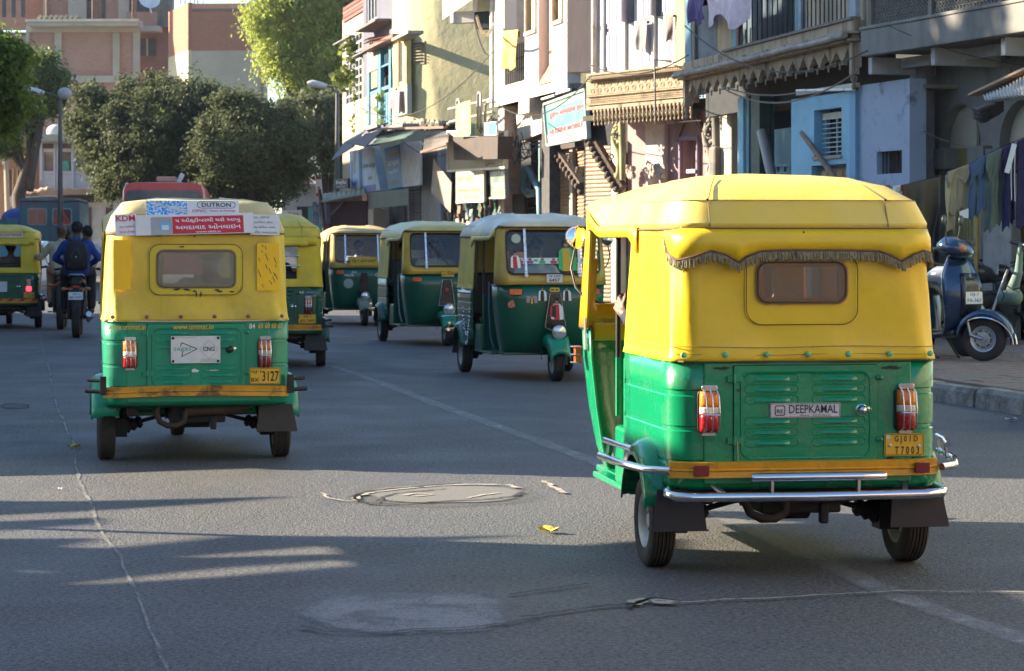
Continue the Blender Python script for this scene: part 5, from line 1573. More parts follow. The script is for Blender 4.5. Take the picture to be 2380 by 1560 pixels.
b.bx('door_panel', pm('panel_grey_blue', (.13, .15, .17), .8, var=.12, dirt=(.06, .06, .06), damt=.5), 1618, 1666, 0, 60, O - .1, O - .06, zt=zb_ + 1.1, zb=zf + .335)
b.bx('door_panel', pm('panel_tan', (.38, .28, .17), .85, var=.15, dirt=(.2, .15, .1), damt=.5, streak=True), 1667, 1700, 0, 60, O - .1, O - .05, zt=7.1, zb=zf + .335)
b.bx('inner_wall', pm('panel_beige', (.40, .34, .26), .85, var=.1, streak=True, dirt=(.2, .16, .12), damt=.5), 1862, 1971, 0, 60, O - .5, O - .42, zt=7.1, zb=zf + .3)
b.bx('end_panel', pm('panel_cream', (.46, .42, .32), .85, var=.1), 1988.6, 2014, 0, 60, O - .3, O - .2, zt=7.1, zb=zf + .2)
bars(b, b.root, IRON, [b.u(p, O - .03) for p in (1722, 1736, 1748, 1760, 1771, 1783, 1795, 1807, 1819, 1830, 1841)], zb_, 7.1, O - .03, .012, 'balcony_bar', wob=.02)
bars(b, b.root, IRON, [b.u(p, O - .03) for p in (1868, 1877, 1886, 1896, 1906, 1916, 1926, 1935, 1945, 1955, 1964)], zb_, 7.1, O - .03, .012, 'balcony_bar', wob=-.02)
bars(b, b.root, IRONG, [b.u(p, O + .02) for p in (1723, 1733, 1744, 1755, 1766)], zb_ - .02, zb_ + .25, O + .02, .011, 'broken_bar')
cloth('towel', 'large lilac striped cloth hanging from the top of the barred veranda', 'towel', b.world(b.P(1640, -70, 1.25)), b.world(b.P(1748, -70, 1.25)), .84, clothmat('cloth_lilac', (.48, .40, .47), var=.2), 3, fold=.05, taper=(.05, .05), hem=.12)
cloth('cloth', 'dark violet cloth hanging left of the lilac one on the veranda', 'cloth', b.world(b.P(1604, -5, 1.2)), b.world(b.P(1642, -7, 1.2)), .42, clothmat('cloth_violet', (.07, .05, .17)), 4, fold=.04, hem=.06)
fl = b.u(1700)
mb = MB(); mb.box(b.u(1640), b.u(2060), .001, .15, zf - .5, 4.6); mk('front_wall_top', mb, INT, b.root)
mb = MB(); mb.box(b.u(1640), b.u(2100), 2.4, 2.6, .16, 4.2); mk('shop_back_wall', mb, pm('shop_interior_blue', (.03, .07, .10), .8, var=.3, scale=2), b.root)
mb = MB(); mb.box(b.u(1650), b.u(2080), .15, 2.4, zf - .35, zf - .3); mk('shop_ceiling', mb, INT, b.root)
for p0, p1, m_, o1 in ((1714, 1727, BLUE_P, .30), (1728, 1740, BLUE_D, .26), (1745, 1765, GREEN_D, .30), (1768, 1774, BLUE_D, .2)):
 b.bx('shop_post', m_, p0, p1, 220, 400, o1 - .2, o1, zt=zf - .31, zb=.16, bevel=.01)
b.bx('shop_shutter_panel', pm('bright_blue_panel', (.16, .48, .62), .5, var=.05), 1776, 1842, 300, 385, -.3, -.25, bevel=.01)
b.bx('shop_counter', BLUE_D, 1770, 1842, 388, 420, -.1, .1, zb=.16)
mb = MB()
for k in range(5): mb.bar(b.P(1775 + 16 * k, 386, .12), b.P(1775 + 16 * k, 402, .12), .03)
mb.bar(b.P(1770, 385, .12), b.P(1842, 384, .12), .05); mb.bar(b.P(1770, 402, .12), b.P(1842, 402, .12), .04)
mk('counter_rail', mb, BLUE_D, b.root)
mb = MB(); mb.box(b.u(1560), b.u(2140), 3.2, 3.6, .0, 9.0); mb.box(b.u(1560) - .3, b.u(1560), 1.0, 3.6, 0, 9.0); mk('rear_block', mb, INT, b.root)
def thing_tube(name, label, cat, pts, r, mat, n=10, group=None, smooth=60):
 o = mk(name, MB().tube(pts, r, n), mat, None, smooth); tag(o, label, cat, group); return o
thing_tube('drain_pipe', 'thick grey pipe leaning inside the blue shop front beside the dark green post', 'pipe', [b.world(b.P(1770, 306, .42)), b.world(b.P(1778, 340, .42)), b.world(b.P(1792, 402, .42)), b.world(b.P(1812, 560, .42))], .085, pm('pvc_grey', (.30, .29, .28), .5, var=.15))
thing_tube('wooden_pole', 'round wooden pole leaning to the left in front of the blue booth', 'pole', [b.world(b.P(1864, 309, .9)), b.world(b.P(1934, 405, .9)), b.world(b.P(2010, 510, .9))], .042, pm('bamboo_brown', (.19, .13, .085), .7, var=.3, scale=8))
# ============ blue booth
b = Bld('blue_booth', 'pale blue plastered booth with a small barred window beside the concrete house', 'booth', 1915, 35.6, 17)
zt = b.z(221, 1915); ztr = zt + .05
h1 = b.H(1892, 1956, 253, 362)
h2 = b.H(1886, 1967, 383, 470)
h2 = (h2[0], h2[1], .2, h2[3])
b.wall('front_wall', BLUE_P, b.u(1839), b.u(1988), .16, zt, (h1, h2), 0, .30)
b.bx('side_panel', pm('blue_edge', (.17, .33, .50), .6, var=.06), 1974, 1987.8, 300, 300, .001, .012, zt=zt - .01, zb=.16)
h3 = (b.u(2038, -.05), b.u(2096, -.05), b.z(404, 2067, -.05), b.z(351, 2067, -.05))
b.wall('right_wall', BLUE_L, b.u(1988) + .002, b.u(2114, -.05), .16, ztr + .02, (h3,), -.05, .25)
mb = MB(); mb.box(b.u(1839), b.u(2110), .25, 1.6, zt - .06, zt - .01); mk('booth_roof', mb, SLAB, b.root)
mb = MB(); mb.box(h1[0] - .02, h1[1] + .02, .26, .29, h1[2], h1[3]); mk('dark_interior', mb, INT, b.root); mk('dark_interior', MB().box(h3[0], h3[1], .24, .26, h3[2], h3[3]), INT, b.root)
wf = mk('window', MB().box(h1[0] + .09, h1[1] - .01, .10, .13, h1[3] - .13, h1[3] - .05), pm('cream_lintel', (.45, .42, .33), .7), b.root)
for i in range(3):
 x = h1[0] + .14 + i * (h1[1] - h1[0] - .18) / 2
 if i != 0 or True:
  mb = MB(); mb.box(x - (.012), x + .012, .12, .14, h1[2] + .02, h1[3] - .13); mk('window_bar', mb, pm('bar_pale_blue', (.22, .42, .50), .5), wf)
for i in range(8):
 z = h1[2] + .06 + i * (h1[3] - h1[2] - .2) / 7
 mb = MB(); mb.box(h1[0] + .08, h1[1], .10, .115, z - .006, z + .006); mk('window_bar', mb, pm('bar_cream', (.5, .5, .45), .6), wf)
mb = MB(); mb.box(h1[0] - .02, h1[1] + .02, -.03, .1, h1[2] - .05, h1[2] - .005); mk('sill', mb, pm('sill_tan', (.3, .26, .2), .8), b.root)
bars(b, b.root, IRON, [h3[0] + (h3[1] - h3[0]) * (i + .5) / 7 for i in range(7)], h3[2], h3[3], -.12, .012, 'vent_bar')
mb = MB(); mb.box(h2[0] + .05, h2[1] - .05, .12, .17, .2, h2[3] - .05); dr = mk('door', mb, pm('door_brown', (.28, .17, .10), .7, var=.2), b.root)
for i in range(4):
 x0 = h2[0] + .08 + i * (h2[1] - h2[0] - .16) / 4
 mb = MB(); mb.box(x0 + .01, x0 + (h2[1] - h2[0] - .16) / 4 - .01, .105, .12, h2[3] - .34, h2[3] - .08); mk('door_panel', mb, pm('door_tan', (.36, .24, .15), .7), dr, bevel=.01)
tl = Bld('tube_light', 'long white tube light fitting lying on the blue booth roof edge', 'lamp', 1915, 35.5, 17)
mb = MB(); mb.tube([tl.P(1852, 211, .02), tl.P(1985, 208, .02)], .022, 10); mk('tube', mb, TUBE, tl.root, 60)
mb = MB(); mb.box(tl.u(1850, 0), tl.u(1990, 0), -.0, .06, tl.z(208, 1915) - .03, tl.z(208, 1915) + .03); mk('batten', mb, pm('batten_cream', (.5, .45, .38), .6), tl.root)
# ============ R3: carved bay house
b = Bld('carved_house', 'carved old house with lilac shutters above a fringed stone cornice and pink lower wall', 'building', 1480, 46.5, 31)
B3 = b
O = .0
uA, uB = b.u(1374), b.u(1592)
zc_t = b.z(170, 1400)   # top of cornice
h = []
for q in ((1404, 1437, -40, 62), (1404, 1437, 66, 162), (1456, 1474, -40, 53), (1487, 1511, -40, 47), (1475, 1513, 52, 154), (1521, 1551, -40, 37), (1548, 1573, 66, 146)):
 h.append(b.H(*q))
b.wall('upper_wall', WHITE_W, uA, uB, zc_t - .05, 8.6, h, 0, .25)
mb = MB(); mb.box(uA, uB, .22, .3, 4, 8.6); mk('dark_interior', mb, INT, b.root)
for i, q in enumerate(h):
 sw = (q[1] - q[0])
 op = i in (2, 5)
 wn = mk('window', MB().box(q[0], q[1], .02, .05, q[3] - .05, q[3]), LILAC, b.root)
 for s_ in ((0, 1) if sw > .35 else (0,)):
  ww_ = sw / (2 if sw > .35 else 1)
  x0 = q[0] + s_ * ww_
  M_ = T((x0, -.0, 0)) if not (op and s_ == 0) else T((x0, 0, 0)) @ MR(-60, 'Z')
  mb = MB(M_); mb.box(.01, ww_ - .01, .0, .035, q[2] + .01, q[3] - .06, M_)
  lf = mk('shutter', mb, LILAC, wn, bevel=.004)
  nz = max(1, int((q[3] - q[2]) / .45))
  for j in range(nz):
   za = q[2] + .06 + j * (q[3] - q[2] - .12) / nz; zb2 = q[2] + (j + 1) * (q[3] - q[2] - .12) / nz
   mb = MB(); mb.box(.05, ww_ - .05, -.012, .0, za, zb2, M_); mk('shutter_panel', mb, pm('lilac_panel', (.40, .36, .46), .7, dirt=(.4, .35, .36), damt=.5), lf, bevel=.008)
for p0, p1 in ((1374, 1384), (1388, 1402), (1441, 1452), (1514, 1520)):
 b.bx('pilaster', WHITE_W, p0, p1, 0, 100, 0, .06, zt=8.5, zb=zc_t, bevel=.01)
b.bx('corner_post', SOOT, 1568, 1592, 0, 100, 0, .12, zt=8.5, zb=zc_t - .05, bevel=.02)
mb = MB(); mb.tube([b.P(1381, -30, .12), b.P(1381, 60, .12), b.P(1380, 168, .12)], .05, 10); mb.tube([b.P(1381, 56, .12), b.P(1381, 64, .12)], .065, 10); mk('drain_pipe', mb, pm('pipe_cream', (.55, .48, .4), .7, dirt=(.2, .15, .1), damt=.6), b.root, 50)
def band(y0, y1, o0, o1, name, mat, ua=None, ub=None, bevel=.012):
 z1, z0 = b.z(y0, 1480, o1), b.z(y1, 1480, o1)
 mb = MB(); mb.box(ua if ua is not None else b.u(1362, o1), ub if ub is not None else b.u(1600, o1), -o1, -o0, z0, z1)
 return mk(name, mb, mat, b.root, bevel=bevel), z0, z1
band(160, 165, 0, .42, 'cornice', CARVE); band(165.5, 172, 0, .36, 'cornice', CARVE); band(173, 178, 0, .30, 'cornice', CARVE)
_, fz0, fz1 = band(178.5, 212, 0, .22, 'frieze', CARVE)
band(212.5, 216, 0, .30, 'cornice', CARVE)
band(216.5, 232, 0, .25, 'frieze', CARVE); band(232.5, 236, .0, .30, 'cornice', CARVE)
_, lz0, lz1 = band(236.5, 247, 0, .26, 'frieze', SOOT)
rn = random.Random(2)
me = None
for i in range(62):
 u_ = b.u(1366, .36) + i * (b.u(1596, .36) - b.u(1366, .36)) / 61
 z_ = b.z(170.5, 1480, .38)
 if me is None:
  mb = MB(); mb.box(-.012, .012, -.03, 0, -.035, .03); o_ = mk('dentil', mb, CARVE, b.root, bevel=.004); me = o_.data
 else: o_ = link(bpy.data.objects.new('dentil', me), b.root)
 o_.location = (u_, -.362, z_)
me = None
for r_ in range(2):
 for i in range(13):
  u_ = b.u(1378, .22) + (i + .5 * r_) * (b.u(1592, .22) - b.u(1378, .22)) / 13
  z_ = fz0 + (fz1 - fz0) * (.30 + .42 * r_)
  if me is None:
   mb = MB(); mb.tube([(.075 * cos(q * PI / 3), 0, .055 * sin(q * PI / 3)) for q in range(6)], .009, 5, closed=True); mb.tube([(.04 * cos(q * PI / 3), 0, .03 * sin(q * PI / 3)) for q in range(6)], .006, 5, closed=True)
   o_ = mk('relief', mb, CARVE, b.root); me = o_.data
  else: o_ = link(bpy.data.objects.new('relief', me), b.root)
  o_.location = (u_, -.222, z_)
mb = MB()
for r_ in range(3):
 for i in range(60):
  u_ = b.u(1374, .25) + i * (b.u(1604, .25) - b.u(1374, .25)) / 59
  mb.ball((u_, -.262, b.z(219 + 4.5 * r_, 1480, .25)), .011, 5, 4)
mk('beading', mb, CARVE, b.root, kind='stuff')
me = None
nfr = 26
for i in range(nfr):
 u_ = b.u(1378, .28) + i * (b.u(1602, .28) - b.u(1378, .28)) / (nfr - 1)
 if me is None:
  mb = MB(); mb.box(-.030, .030, -.03, .03, -.05, .0); mb.box(-.018, .018, -.02, .02, -.12, -.051)
  mb.lathe([(.001, -.32), (.018, -.30), (.022, -.27), (.009, -.25), (.013, -.22), (.028, -.19), (.030, -.16), (.014, -.13), (.014, -.12)], 8)
  o_ = mk('drop_finial', mb, CARVE, b.root, 45); me = o_.data
 else: o_ = link(bpy.data.objects.new('drop_finial', me), b.root)
 o_.location = (u_, -.24, lz0 - .001)
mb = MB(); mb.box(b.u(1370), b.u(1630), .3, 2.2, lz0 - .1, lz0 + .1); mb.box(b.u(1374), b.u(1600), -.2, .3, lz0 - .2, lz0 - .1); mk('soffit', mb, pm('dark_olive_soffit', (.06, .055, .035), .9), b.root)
wlo = -.75
hwn = b.H(1588, 1624, 326, 430, wlo); hwn = (hwn[0], hwn[1], hwn[2], hwn[3])
b.wall('lower_wall', PINK_L, b.u(1459, wlo), b.u(1690, wlo), .16, lz0, (hwn,), wlo, .3)
mb = MB(); mb.box(b.u(1340, wlo), b.u(1459, wlo) - .003, -wlo + .2, -wlo + .5, .16, 4.2); mk('dark_interior', mb, INT, b.root); mk('dark_interior', MB().box(hwn[0], hwn[1], -wlo + .28, -wlo + .3, hwn[2], hwn[3]), INT, b.root)
mb = MB(); mb.box(hwn[0] - .06, hwn[0], -wlo - .08, -wlo, hwn[2], hwn[3] + .08); mb.box(hwn[1], hwn[1] + .06, -wlo - .08, -wlo, hwn[2], hwn[3] + .08); mb.box(hwn[0], hwn[1], -wlo - .08, -wlo, hwn[3], hwn[3] + .08); mk('window_frame', mb, pm('mauve_frame', (.22, .16, .22), .8), b.root, bevel=.01)
bars(b, b.root, IRONG, [hwn[0] + (hwn[1] - hwn[0]) * k for k in (.33, .66)], hwn[2], hwn[3], wlo - .1, .012)
plate(b.root, 'notice', b.fr(1606, 398, wlo + .1), .28, .07, WHT, .01)
cx = (hwn[0] + hwn[1]) / 2
for r_, m_ in ((.50, PINK_L), (.42, PINK_L)):
 mb = MB(); pts = []
 for i in range(21):
  t_ = -1 + 2 * i / 20
  pts.append((cx + r_ * t_, wlo * -1 - .03, hwn[3] + .0 + r_ * 1.25 * (1 - abs(t_) ** 1.6)))
 mb.tube(pts, .035, 6); mk('arch_moulding', mb, m_, b.root, 60)
b.bx('pilaster', pm('pilaster_pale_pink', (.55, .42, .38), .9, dirt=(.35, .24, .2), damt=.5), 1499, 1544, 283, 400, wlo, wlo + .10, zt=lz0 - .05, zb=.16, bevel=.02)
b.bx('pilaster_cap', _pm['pilaster_pale_pink'], 1493, 1550, 275, 290, wlo, wlo + .18, bevel=.02)
def volute(par, P, s, mat, name='bracket', up=1.0, col=.0):
 mb = MB()
 pts = []; rs = []
 for i in range(26):
  a = -PI / 2 + 2 * PI * i / 13; r_ = s * .30 * (1 - i / 34)
  pts.append((P[0] + r_ * cos(a), P[1], P[2] - s * .30 + r_ * sin(a))); rs.append(s * .07 * (1 - i / 50))
 mb.tube(pts, rs, 8)
 pts = [(P[0] - s * .28, P[1], P[2] - s * .35), (P[0] - s * .2, P[1], P[2] - s * .62), (P[0] + s * .02, P[1], P[2] - s * .85), (P[0] + s * .10, P[1], P[2] - s * 1.15), (P[0] + s * .08, P[1], P[2] - s * 1.45), (P[0] - s * .05, P[1], P[2] - s * 1.6), (P[0] - s * .16, P[1], P[2] - s * 1.5)]
 mb.tube(pts, [s * .06, s * .08, s * .10, s * .11, s * .10, s * .07, s * .04], 8)
 mb.tube([(P[0] + s * .2, P[1], P[2]), (P[0] + s * .24, P[1], P[2] - s * .7), (P[0] + s * .26, P[1], P[2] - s * 1.7)], [s * .12, s * .10, s * .09], 8)
 mb.ball((P[0], P[1] - s * .08, P[2] - s * .30), s * .12, 10, 6)
 for i in range(6):
  a = i * PI / 3; mb.ball((P[0] + s * .13 * cos(a), P[1] - s * .08, P[2] - s * .30 + s * .13 * sin(a)), s * .055, 6, 4)
 return mk(name, mb, mat, par, 60)
volute(b.root, b.P(1436, 285, .05), .66, pm('yellow_green_stone', (.34, .32, .17), .9, dirt=(.1, .1, .06), damt=.6))
volute(b.root, b.P(1652, 272, -.15), .78, pm('grey_stone', (.20, .185, .16), .9, dirt=(.06, .055, .05), damt=.6))
b.bx('column', pm('cream_column', (.50, .43, .34), .9, dirt=(.2, .16, .12), damt=.6, streak=True), 1655, 1700, 290, 420, -.5, -.15, zt=lz0, zb=.16, bevel=.03)
b.bx('column', _pm['grey_stone'], 1646, 1662, 340, 420, -.3, -.02, zb=.16, bevel=.05)
mb = MB(); rn = random.Random(6)
for cxp, cyp, ww_ in ((1520, 398, 46), (1662, 398, 36), (1462, 400, 30)):
 for i in range(34):
  q = b.P(cxp + rn.uniform(-ww_ / 2, ww_ / 2), cyp + rn.uniform(-12, 14), wlo + .25)
  mb.ball(q, rn.uniform(.025, .06), 6, 4, (1, 1, 1.3))
mk('carved_capital', mb, pm('capital_pale', (.46, .40, .35), .9, dirt=(.15, .12, .1), damt=.6), b.root, 60, kind='stuff')
def carved_strut(par, bb, A, B_, mat, off, w=.16):
 mb = MB(); pa, pb = bb.P(A[0], A[1], off), bb.P(B_[0], B_[1], off - .2)
 mb.bar(pa, pb, w, w * 1.3)
 n = 9
 for i in range(n + 1):
  p = pa.lerp(pb, i / n)
  mb.ball(p + Vector((-.08, 0, -.10 - .03 * (i % 2))), .085, 7, 5, (1, 1, .8))
  mb.ball(p + Vector((-.03, -.1, 0)), .06, 7, 5)
 for i in range(2):
  c = pa.lerp(pb, .45 + .3 * i) + Vector((.16, 0, .12)); mb.tube([c + Vector((.08 * cos(q) * (1 - q / 9), 0, .09 * sin(q) * (1 - q / 9))) for q in [k * .7 for k in range(10)]], .02, 5)
 return mk('carved_strut', mb, mat, par, 60)
carved_strut(b.root, b, (1382, 335), (1445, 440), WOODD, .1)
shutter(b, 1363, 1420, 340, None, wlo + .1, SHUT_T, .085, zb=.16)
b.bx('shutter_post', pm('post_white', (.5, .46, .4), .8), 1420, 1436, 330, 420, wlo, wlo + .2, zt=3.5, zb=.16)
mb = MB()
fr0 = [b.P(1521, 139, .9), b.P(1524, 289, .9), b.P(1629, 281, .35)]
mb.tube([b.P(1560, 143, .3), fr0[0], fr0[1], fr0[2]], .018, 8); o_ = mk('pipe_frame', mb, IRONG, b.root, 60)
cloth('cloth', 'grey checked cloth hanging below a lilac shutter of the carved house', 'cloth', b.world(b.P(1476, 50, .12)), b.world(b.P(1507, 48, .12)), .55, clothmat('cloth_grey_check', (.26, .25, .24), var=.5, fine=.5), 5, fold=.03, under=.1, taper=(.3, .1))
cloth('cloth', 'brown and cream cloth hanging from the carved house beside its corner post', 'cloth', b.world(b.P(1549, 34, .14)), b.world(b.P(1568, 34, .14)), .50, clothmat('cloth_brown', (.24, .17, .14), var=.4), 6, fold=.03, under=.1, taper=(0, .4))
CAB = pm('cable_black', (.02, .02, .02), .6)
def cable(label, A, B_, sag, r=.010, mat=CAB, n=16):
 A, B_ = Vector(A), Vector(B_)
 pts = [A.lerp(B_, i / n) + Vector((0, 0, -sag * 4 * (i / n) * (1 - i / n))) for i in range(n + 1)]
 o = mk('cable', MB().tube(pts, r, 5), mat, None, 60); tag(o, label, 'cable'); return o
B = B2
cable('cable sagging from the scalloped fascia across to the blue booth window', B2.world(B2.P(1680, 205, 1.1)), B2.world(B2.P(1995, 163, 1.1)), .34, .014, IRONG)
cable('thin cable looping above the blue booth below the scallops', B2.world(B2.P(1683, 202, 1.05)), B2.world(B2.P(1850, 216, 1.05)), .08, .012, IRONG)
cable('thin wire crossing the concrete parapet diagonally at the right', B1.world(B1.P(2066, 60, 1.3)), B1.world(B1.P(2380, 152, .6)), .08, .006)
cable('pale wire drooping in front of the arches', B1.world(B1.P(2055, 240, .5)), B1.world(B1.P(2380, 342, .5)), .25, .005, IRONG)
# ============ R4: white and pink house
b = Bld('white_house', 'sunlit white house with salmon recesses and a grilled balcony opening over shop signs', 'building', 1232, 55.2, 12.8)
B4 = b
zb4 = b.z(228, 1232)
hh = [b.H(1172, 1219, -60, 193), b.H(1224, 1246, -60, 72), b.H(1252, 1283, -60, 196), b.H(1286, 1308, -60, 48)]
for q in range(4): hh[q] = (hh[q][0], hh[q][1], hh[q][2], 9.2 if q != 9 else hh[q][3])
hh[2] = (hh[2][0], hh[2][1], hh[2][2], 9.9)
b.wall('street_wall', WHITE_W, b.u(1146), b.u(1318), zb4, 10.0, hh, 0, .3)
mb = MB(); mb.box(hh[2][0], hh[2][1], .22, .26, hh[2][2], 9.9); mk('salmon_recess', mb, pm('salmon_plaster', (.60, .36, .26), .9, var=.08), b.root)
mb = MB(); mb.add([(hh[2][0], .24, hh[2][2] + .5), (hh[2][1], .24, hh[2][2] + .5), (hh[2][1], -.02, hh[2][2] + .02), (hh[2][0], -.02, hh[2][2] + .02)], [(3, 2, 1, 0)]); mk('sloping_sill', mb, pm('terracotta_sill', (.50, .24, .13), .8), b.root)
mb = MB(); mb.box(hh[0][0], hh[0][1], .9, 1.0, zb4, 9.9); mb.box(hh[0][0] - .02, hh[0][0], .3, .9, zb4, 9.9); mb.box(hh[0][1], hh[0][1] + .02, .3, .9, zb4, 9.9); mk('balcony_back', mb, pm('balcony_grey', (.30, .29, .30), .8), b.root)
g = mk('balcony_grille', MB().box(hh[0][0], hh[0][1], .02, .05, hh[0][2] + .9, hh[0][2] + .95), WHT, b.root)
bars(b, g, IRON, [hh[0][0] + (hh[0][1] - hh[0][0]) * (i + .5) / 11 for i in range(11)], hh[0][2], hh[0][2] + .92, -.04, .014, 'grille_bar')
for k in (.3, .6):
 mb = MB(); mb.box(hh[0][0], hh[0][1], .015, .03, hh[0][2] + .92 * k, hh[0][2] + .92 * k + .02); mk('grille_rail', mb, IRON, g)
for q in (hh[1], hh[3]):
 wn = mk('window', MB().box(q[0], q[1], .10, .14, q[2], 9.2), pm('window_cream', (.50, .40, .26), .8), b.root)
 mb = MB(); mb.box(q[0] - .06, q[0], -.04, .1, q[2], 9.2); mb.box(q[1], q[1] + .06, -.04, .1, q[2], 9.2); mb.box(q[0] - .06, q[1] + .06, -.06, .1, q[2] - .08, q[2]); mk('window_frame', mb, pm('frame_beige', (.55, .42, .32), .8), wn)
 mb = MB(); mb.box(q[0] + (q[1] - q[0]) * .3, q[0] + (q[1] - q[0]) * .5, .08, .10, q[2] + .1, 9.2); mb.box(q[0] + (q[1] - q[0]) * .7, q[0] + (q[1] - q[0]) * .8, .08, .10, q[2] + .1, 9.2); mk('mullion', mb, pm('mullion_brown', (.35, .24, .15), .8), wn)
dW = b.u(1318)
mb = MB()
M_ = T((dW, 0, 0)) @ MR(60, 'Z')
mb.box(.002, 1.32, .0, .25, zb4 + .35, 10.0, M_); mk('end_wall', mb, PINK_W, b.root)
mb = MB(); mb.box(b.u(1150), dW, .05, 3.5, zb4 - .0, zb4 + .12); mb.box(dW, dW + .6, .9, 3.5, zb4 + .3, zb4 + .4); mk('floor_slab', mb, SLAB, b.root)
mb = MB(); mb.box(b.u(1146), dW, 3.3, 3.5, zb4, 10.0); mk('back_wall', mb, WHITE_W, b.root)
mb = MB(); mb.tube([(b.u(1262), -.02, zb4 - .10), (b.u(1290), .0, zb4 - .08)], .03, 8); mb.tube([(b.u(1296), -.02, zb4 - .06), (b.u(1326), .0, zb4 - .04)], .03, 8); mk('tube_light', mb, TUBE, b.root)
b.bx('corner_pipe', pm('pipe_cream', (.5, .45, .4), .7), 1138, 1143, 0, 100, .0, .06, zt=10, zb=zb4)
lo = -.9
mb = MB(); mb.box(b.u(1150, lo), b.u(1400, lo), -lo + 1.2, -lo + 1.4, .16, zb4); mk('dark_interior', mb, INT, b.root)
shutter(b, 1278, 1326, 350, None, lo, SHUT_T, .085); shutter(b, 1328, 1362, 350, None, lo, SHUT_T, .085)
shutter(b, 1167, 1222, 440, None, lo + .2, SHUT_B, .085); shutter(b, 1226, 1262, 440, None, lo + .2, SHUT_B, .085)
b.bx('shutter_housing', pm('dark_beam', (.05, .035, .03), .8), 1262, 1372, 300, 345, lo, lo + .2)
b.bx('shutter_post', pm('post_grey', (.28, .26, .24), .8), 1323, 1330, 340, 500, lo + .03, lo + .12, zt=3.6, zb=.16)
b.bx('column', pm('black_column', (.025, .024, .024), .7, var=.5, scale=8, dirt=(.12, .12, .12), damt=.5, dscale=5), 1259, 1277, 330, 500, -.25, .0, zt=zb4 - .3, zb=.16)
b.bx('wall_top', pm('stained_plaster', (.36, .30, .26), .9, dirt=(.1, .08, .07), damt=.7), 1168, 1270, 245, 262, -.6, -.4, zt=zb4, zb=zb4 - .9)
b.bx('wall_pier', _pm['stained_plaster'], 1158, 1172, 245, 300, -.5, -.1, zt=zb4 - .005, zb=.16)
b.bx('beam', _pm['stained_plaster'], 1205, 1230, 240, 262, -.4, .1, zt=zb4 - .003, zb=zb4 - .35)
carved_strut(b.root, b, (1290, 345), (1352, 432), WOODD, -.2, .14)
mb = MB(); mb.tube([b.P(1219, 400, -.3), b.P(1219, 440, -.3), b.P(1228, 452, -.3), b.P(1240, 448, -.3)], .085, 10); mb.tube([b.P(1228, 392, -.2), b.P(1245, 425, -.2), b.P(1254, 440, -.2), b.P(1256, 510, -.2)], .085, 10)
mk('down_pipe', mb, pm('pipe_teal', (.09, .20, .25), .5, var=.3), b.root, 60)
mb = MB(); rn = random.Random(9)
for i in range(14):
 A_ = b.P(rn.uniform(1172, 1240), rn.uniform(300, 340), -.1); Bq = b.P(rn.uniform(1200, 1275), rn.uniform(310, 380), -.1); m1 = (A_ + Bq) / 2 - Vector((0, 0, rn.uniform(.1, .6)))
 mb.tube([A_, (A_ + m1) / 2 - Vector((0, 0, .1)), m1, (Bq + m1) / 2 - Vector((0, 0, .06)), Bq], .012, 5)
mk('loose_wiring', mb, CAB, b.root, kind='stuff')
cloth('towel', 'yellow towel hanging over the balcony grille of the white house', 'towel', b.world(b.P(1172, 72, .12)), b.world(b.P(1207, 68, .12)), .92, clothmat('cloth_yellow', (.62, .44, .10)), 7, fold=.045, skew=-.12, under=.2)
# ---- signs on and around the white house
SG_C = pm('sign_cream', (.26, .24, .19), .6, var=.08, dirt=(.4, .34, .26), damt=.4)
SG_G = pm('sign_green', (.08, .125, .10), .6, var=.15, dirt=(.5, .48, .38), damt=.4)
SG_A = pm('sign_aqua', (.06, .20, .20), .5, var=.1, dirt=(.2, .2, .18), damt=.35)
SG_B = pm('sign_blue', (.07, .24, .48), .5, var=.1)
SG_L = pm('sign_pale_blue', (.36, .50, .60), .5, var=.08, dirt=(.18, .2, .24), damt=.4)
def sign(label, b, pts, mat, lines=(), t=.06, off=.3, lean=0, name='shop_sign', cat='sign', trim=None):
 V = [b.world(b.P(p[0], p[1], p[2] if len(p) > 2 else off)) for p in pts]
 c = (V[0] + V[1] + V[2] + V[3]) / 4
 xax = ((V[1] - V[0]) + (V[2] - V[3])).normalized(); yax = ((V[0] - V[3]) + (V[1] - V[2])).normalized()
 M = frame(c, xax, yax); Mi = M.inverted()
 L = [Mi @ v for v in V]
 mb = MB(); mb.prism([(v.x, v.y) for v in L][::-1], t, T((0, 0, -t)))
 o = mk(name, mb, mat, None, M=M, bevel=.006); tag(o, label, cat)
 w = (L[1].x - L[0].x + L[2].x - L[3].x) / 2; h_ = (L[0].y - L[3].y + L[1].y - L[2].y) / 2
 for s_, m_, u_, v_, tw, th_ in lines:
  if s_ == '#':
   plate(o, 'sign_field', T((u_ * w, v_ * h_, .0)), tw * w, th_ * h_, m_, .004)
  else:
   txt(o, s_, T((u_ * w, v_ * h_, .004)), tw * w, th_ * h_, m_, bold=.015)
 if trim:
  mb = MB()
  for i in range(4):
   a_, b2 = L[i], L[(i + 1) % 4]; mb.bar((a_.x, a_.y, .0), (b2.x, b2.y, .0), .05, t + .03)
  mk('sign_frame', mb, trim, o)
 return o
sign('big aqua shop sign with two lines of red Gujarati lettering over the tan shutters', b, ((1266, 243, .2), (1362, 208, .2), (1368, 320, .2), (1274, 338, .2)), SG_A,
  (('#', pm('sign_green_top', (.16, .30, .24), .5), 0, .41, .98, .16), ('#', pm('sign_salmon', (.55, .35, .30), .5), -.02, -.36, .95, .24), ('દુકાન મોબાઇલ ફોન', TXT_R, 0, .19, .84, .20), ('HUSEINI MOBILE', TXT_R, 0, -.20, .82, .12)), trim=pm('sign_trim', (.3, .36, .34), .5))
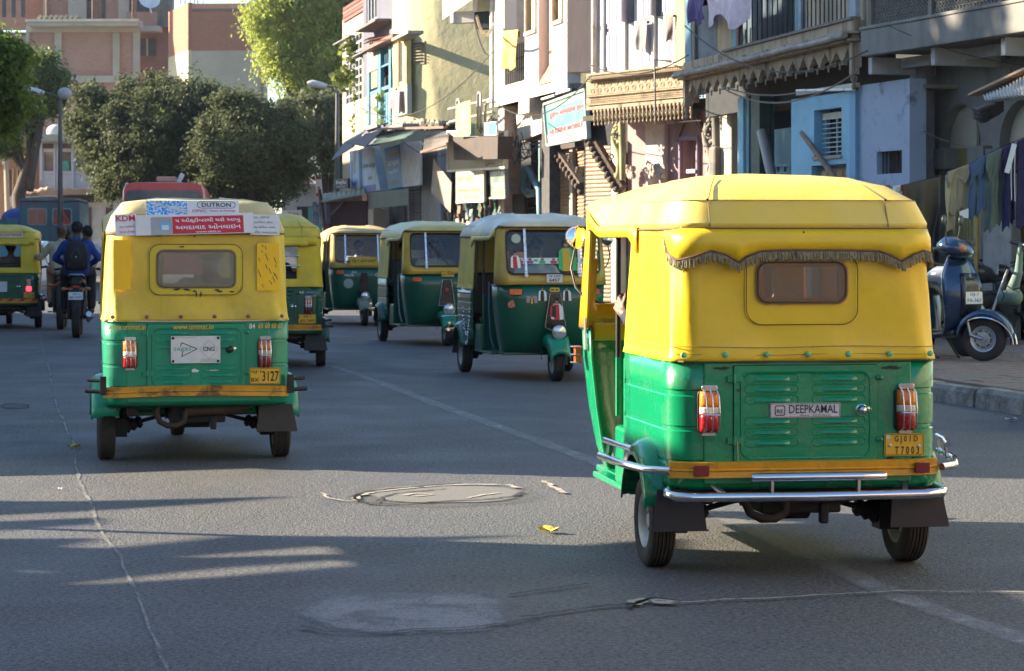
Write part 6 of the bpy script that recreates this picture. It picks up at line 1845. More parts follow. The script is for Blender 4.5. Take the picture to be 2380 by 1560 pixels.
sign('plain white board hanging under the white house beside the aqua sign', b, ((1199, 262, -.2), (1269, 254, -.2), (1270, 305, -.2), (1204, 331, -.2)), pm('board_white', (.42, .39, .33), .7, dirt=(.35, .3, .22), damt=.5), cat='board')
sign('white framed sign board behind the grey metal box', b, ((1042, 306, .55), (1176, 306, .55), (1176, 390, .55), (1042, 398, .55)), SG_C, (('દુકાન', TXT_K, .25, -.36, .16, .12),), trim=pm('trim_white', (.6, .58, .52), .6))
sign('weathered cream sign with brown and black lettering below the metal box', b, ((1059, 398, .6), (1124, 396, .6), (1125, 469, .6), (1059, 474, .6)), SG_C, (('શ્રી સ્ટોર', pm('lettering_rust', (.35, .14, .06), .7), -.15, .26, .55, .2), ('મોબાઇલ રીપેરીંગ', pm('lettering_rust', (.35, .14, .06), .7), 0, -.1, .85, .14), ('૩ ૧૨ ૫૦', pm('lettering_rust', (.35, .14, .06), .7), 0, -.33, .8, .14), ('#', SG_L, 0, -.47, .98, .05)))
sign('faded green sign with a small blue field to the right of the cream one', b, ((1122, 394, .45), (1176, 388, .45), (1178, 460, .45), (1123, 461, .45)), SG_G, (('#', SG_L, -.32, .2, .24, .5), ('LASATURE', TXT_W, .15, .3, .6, .14), ('સ્ટોર', TXT_W, .15, -.05, .5, .18)), trim=pm('trim_grey', (.16, .18, .18), .6))
sign('rusty grey metal box sign in front of the white framed board', b, ((1053, 318, .95), (1157, 317, .95), (1156, 370, .95), (1055, 372, .95)), pm('rusty_zinc', (.06, .052, .046), .6, .3, .2, 3, dirt=(.12, .05, .03), damt=.5), t=.35, off=.95, cat='box')
sign('blue and white sign standing on top of the metal box', b, ((1085, 290, .8), (1153, 282, .8), (1155, 315, .8), (1086, 317, .8)), pm('sign_grey', (.5, .5, .5), .5), (('#', SG_B, -.36, 0, .26, .9), ('#', SG_B, .36, 0, .26, .9), ('પાન', TXT_K, 0, 0, .2, .55)), t=.05)
o_ = sign('tall yellow green banner with a white emblem on the terrace rail', b, ((1061, 243, 1.1), (1092, 233, 1.1), (1093, 312, 1.1), (1061, 318, 1.1)), pm('banner_lime', (.50, .55, .12), .6, var=.06), (('#', WHT, .02, .12, .22, .3), ('IDEA PLUS', SG_B, 0, -.28, .7, .05)), t=.02, cat='banner')
mb = MB()
for z_, x0, x1 in ((254, 1043, 1146), (284, 1045, 1146)): mb.tube([b.P(x0, z_, .9), b.P(x1, z_ - 24, .4)], .035, 8)
for x_, y0, y1 in ((1062, 232, 300), (1111, 216, 300)): mb.tube([b.P(x_, y1, .8), b.P(x_, y0 + 5, .8), b.P(x_ + 2, y0, .8), b.P(x_ + 5, y0, .8), b.P(x_ + 7, y0 + 5, .8), b.P(x_ + 7, y1, .8)], .035, 8)
mb.tube([b.P(1128, 290, .6), b.P(1128, 245, .6), b.P(1133, 238, .6), b.P(1146, 236, .6)], .035, 8)
o_ = mk('railing', mb, pm('galvanised_pipe', (.30, .29, .27), .6, .4), b.root, 60)
sign('tilted pale sheet board hanging askew left of the cream sign', b, ((1007, 369, .7), (1049, 425, .7), (1047, 495, .7), (1002, 448, .7)), pm('sheet_pale', (.24, .21, .17), .8, var=.12, dirt=(.35, .2, .1), damt=.5), t=.02, cat='board')
cable('black hose looping below the upper balcony box', b.world(b.P(1108, 38, 1.4)), b.world(b.P(1146, 55, .2)), .35, .035, pm('conduit', (.35, .32, .28), .6))
cable('thin drooping wire against the cream wall of the round tower house', b.world(b.P(1103, 50, 1.4)), b.world(b.P(1134, 128, 1.0)), .15, .018, pm('cable_grey', (.16, .15, .13), .6))
# ============ R5: round tower house
b = Bld('round_corner_house', 'cream yellow house with a big rounded corner and a small louvred vent', 'building', 1000, 66.5, 12.4)
B5 = b
zb5 = 4.8
cxu, cr = b.u(940), 2.0
pts = []
uL5 = b.u(912, 0)
n = 18
for x in np.linspace(uL5, cxu, 8): pts.append((x, 0))
for i in range(1, n + 1):
 a = R(54 * i / n); pts.append((cxu + cr * sin(a), cr * (1 - cos(a))))
lx, ly = pts[-1]
for i in range(1, 7): pts.append((lx + 5.4 * i / 6 * cos(R(54)) * 1, ly + 5.4 * i / 6 * sin(R(54))))
rn = random.Random(1)
zl = [zb5 + (10.8 - zb5) * i / 14 for i in range(15)]
rows = []
for z in zl:
 rows.append([(x + .012 * sin(z * 3.1 + i), y + .018 * sin(z * 2.3 + i * 1.3), z + (.10 * sin(i * 2.3) + .06 * sin(i * 5.1) if z == zb5 else 0)) for i, (x, y) in enumerate(pts)])
mb = MB(); mb.loft(rows, closed=False); o_ = mk('tower_wall', mb, CREAM_W, b.root, 60)
mb = MB()
for i in range(44):
 k = i / 43 * (len(pts) - 1); j = int(k); f_ = k - j
 p, q = pts[j], pts[min(j + 1, len(pts) - 1)]
 mb.ball((p[0] + (q[0] - p[0]) * f_, p[1] + (q[1] - p[1]) * f_ - .03, zb5 + rn.uniform(-.08, .1)), rn.uniform(.10, .2), 7, 5, (1.2, .7, .8))
mk('broken_plaster_edge', mb, pm('rubble_beige', (.36, .31, .22), .95, bump=.8, bscale=20, dirt=(.1, .08, .06), damt=.6), b.root, 40, kind='stuff')
mb = MB(); mb.add([(x, y, zb5 + .03) for x, y in pts] + [(uL5, 5.5, zb5 + .03)], [tuple(range(len(pts) + 1))]); mk('floor_slab', mb, SLAB, b.root)
av = R(30); MV = T((cxu + cr * sin(av), cr * (1 - cos(av)), 0)) @ Matrix.Rotation(av, 4, 'Z')
zv = b.z(105, 991)
mb = MB(); mb.box(-.24, .24, -.02, .03, zv - .34, zv + .32, MV); vt = mk('vent', mb, pm('vent_frame', (.24, .21, .13), .8), b.root)
for i in range(7):
 M_ = MV @ T((0, -.05, zv - .26 + i * .088)) @ MR(-32, 'X'); mb = MB(); mb.box(-.20, .20, -.05, .04, -.012, .012, M_); mk('slat', mb, pm('vent_slat', (.30, .27, .19), .8), vt)
b.bx('window_strip', pm('strip_yellow', (.50, .42, .16), .8, dirt=(.3, .22, .12), damt=.5), 914, 944, 84, 210, -.05, .10)
b.bx('window_slot', INT, 927, 934, 100, 190, .101, .11); b.bx('window_frame', pm('frame_orange_brown', (.42, .20, .10), .8), 920, 926, 98, 200, .101, .13)
b.bx('window_hood', pm('hood_grey', (.3, .28, .24), .8), 910, 948, 80, 87, 0, .45)
b.bx('lower_panel', pm('pale_mint_panel', (.30, .32, .27), .8, dirt=(.3, .3, .25), damt=.4), 918, 946, 200, 268, -.05, .09)
mb = MB(); A0 = b.P(1030, 40, 2.2);
ov = Bld('balcony_box', 'white projecting balcony box with a dark underside high on the cream wall', 'balcony', 1085, 60, 62)
mb = MB(); mb.add([ov.P(1028, -60, .0), ov.P(1096, -60, .9), ov.P(1096, 0, .9), ov.P(1028, 46, .0), ov.P(1096, -60, -.3), ov.P(1096, 20, -.3)], [(0, 1, 2, 3)]); mk('sloping_side', mb, pm('white_side', (.5, .48, .45), .8), ov.root)
ov.bx('front_panel', pm('grey_panel', (.36, .33, .30), .8), 1048, 1101, 27, 53, .0, .25); ov.bx('white_end', pm('white_end', (.68, .68, .72), .8), 1046, 1053, 22, 53, .251, .3)
ov.bx('upper_panel', pm('panel_olive', (.34, .30, .16), .8), 1104, 1146, -30, 26, .0, .3); ov.bx('beam', WHITE_W, 1099, 1106, -30, 27, .301, .38)
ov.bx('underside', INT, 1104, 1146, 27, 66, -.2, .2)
cloth('towel', 'small pink towel hanging beside the blue window of the narrow house', 'towel', b.world(b.P(910, 205, .3)), b.world(b.P(922, 205, .3)), .62, clothmat('cloth_pink', (.42, .17, .20)), 8, fold=.02, taper=(-.3, -.3), under=.1)
# ---- below the tower: shop signs, awnings, grey walls
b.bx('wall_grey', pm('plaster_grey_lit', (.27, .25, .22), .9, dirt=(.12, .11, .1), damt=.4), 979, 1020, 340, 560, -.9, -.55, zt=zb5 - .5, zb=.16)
b.bx('shop_post', pm('post_grey_blue', (.2, .22, .25), .8), 1017, 1024, 340, 560, -.54, -.4, zt=4.0, zb=.16)
mb = MB(); mb.box(b.u(830), b.u(1060), 2.0, 2.2, .16, zb5 - .1); mk('dark_interior', mb, INT, b.root)
shutter(b, 950, 978, 425, None, -.85, SHUT_G, .085)
for p0, p1 in ((872, 880), (885, 905), (912, 940)): b.bx('shop_panel', pm('panel_grey_door', (.17, .16, .15), .8, var=.2), p0, p1, 440, 560, -.9, -.8, zt=2.6, zb=.16)
for k, (p0, p1) in enumerate(((846, 854), (856, 868))): b.bx('shop_pillar', pm('pillar_cream', (.55, .40, .26), .8, var=.1), p0, p1, 450, 560, -.4, .0, zt=2.5, zb=.16)
sign('blank white board with black specks between the blue sign and grey wall', b, ((929, 333, .1), (976, 328, .1), (977, 430, .1), (936, 436, .1)), pm('board_offwhite', (.55, .54, .50), .7, dirt=(.12, .12, .12), damt=.5, dscale=5, dlo=.58, dhi=.68), cat='board')
sign('blue and cream painted sign beside the blank white board', b, ((893, 345, .1), (927, 336, .1), (936, 434, .1), (902, 441, .1)), SG_B, (('#', SG_C, .05, .33, .7, .18), ('સાયકલ', TXT_W, 0, .1, .8, .12), ('સ્ટોર', TXT_W, 0, -.1, .7, .12), ('#', SG_C, 0, -.36, .8, .08)), t=.35)
sign('pale blue sign with black Gujarati shop name, third from the left end', b, ((838, 346, .2), (865, 340, .2), (884, 443, .2), (844, 447, .2)), SG_L, (('સંજય મોટર્સ', TXT_K, .02, .08, .82, .17), ('#', pm('sign_pink', (.50, .40, .45), .5), 0, .36, .8, .16), ('૪૨૧૨', TXT_K, .1, -.2, .3, .08), ('#', pm('sign_navy', (.10, .14, .35), .5), .02, -.42, .92, .13)), t=.25)
sign('narrow blue and white sign left of the pale blue one', b, ((812, 352, .3), (834, 348, .3), (835, 437, .3), (816, 440, .3)), SG_L, (('#', pm('sign_streak', (.35, .28, .22), .6), 0, .2, .3, .6), ('#', SG_B, -.3, -.05, .2, .6), ('DULUX', TXT_B, 0, -.36, .7, .09)), t=.2)
sign('small black sign reading helmet in white Gujarati letters', b, ((776, 417, .6), (808, 415, .6), (809, 438, .6), (776, 439, .6)), pm('sign_black', (.015, .015, .018), .5), (('હેલ્મેટ', TXT_W, 0, .12, .82, .46), ('સરકાર માન્ય', TXT_W, 0, -.33, .6, .12)), t=.08)
sign('small orange notice board at the stall under the pale blue sign', b, ((834, 453, .5), (852, 452, .5), (853, 480, .5), (836, 481, .5)), pm('sign_orange', (.50, .17, .06), .6), (('#', pm('sign_peach', (.6, .3, .18), .6), 0, 0, .5, .5),), cat='board')
sign('white wall poster at the stall left of the orange board', b, ((808, 441, .4), (842, 440, .4), (842, 464, .4), (809, 466, .4)), WHITE_W, (('#', SG_C, .2, 0, .4, .7),), t=.03, cat='poster')
aw = Bld('tin_awning', 'grey tin awning over the row of blue shop signs', 'awning', 850, 75.5, 12.4)
mb = MB()
for q in (((806, 330), (870, 306), (893, 297), (850, 340)), ((770, 372), (800, 330), (850, 300), (822, 340))):
 V = [aw.P(q[0][0], q[0][1], 1.6), aw.P(q[1][0], q[1][1], .2), aw.P(q[2][0], q[2][1], .2), aw.P(q[3][0], q[3][1], 1.6)]
 mb.add(V + [v - Vector((0, 0, .03)) for v in V], [(0, 1, 2, 3), (7, 6, 5, 4), (0, 3, 7, 4), (1, 0, 4, 5), (2, 1, 5, 6), (3, 2, 6, 7)])
mk('tin_sheet', mb, pm('tin_blue_grey', (.07, .075, .085), .7, .2, .2, 3), aw.root)
corrugated(aw, 'green_sheet', pm('sheet_green', (.10, .16, .13), .7), aw.P(880, 318, .3), aw.P(975, 300, .3), aw.P(940, 322, 1.8), aw.P(865, 336, 1.8), .2, .02)
corrugated(aw, 'corrugated_sheet', CORR, aw.P(990, 312, -.2), aw.P(1045, 305, -.2), aw.P(1040, 345, 1.3), aw.P(982, 356, 1.3), .2, .02)
mb = MB(); mb.bar(aw.P(878, 300, .8), aw.P(1035, 296, .8), .10, .06); mb.bar(aw.P(979, 354, 1.3), aw.P(1040, 334, 1.2), .06); mk('awning_beam', mb, pm('beam_brown', (.16, .09, .07), .8), aw.root)
mb = MB(); mb.box(b.u(846, .5), b.u(935, .5), -.5, 0, zb5 - .12, zb5 - .0); mk('balcony_slab', mb, pm('slab_broken', (.24, .22, .19), .9, dirt=(.08, .07, .06), damt=.6), b.root, bevel=.03)
mb = MB(); rn = random.Random(4)
for i in range(40):
 a = rn.uniform(0, 6.28); p = b.world(b.P(914, 424, -.3)); mb.bar(p, p + Vector((.22 * cos(a), .1 * sin(a), rn.uniform(-.15, .2))), .025, .004)
o_ = mk('hanging_plant', mb, pm('plant_lime', (.20, .30, .05), .6)); tag(o_, 'small spiky green plant hanging in the shop front under the signs', 'plant')
st = Bld('snack_stall', 'shop front hung with green and white snack packets below the tilted board', 'stall', 1090, 61, 12.4)
mb = MB(); mb.box(st.u(1028), st.u(1170), .5, .6, .16, 2.6); mk('stall_back', mb, INT, st.root)
PK = [pm('packet_green', (.015, .06, .02), .5), pm('packet_white', (.13, .13, .11), .5), pm('packet_orange', (.18, .07, .02), .5), pm('packet_blue', (.02, .05, .12), .5), pm('packet_brown', (.08, .04, .02), .5)]
rn = random.Random(12)
pk = []
for i in range(5):
 mb = MB(); rows = [[(.07 * a - .07, .012 * (1 if c else -1) * (1 - abs(a - 1)), z * (1 - .0)) for a in (0, .5, 1, 1.5, 2)] for c in (0, 1) for z in (-.09, .0, .09)]
 mb.box(-.07, .07, -.012, .012, -.09, .09); me = bpy.data.meshes.new('snack_packet'); me.from_pydata(mb.v, [], mb.f); me.materials.append(PK[i]); pk.append(me)
for i in range(13):
 for j in range(9):
  if rn.random() < .25: continue
  o_ = link(bpy.data.objects.new('packet', pk[min(4, int(rn.random() ** 1.6 * 5))]), st.root)
  p = st.P(1034 + i * 10.5 + rn.uniform(-3, 3), 474 + j * 7, .35)
  o_.location = p; o_.rotation_euler = (rn.uniform(-.3, .3), rn.uniform(-.4, .4), rn.uniform(-.5, .5))
# ============ R6, R7: narrow houses at the far end of the row
b = Bld('blue_window_house', 'narrow violet grey house with old blue timber windows and a small tiled awning', 'building', 878, 76.2, 12.4)
zb6 = 4.6
b.wall('wall', LAV_W, b.u(844), b.u(911), zb6, 12.5, (b.H(852, 876, -80, 50), b.H(855, 908, 104, 212)), 0, .25)
mb = MB(); mb.box(b.u(846), b.u(910), .26, .3, zb6, 12.5); mk('dark_interior', mb, INT, b.root)
q = b.H(852, 876, -80, 50); w_ = mk('window', MB().box(q[0], q[1], .05, .1, q[2], q[2] + .08), WHT, b.root); bars(b, w_, WHT, [q[0] + (q[1] - q[0]) * k for k in (.05, .35, .65, .95)], q[2], q[3], -.05, .03, 'mullion')
b.bx('window_hood', pm('hood_dark', (.12, .11, .10), .8), 825, 872, 56, 62, 0, .6)
tl = b.bx('tiled_awning', pm('tile_bed', (.2, .1, .08), .8), 842, 912, 96, 104, 0, .5)
rn = random.Random(3)
for i in range(14):
 for j in range(2):
  M_ = T(b.P(846 + i * 4.8, 96 - i * .9 + j * 7, .2 + .3 * j)) @ MR(25, 'X')
  mb = MB(); mb.box(-.10, .10, -.02, .26, 0, .035, M_); mk('tile', mb, pm('clay_tile', (.22, .09, .07), .8, var=.3, scale=3), tl)
for p0, p1 in ((853, 858), (879, 884), (903, 908)): b.bx('window_post', BLUE_D if p0 != 879 else pm('old_blue', (.06, .19, .27), .6, var=.15), p0, p1, 100, 290, .03, .16, bevel=.01)
for y0, y1 in ((103, 108), (156, 160), (206, 214)): b.bx('window_rail', _pm['old_blue'], 858.5, 903, y0, y1, .05, .13)
bars(b, b.root, BLUE_D, [b.u(p, .05) for p in (886, 889, 892, 895, 898, 901)], b.z(155, 890), b.z(110, 890), .05, .02)
b.bx('flap', pm('cream_canvas', (.26, .24, .18), .8), 854, 878, 120, 165, .14, .17); b.bx('flap', pm('grey_canvas', (.14, .14, .13), .8), 862, 878, 165, 205, .14, .17)
b.bx('balcony_panel', BLUE_P, 883, 906, 218, 286, .03, .06); bars(b, b.root, BLUE_D, [b.u(p, .1) for p in (884, 888, 892, 896, 900, 904)], b.z(288, 894), b.z(222, 894), .1, .02)
b.bx('lower_wall', pm('grey_wall_low', (.2, .2, .2), .9), 846, 876, 222, 300, .0, .12)
b.bx('upper_wall_right', LAV_W, 905, 914, -60, 80, .001, .1)
b = Bld('creeper_house', 'cream house ending the row, with a white grid window and a creeper', 'building', 820, 83, 12.4)
q1 = b.H(803, 841, 86, 242)
b.wall('wall', pm('limewash_cream', (.30, .26, .19), .9, var=.08, dirt=(.4, .33, .25), damt=.4, streak=True), b.u(796), b.u(846), .16, 9.3, (q1,), 0, .25)
mb = MB(); mb.box(b.u(796), b.u(796) + .2, .251, 6, .16, 9.3); mk('side_wall', mb, _pm['limewash_cream'], b.root)
mb = MB(); mb.box(q1[0], q1[1], .2, .24, q1[2], q1[3]); mk('dark_interior', mb, pm('interior_grey', (.13, .14, .15), .8), b.root)
w_ = mk('window', MB().box(q1[0], q1[1], .0, .04, q1[2], q1[2] + .08), WHT, b.root)
bars(b, w_, WHT, [q1[0] + (q1[1] - q1[0]) * k / 5 for k in range(6)], q1[2], q1[3], -.03, .028, 'mullion')
for k in range(1, 8):
 mb = MB(); z_ = q1[2] + (q1[3] - q1[2]) * k / 8; mb.box(q1[0], q1[1], .0, .03, z_, z_ + .05); mk('transom', mb, WHT, w_)
for k in range(4): b.bx('parapet_band', pm('maroon_band', (.24, .08, .06), .8) if k % 2 == 0 else pm('maroon_band_dark', (.12, .04, .035), .8), 797, 846, 30 - 9 * k, 38 - 9 * k, -.1, .06 + .03 * (k % 2))
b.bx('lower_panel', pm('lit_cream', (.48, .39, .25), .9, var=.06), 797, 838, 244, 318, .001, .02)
b.bx('window_hood', pm('hood_dark', (.12, .11, .10), .8), 818, 852, 122, 126, 0, .35)
b.bx('ledge_pipe', IRONG, 774, 812, 92, 95, .1, .3)
b = Bld('end_shops', 'low grey fronted shops where the street opens out behind the auto rickshaws', 'building', 715, 96, 70)
b.bx('wall', pm('wall_grey_pale', (.40, .40, .42), .9), 655, 800, 430, 480, .0, .2, zb=0)
b.bx('roof', pm('tin_grey', (.3, .31, .33), .7), 650, 800, 427, 433, .0, .6)
b.bx('shop_opening', INT, 690, 790, 480, 560, .201, .21, zb=0)
b.bx('shutter_panel', pm('turquoise_panel', (.06, .28, .26), .6), 716, 748, 482, 545, .215, .24, zb=0)
b.bx('upper_wall', pm('wall_white_far', (.6, .6, .6), .8), 722, 770, 300, 428, -1.5, -1.3)
b.bx('brick_wall', pm('salmon_brick_far', (.5, .26, .2), .9, var=.25, scale=3), 690, 722, 345, 428, -1.5, -1.3)
for k in range(3): b.bx('window', pm('window_far_dark', (.12, .13, .15), .6), 728 + 12 * k, 735 + 12 * k, 330, 360, -1.29, -1.25)
sign('red and white vertical sign at the far corner of the street', b, ((733, 410, .9), (746, 410, .9), (748, 457, .9), (735, 458, .9)), pm('sign_white_far', (.6, .58, .58), .6), (('#', RED, 0, .42, .96, .14), ('#', RED, 0, -.4, .96, .16), ('#', pm('sign_orange', (.5, .17, .06), .6), 0, -.05, .5, .12)))
sign('small red lettered shop board far behind the yellow hoods', b, ((655, 490, .9), (700, 488, .9), (700, 508, .9), (655, 509, .9)), pm('sign_white_far', (.6, .58, .58), .6), (('મોટર', TXT_R, 0, 0, .8, .6),))
b = Bld('street_stall', 'roadside stall with dark red canvas sides under a green roof sheet', 'stall', 800, 74, 40)
b.bx('canvas_side', pm('canvas_maroon', (.055, .018, .02), .8, bump=.4), 755, 852, 468, 560, .3, .35, zb=.1)
corrugated(b, 'roof_sheet', pm('sheet_olive', (.22, .24, .18), .8), b.P(742, 452, .2), b.P(850, 436, .2), b.P(852, 452, 1.0), b.P(745, 470, 1.0), .25, .02)
b.bx('cream_panel', pm('panel_cream_stall', (.42, .38, .27), .8), 756, 840, 448, 468, .28, .32)
mb = MB(); mb.bar(b.P(742, 440, .9), b.P(760, 560, .9), .08); mb.bar(b.P(800, 468, .9), b.P(770, 500, .9), .06); mk('stall_pole', mb, WOODD, b.root)
mb = MB()
for k in range(7): mb.bar(b.P(730 + 5 * k, 470 + 6 * (k % 3), .8), b.P(732 + 5 * k, 520, .8), .14, .05)
mk('hanging_goods', mb, pm('goods_grey', (.22, .2, .22), .7, var=.6, scale=4), b.root, kind='stuff')
# ============ background at the left
BR1 = brickmat('brick_pinkish', (.30, .15, .11), (.36, .19, .15), (.32, .27, .23), 1.0, (.34, .25, .21))
BR2 = brickmat('brick_red', (.34, .13, .075), (.28, .105, .07), (.34, .22, .16), 1.0, (.34, .16, .10))
CCF = pm('raw_concrete', (.36, .35, .30), .9, var=.12, scale=.6, dirt=(.22, .21, .19), damt=.5, dscale=.5)
b = Bld('brick_apartments', 'unfinished pinkish brick apartment block with pale concrete frame behind the trees', 'building', 200, 132, 88)
b.bx('lower_wall', BR1, 62, 318, 70, 300, .0, .3, zb=0)
for p0, p1, y0, y1 in ((60, 322, 60, 75), (62, 318, 176, 192)): b.bx('floor_band', CCF, p0, p1, y0, y1, .0, .45)
for p0 in (60, 127, 270 - 8, 354 / 1.0 - 45): b.bx('column', CCF, p0, p0 + (16 if p0 > 100 else 8), 75.5, 176, .301, .42)
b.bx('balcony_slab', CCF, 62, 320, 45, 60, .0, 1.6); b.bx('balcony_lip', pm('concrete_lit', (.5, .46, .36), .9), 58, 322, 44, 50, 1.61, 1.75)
b.bx('upper_wall', BR1, 50, 322, -180, 44, -2.2, -2.0); b.bx('tower_wall', CONCR, 322, 400, -180, 62, -2.5, -1.8)
for p0, p1 in ((100, 108), (158, 200), (275, 300)): b.bx('upper_column', CCF, p0, p1, -60, 52, -2.0, -1.7)
for p0, p1, y0, y1 in ((178, 245, -60, 45), (300, 347, -60, 27)): b.bx('opening', pm('opening_dark', (.07, .07, .08), .9), p0, p1, y0, y1, -1.99 if p0 < 250 else -1.79, -1.96 if p0 < 250 else -1.76)
b.bx('balcony_wall', BR1, 295, 365, 28, 60, -1.6, -1.4); b.bx('slab', CCF, 317, 370, 60, 72, -2.4, -1.2)
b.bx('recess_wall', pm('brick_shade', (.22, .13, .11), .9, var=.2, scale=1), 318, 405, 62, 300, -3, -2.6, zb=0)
b.bx('recess_window', pm('opening_dark', (.07, .07, .08), .9), 318, 362, 90, 130, -2.59, -2.55)
b.bx('window_mullion', CCF, 340, 344, 90, 130, -2.54, -2.5)
for k, p0 in enumerate((108, 215, 226, 308)):
 mb = MB()
 for j in range(3): mb.tube([b.P(p0 + j * 4, 52, -.5), b.P(p0 + j * 4, -80, -.5)], .04, 5)
 mk('rebar_bundle', mb, pm('rust_rebar', (.22, .12, .08), .8), b.root)
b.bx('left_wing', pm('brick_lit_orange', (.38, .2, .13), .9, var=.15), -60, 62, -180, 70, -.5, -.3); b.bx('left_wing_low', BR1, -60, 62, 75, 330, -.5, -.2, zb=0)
for k in range(3): b.bx('opening', pm('opening_dark', (.07, .07, .08), .9), 5 + 22 * k, 14 + 22 * k, -60, 40, -.29, -.26)
mb = MB(); mb.lathe([(.001, 0), (.3, .05), (.55, .2), (.6, .26)], 16, T(b.P(345, 4, -1)) @ MR(60, 'X') @ MR(20, 'Y')); mb.tube([b.P(345, 4, -1), b.P(352, 30, -1)], .05, 6); mk('satellite_dish', mb, pm('dish_white', (.6, .6, .6), .6), b.root, 60)
mb = MB()
for k in range(8): mb.bar(b.P(92 + 12 * k, 46, .8), b.P(100 + 12 * k, 38, .8), .9, .15)
mk('sand_heap', mb, pm('sand', (.46, .35, .22), .95), b.root)
b = Bld('brick_house', 'tall house with red brick top and grey plastered lower wall behind the trees', 'building', 445, 126, 86)
b.bx('brick_top', BR2, 446, 620, 27, 118, .0, .3); b.bx('plaster_wall', pm('plaster_grey_beige', (.40, .36, .28), .9, var=.1, scale=.4, dirt=(.28, .25, .2), damt=.5, dscale=.5), 446, 620, 118, 300, .0, .3, zb=0)
b.bx('parapet_stain', pm('parapet_dark', (.20, .12, .09), .9, var=.2, scale=1), 446, 620, 20, 27.5, .0, .32); b.bx('coping', pm('coping', (.46, .22, .14), .9), 446, 620, 8, 20, .0, .30)
su = b.u(446, .3)
mb = MB(); mb.box(su - .02, su, -.3, 16, b.z(118, 446), b.z(8, 446)); mk('brick_side', mb, BR2, b.root)
M_ = T((su, -.3, 0)) @ MR(113, 'Z')
mb = MB(); mb.box(.0, 5.4, -.02, .2, b.z(118, 446), b.z(8, 446), M_); mk('brick_side', mb, BR2, b.root)
mb = MB(); mb.box(.0, 5.4, -.02, .2, 0, b.z(118, 446), M_); mk('plaster_side', mb, pm('plaster_yellowish', (.55, .47, .30), .9, var=.1, scale=.5), b.root)
b.bx('rain_pipe', IRONG, 606, 609, 20, 230, .31, .4)
mb = MB()
for p_ in (420, 430, 442, 452, 460, 472): mb.tube([b.P(p_, 10, -.5), b.P(p_, -6, -.5)], .03, 5)
mk('rebar_bundle', mb, _pm['rust_rebar'], b.root)
b.bx('roof_hut', pm('hut_brick', (.22, .12, .09), .9), 596, 640, -30, 14, -3, -1)
b = Bld('white_pavilion', 'white two storey corner house with glazed upper room and flat concrete roof', 'building', 150, 104, 84)
b.bx('roof_slab', CCF, 76, 232, 312, 328, -3.5, .9); b.bx('roof_slab', pm('slab_stained', (.30, .27, .21), .9), 76.5, 232, 328.5, 332, -3.5, .85)
b.bx('clerestory', pm('clerestory_brown', (.16, .12, .11), .7), 97, 232, 332.5, 345, .0, .1)
WP = pm('white_paint_far', (.52, .52, .54), .7, var=.05)
b.bx('panel', WP, 95, 232, 405, 437, .0, .12); b.bx('beam', WP, 95, 232, 345.5, 353, .0, .14); b.bx('beam', WP, 95, 232, 398, 404, .0, .14)
for p0, p1 in ((92, 98), (125, 129), (131, 135), (166, 171), (215, 220)): b.bx('post', WP, p0, p1, 332, 442, .0, .2)
for p0, p1 in ((98.5, 124.5), (136, 165.5), (172, 214)):
 w_ = b.bx('window', pm('glass_far', (.20, .17, .16), .15, coat=.5), p0, p1, 353.5, 397.5, -.1, -.05)
 b.bx('window_frame', WP, p0 + 1, p0 + 4, 354, 397, -.04, .0)
b.bx('curtain', pm('curtain_mint', (.12, .42, .30), .8, var=.3, scale=6), 144, 160, 374, 397, -.04, .05)
b.bx('lower_slab', pm('slab_brown', (.38, .28, .20), .9, var=.2, scale=2), 88, 260, 440, 452, -.5, .5)
b.bx('left_end', pm('end_pink', (.55, .42, .36), .9), 84, 92, 418, 440, .0, .3)
b.bx('shop_wall', pm('shop_white', (.60, .56, .50), .9), 150, 280, 452, 600, -.6, -.4, zb=0)
for p0, p1 in ((200, 212), (246, 262)): b.bx('doorway', pm('doorway_brown', (.14, .08, .06), .8), p0, p1, 482, 560, -.39, -.35, zb=0);
b.bx('shop_sign_strip', pm('strip_dark', (.07, .06, .06), .8), 134, 232, 455, 470, -.38, -.2)
b.bx('wall_side', pm('dark_brick_side', (.24, .13, .10), .9, var=.15), 66, 90, 350, 480, -2.2, -2.0, zb=0)
mb = MB(); mb.ball(b.P(130, 307, -1), .42, 14, 8, (1, 1, .8)); mb.box(*(lambda p: (p.x - .3, p.x + .3, p.y - .3, p.y + .3, p.z - .5, p.z - .2))(b.P(130, 307, -1))); mk('water_tank', mb, pm('tank_pale', (.5, .52, .5), .7), b.root, 60)
b = Bld('brick_huts', 'low orange brick houses with open doorways at the far left under the trees', 'building', 40, 101, 84)
HB = pm('hut_orange', (.40, .24, .16), .9, var=.15, scale=1.2, dirt=(.3, .2, .14), damt=.4)
b.bx('wall', HB, -60, 88, 375, 462, -.2, .0, zb=0)
for p0, p1, y0, y1 in ((17, 27, 395, 455), (42, 56, 392, 448)): b.bx('doorway', pm('doorway_brown', (.14, .08, .06), .8), p0, p1, y0, y1, .001, .02)
for p0, p1 in ((13, 16), (28, 31), (38, 41), (57, 60)): b.bx('door_jamb', pm('jamb_cream', (.55, .42, .30), .9), p0, p1, 392, 452, .0, .08)
w_ = b.bx('screen_wall', pm('screen_brick', (.4, .17, .11), .9), 78, 90, 375, 440, .001, .03)
mb = MB()
for i in range(12):
 for j in range(2): mb.box(b.u(80 + 4 * j, .05) + (.02 if i % 2 else -.02), b.u(82.5 + 4 * j, .05), -.06, -.03, b.z(379 + 5 * i, 84, .05) - .04, b.z(379 + 5 * i, 84, .05) + .03)
mk('brick_lattice', mb, HB, w_, kind='stuff')
b.bx('upper_wall', HB, 30, 80, 330, 374, -.3, -.1); b.bx('balcony', pm('balcony_dark', (.12, .1, .09), .9), -60, 36, 350, 365, .0, 1.0)
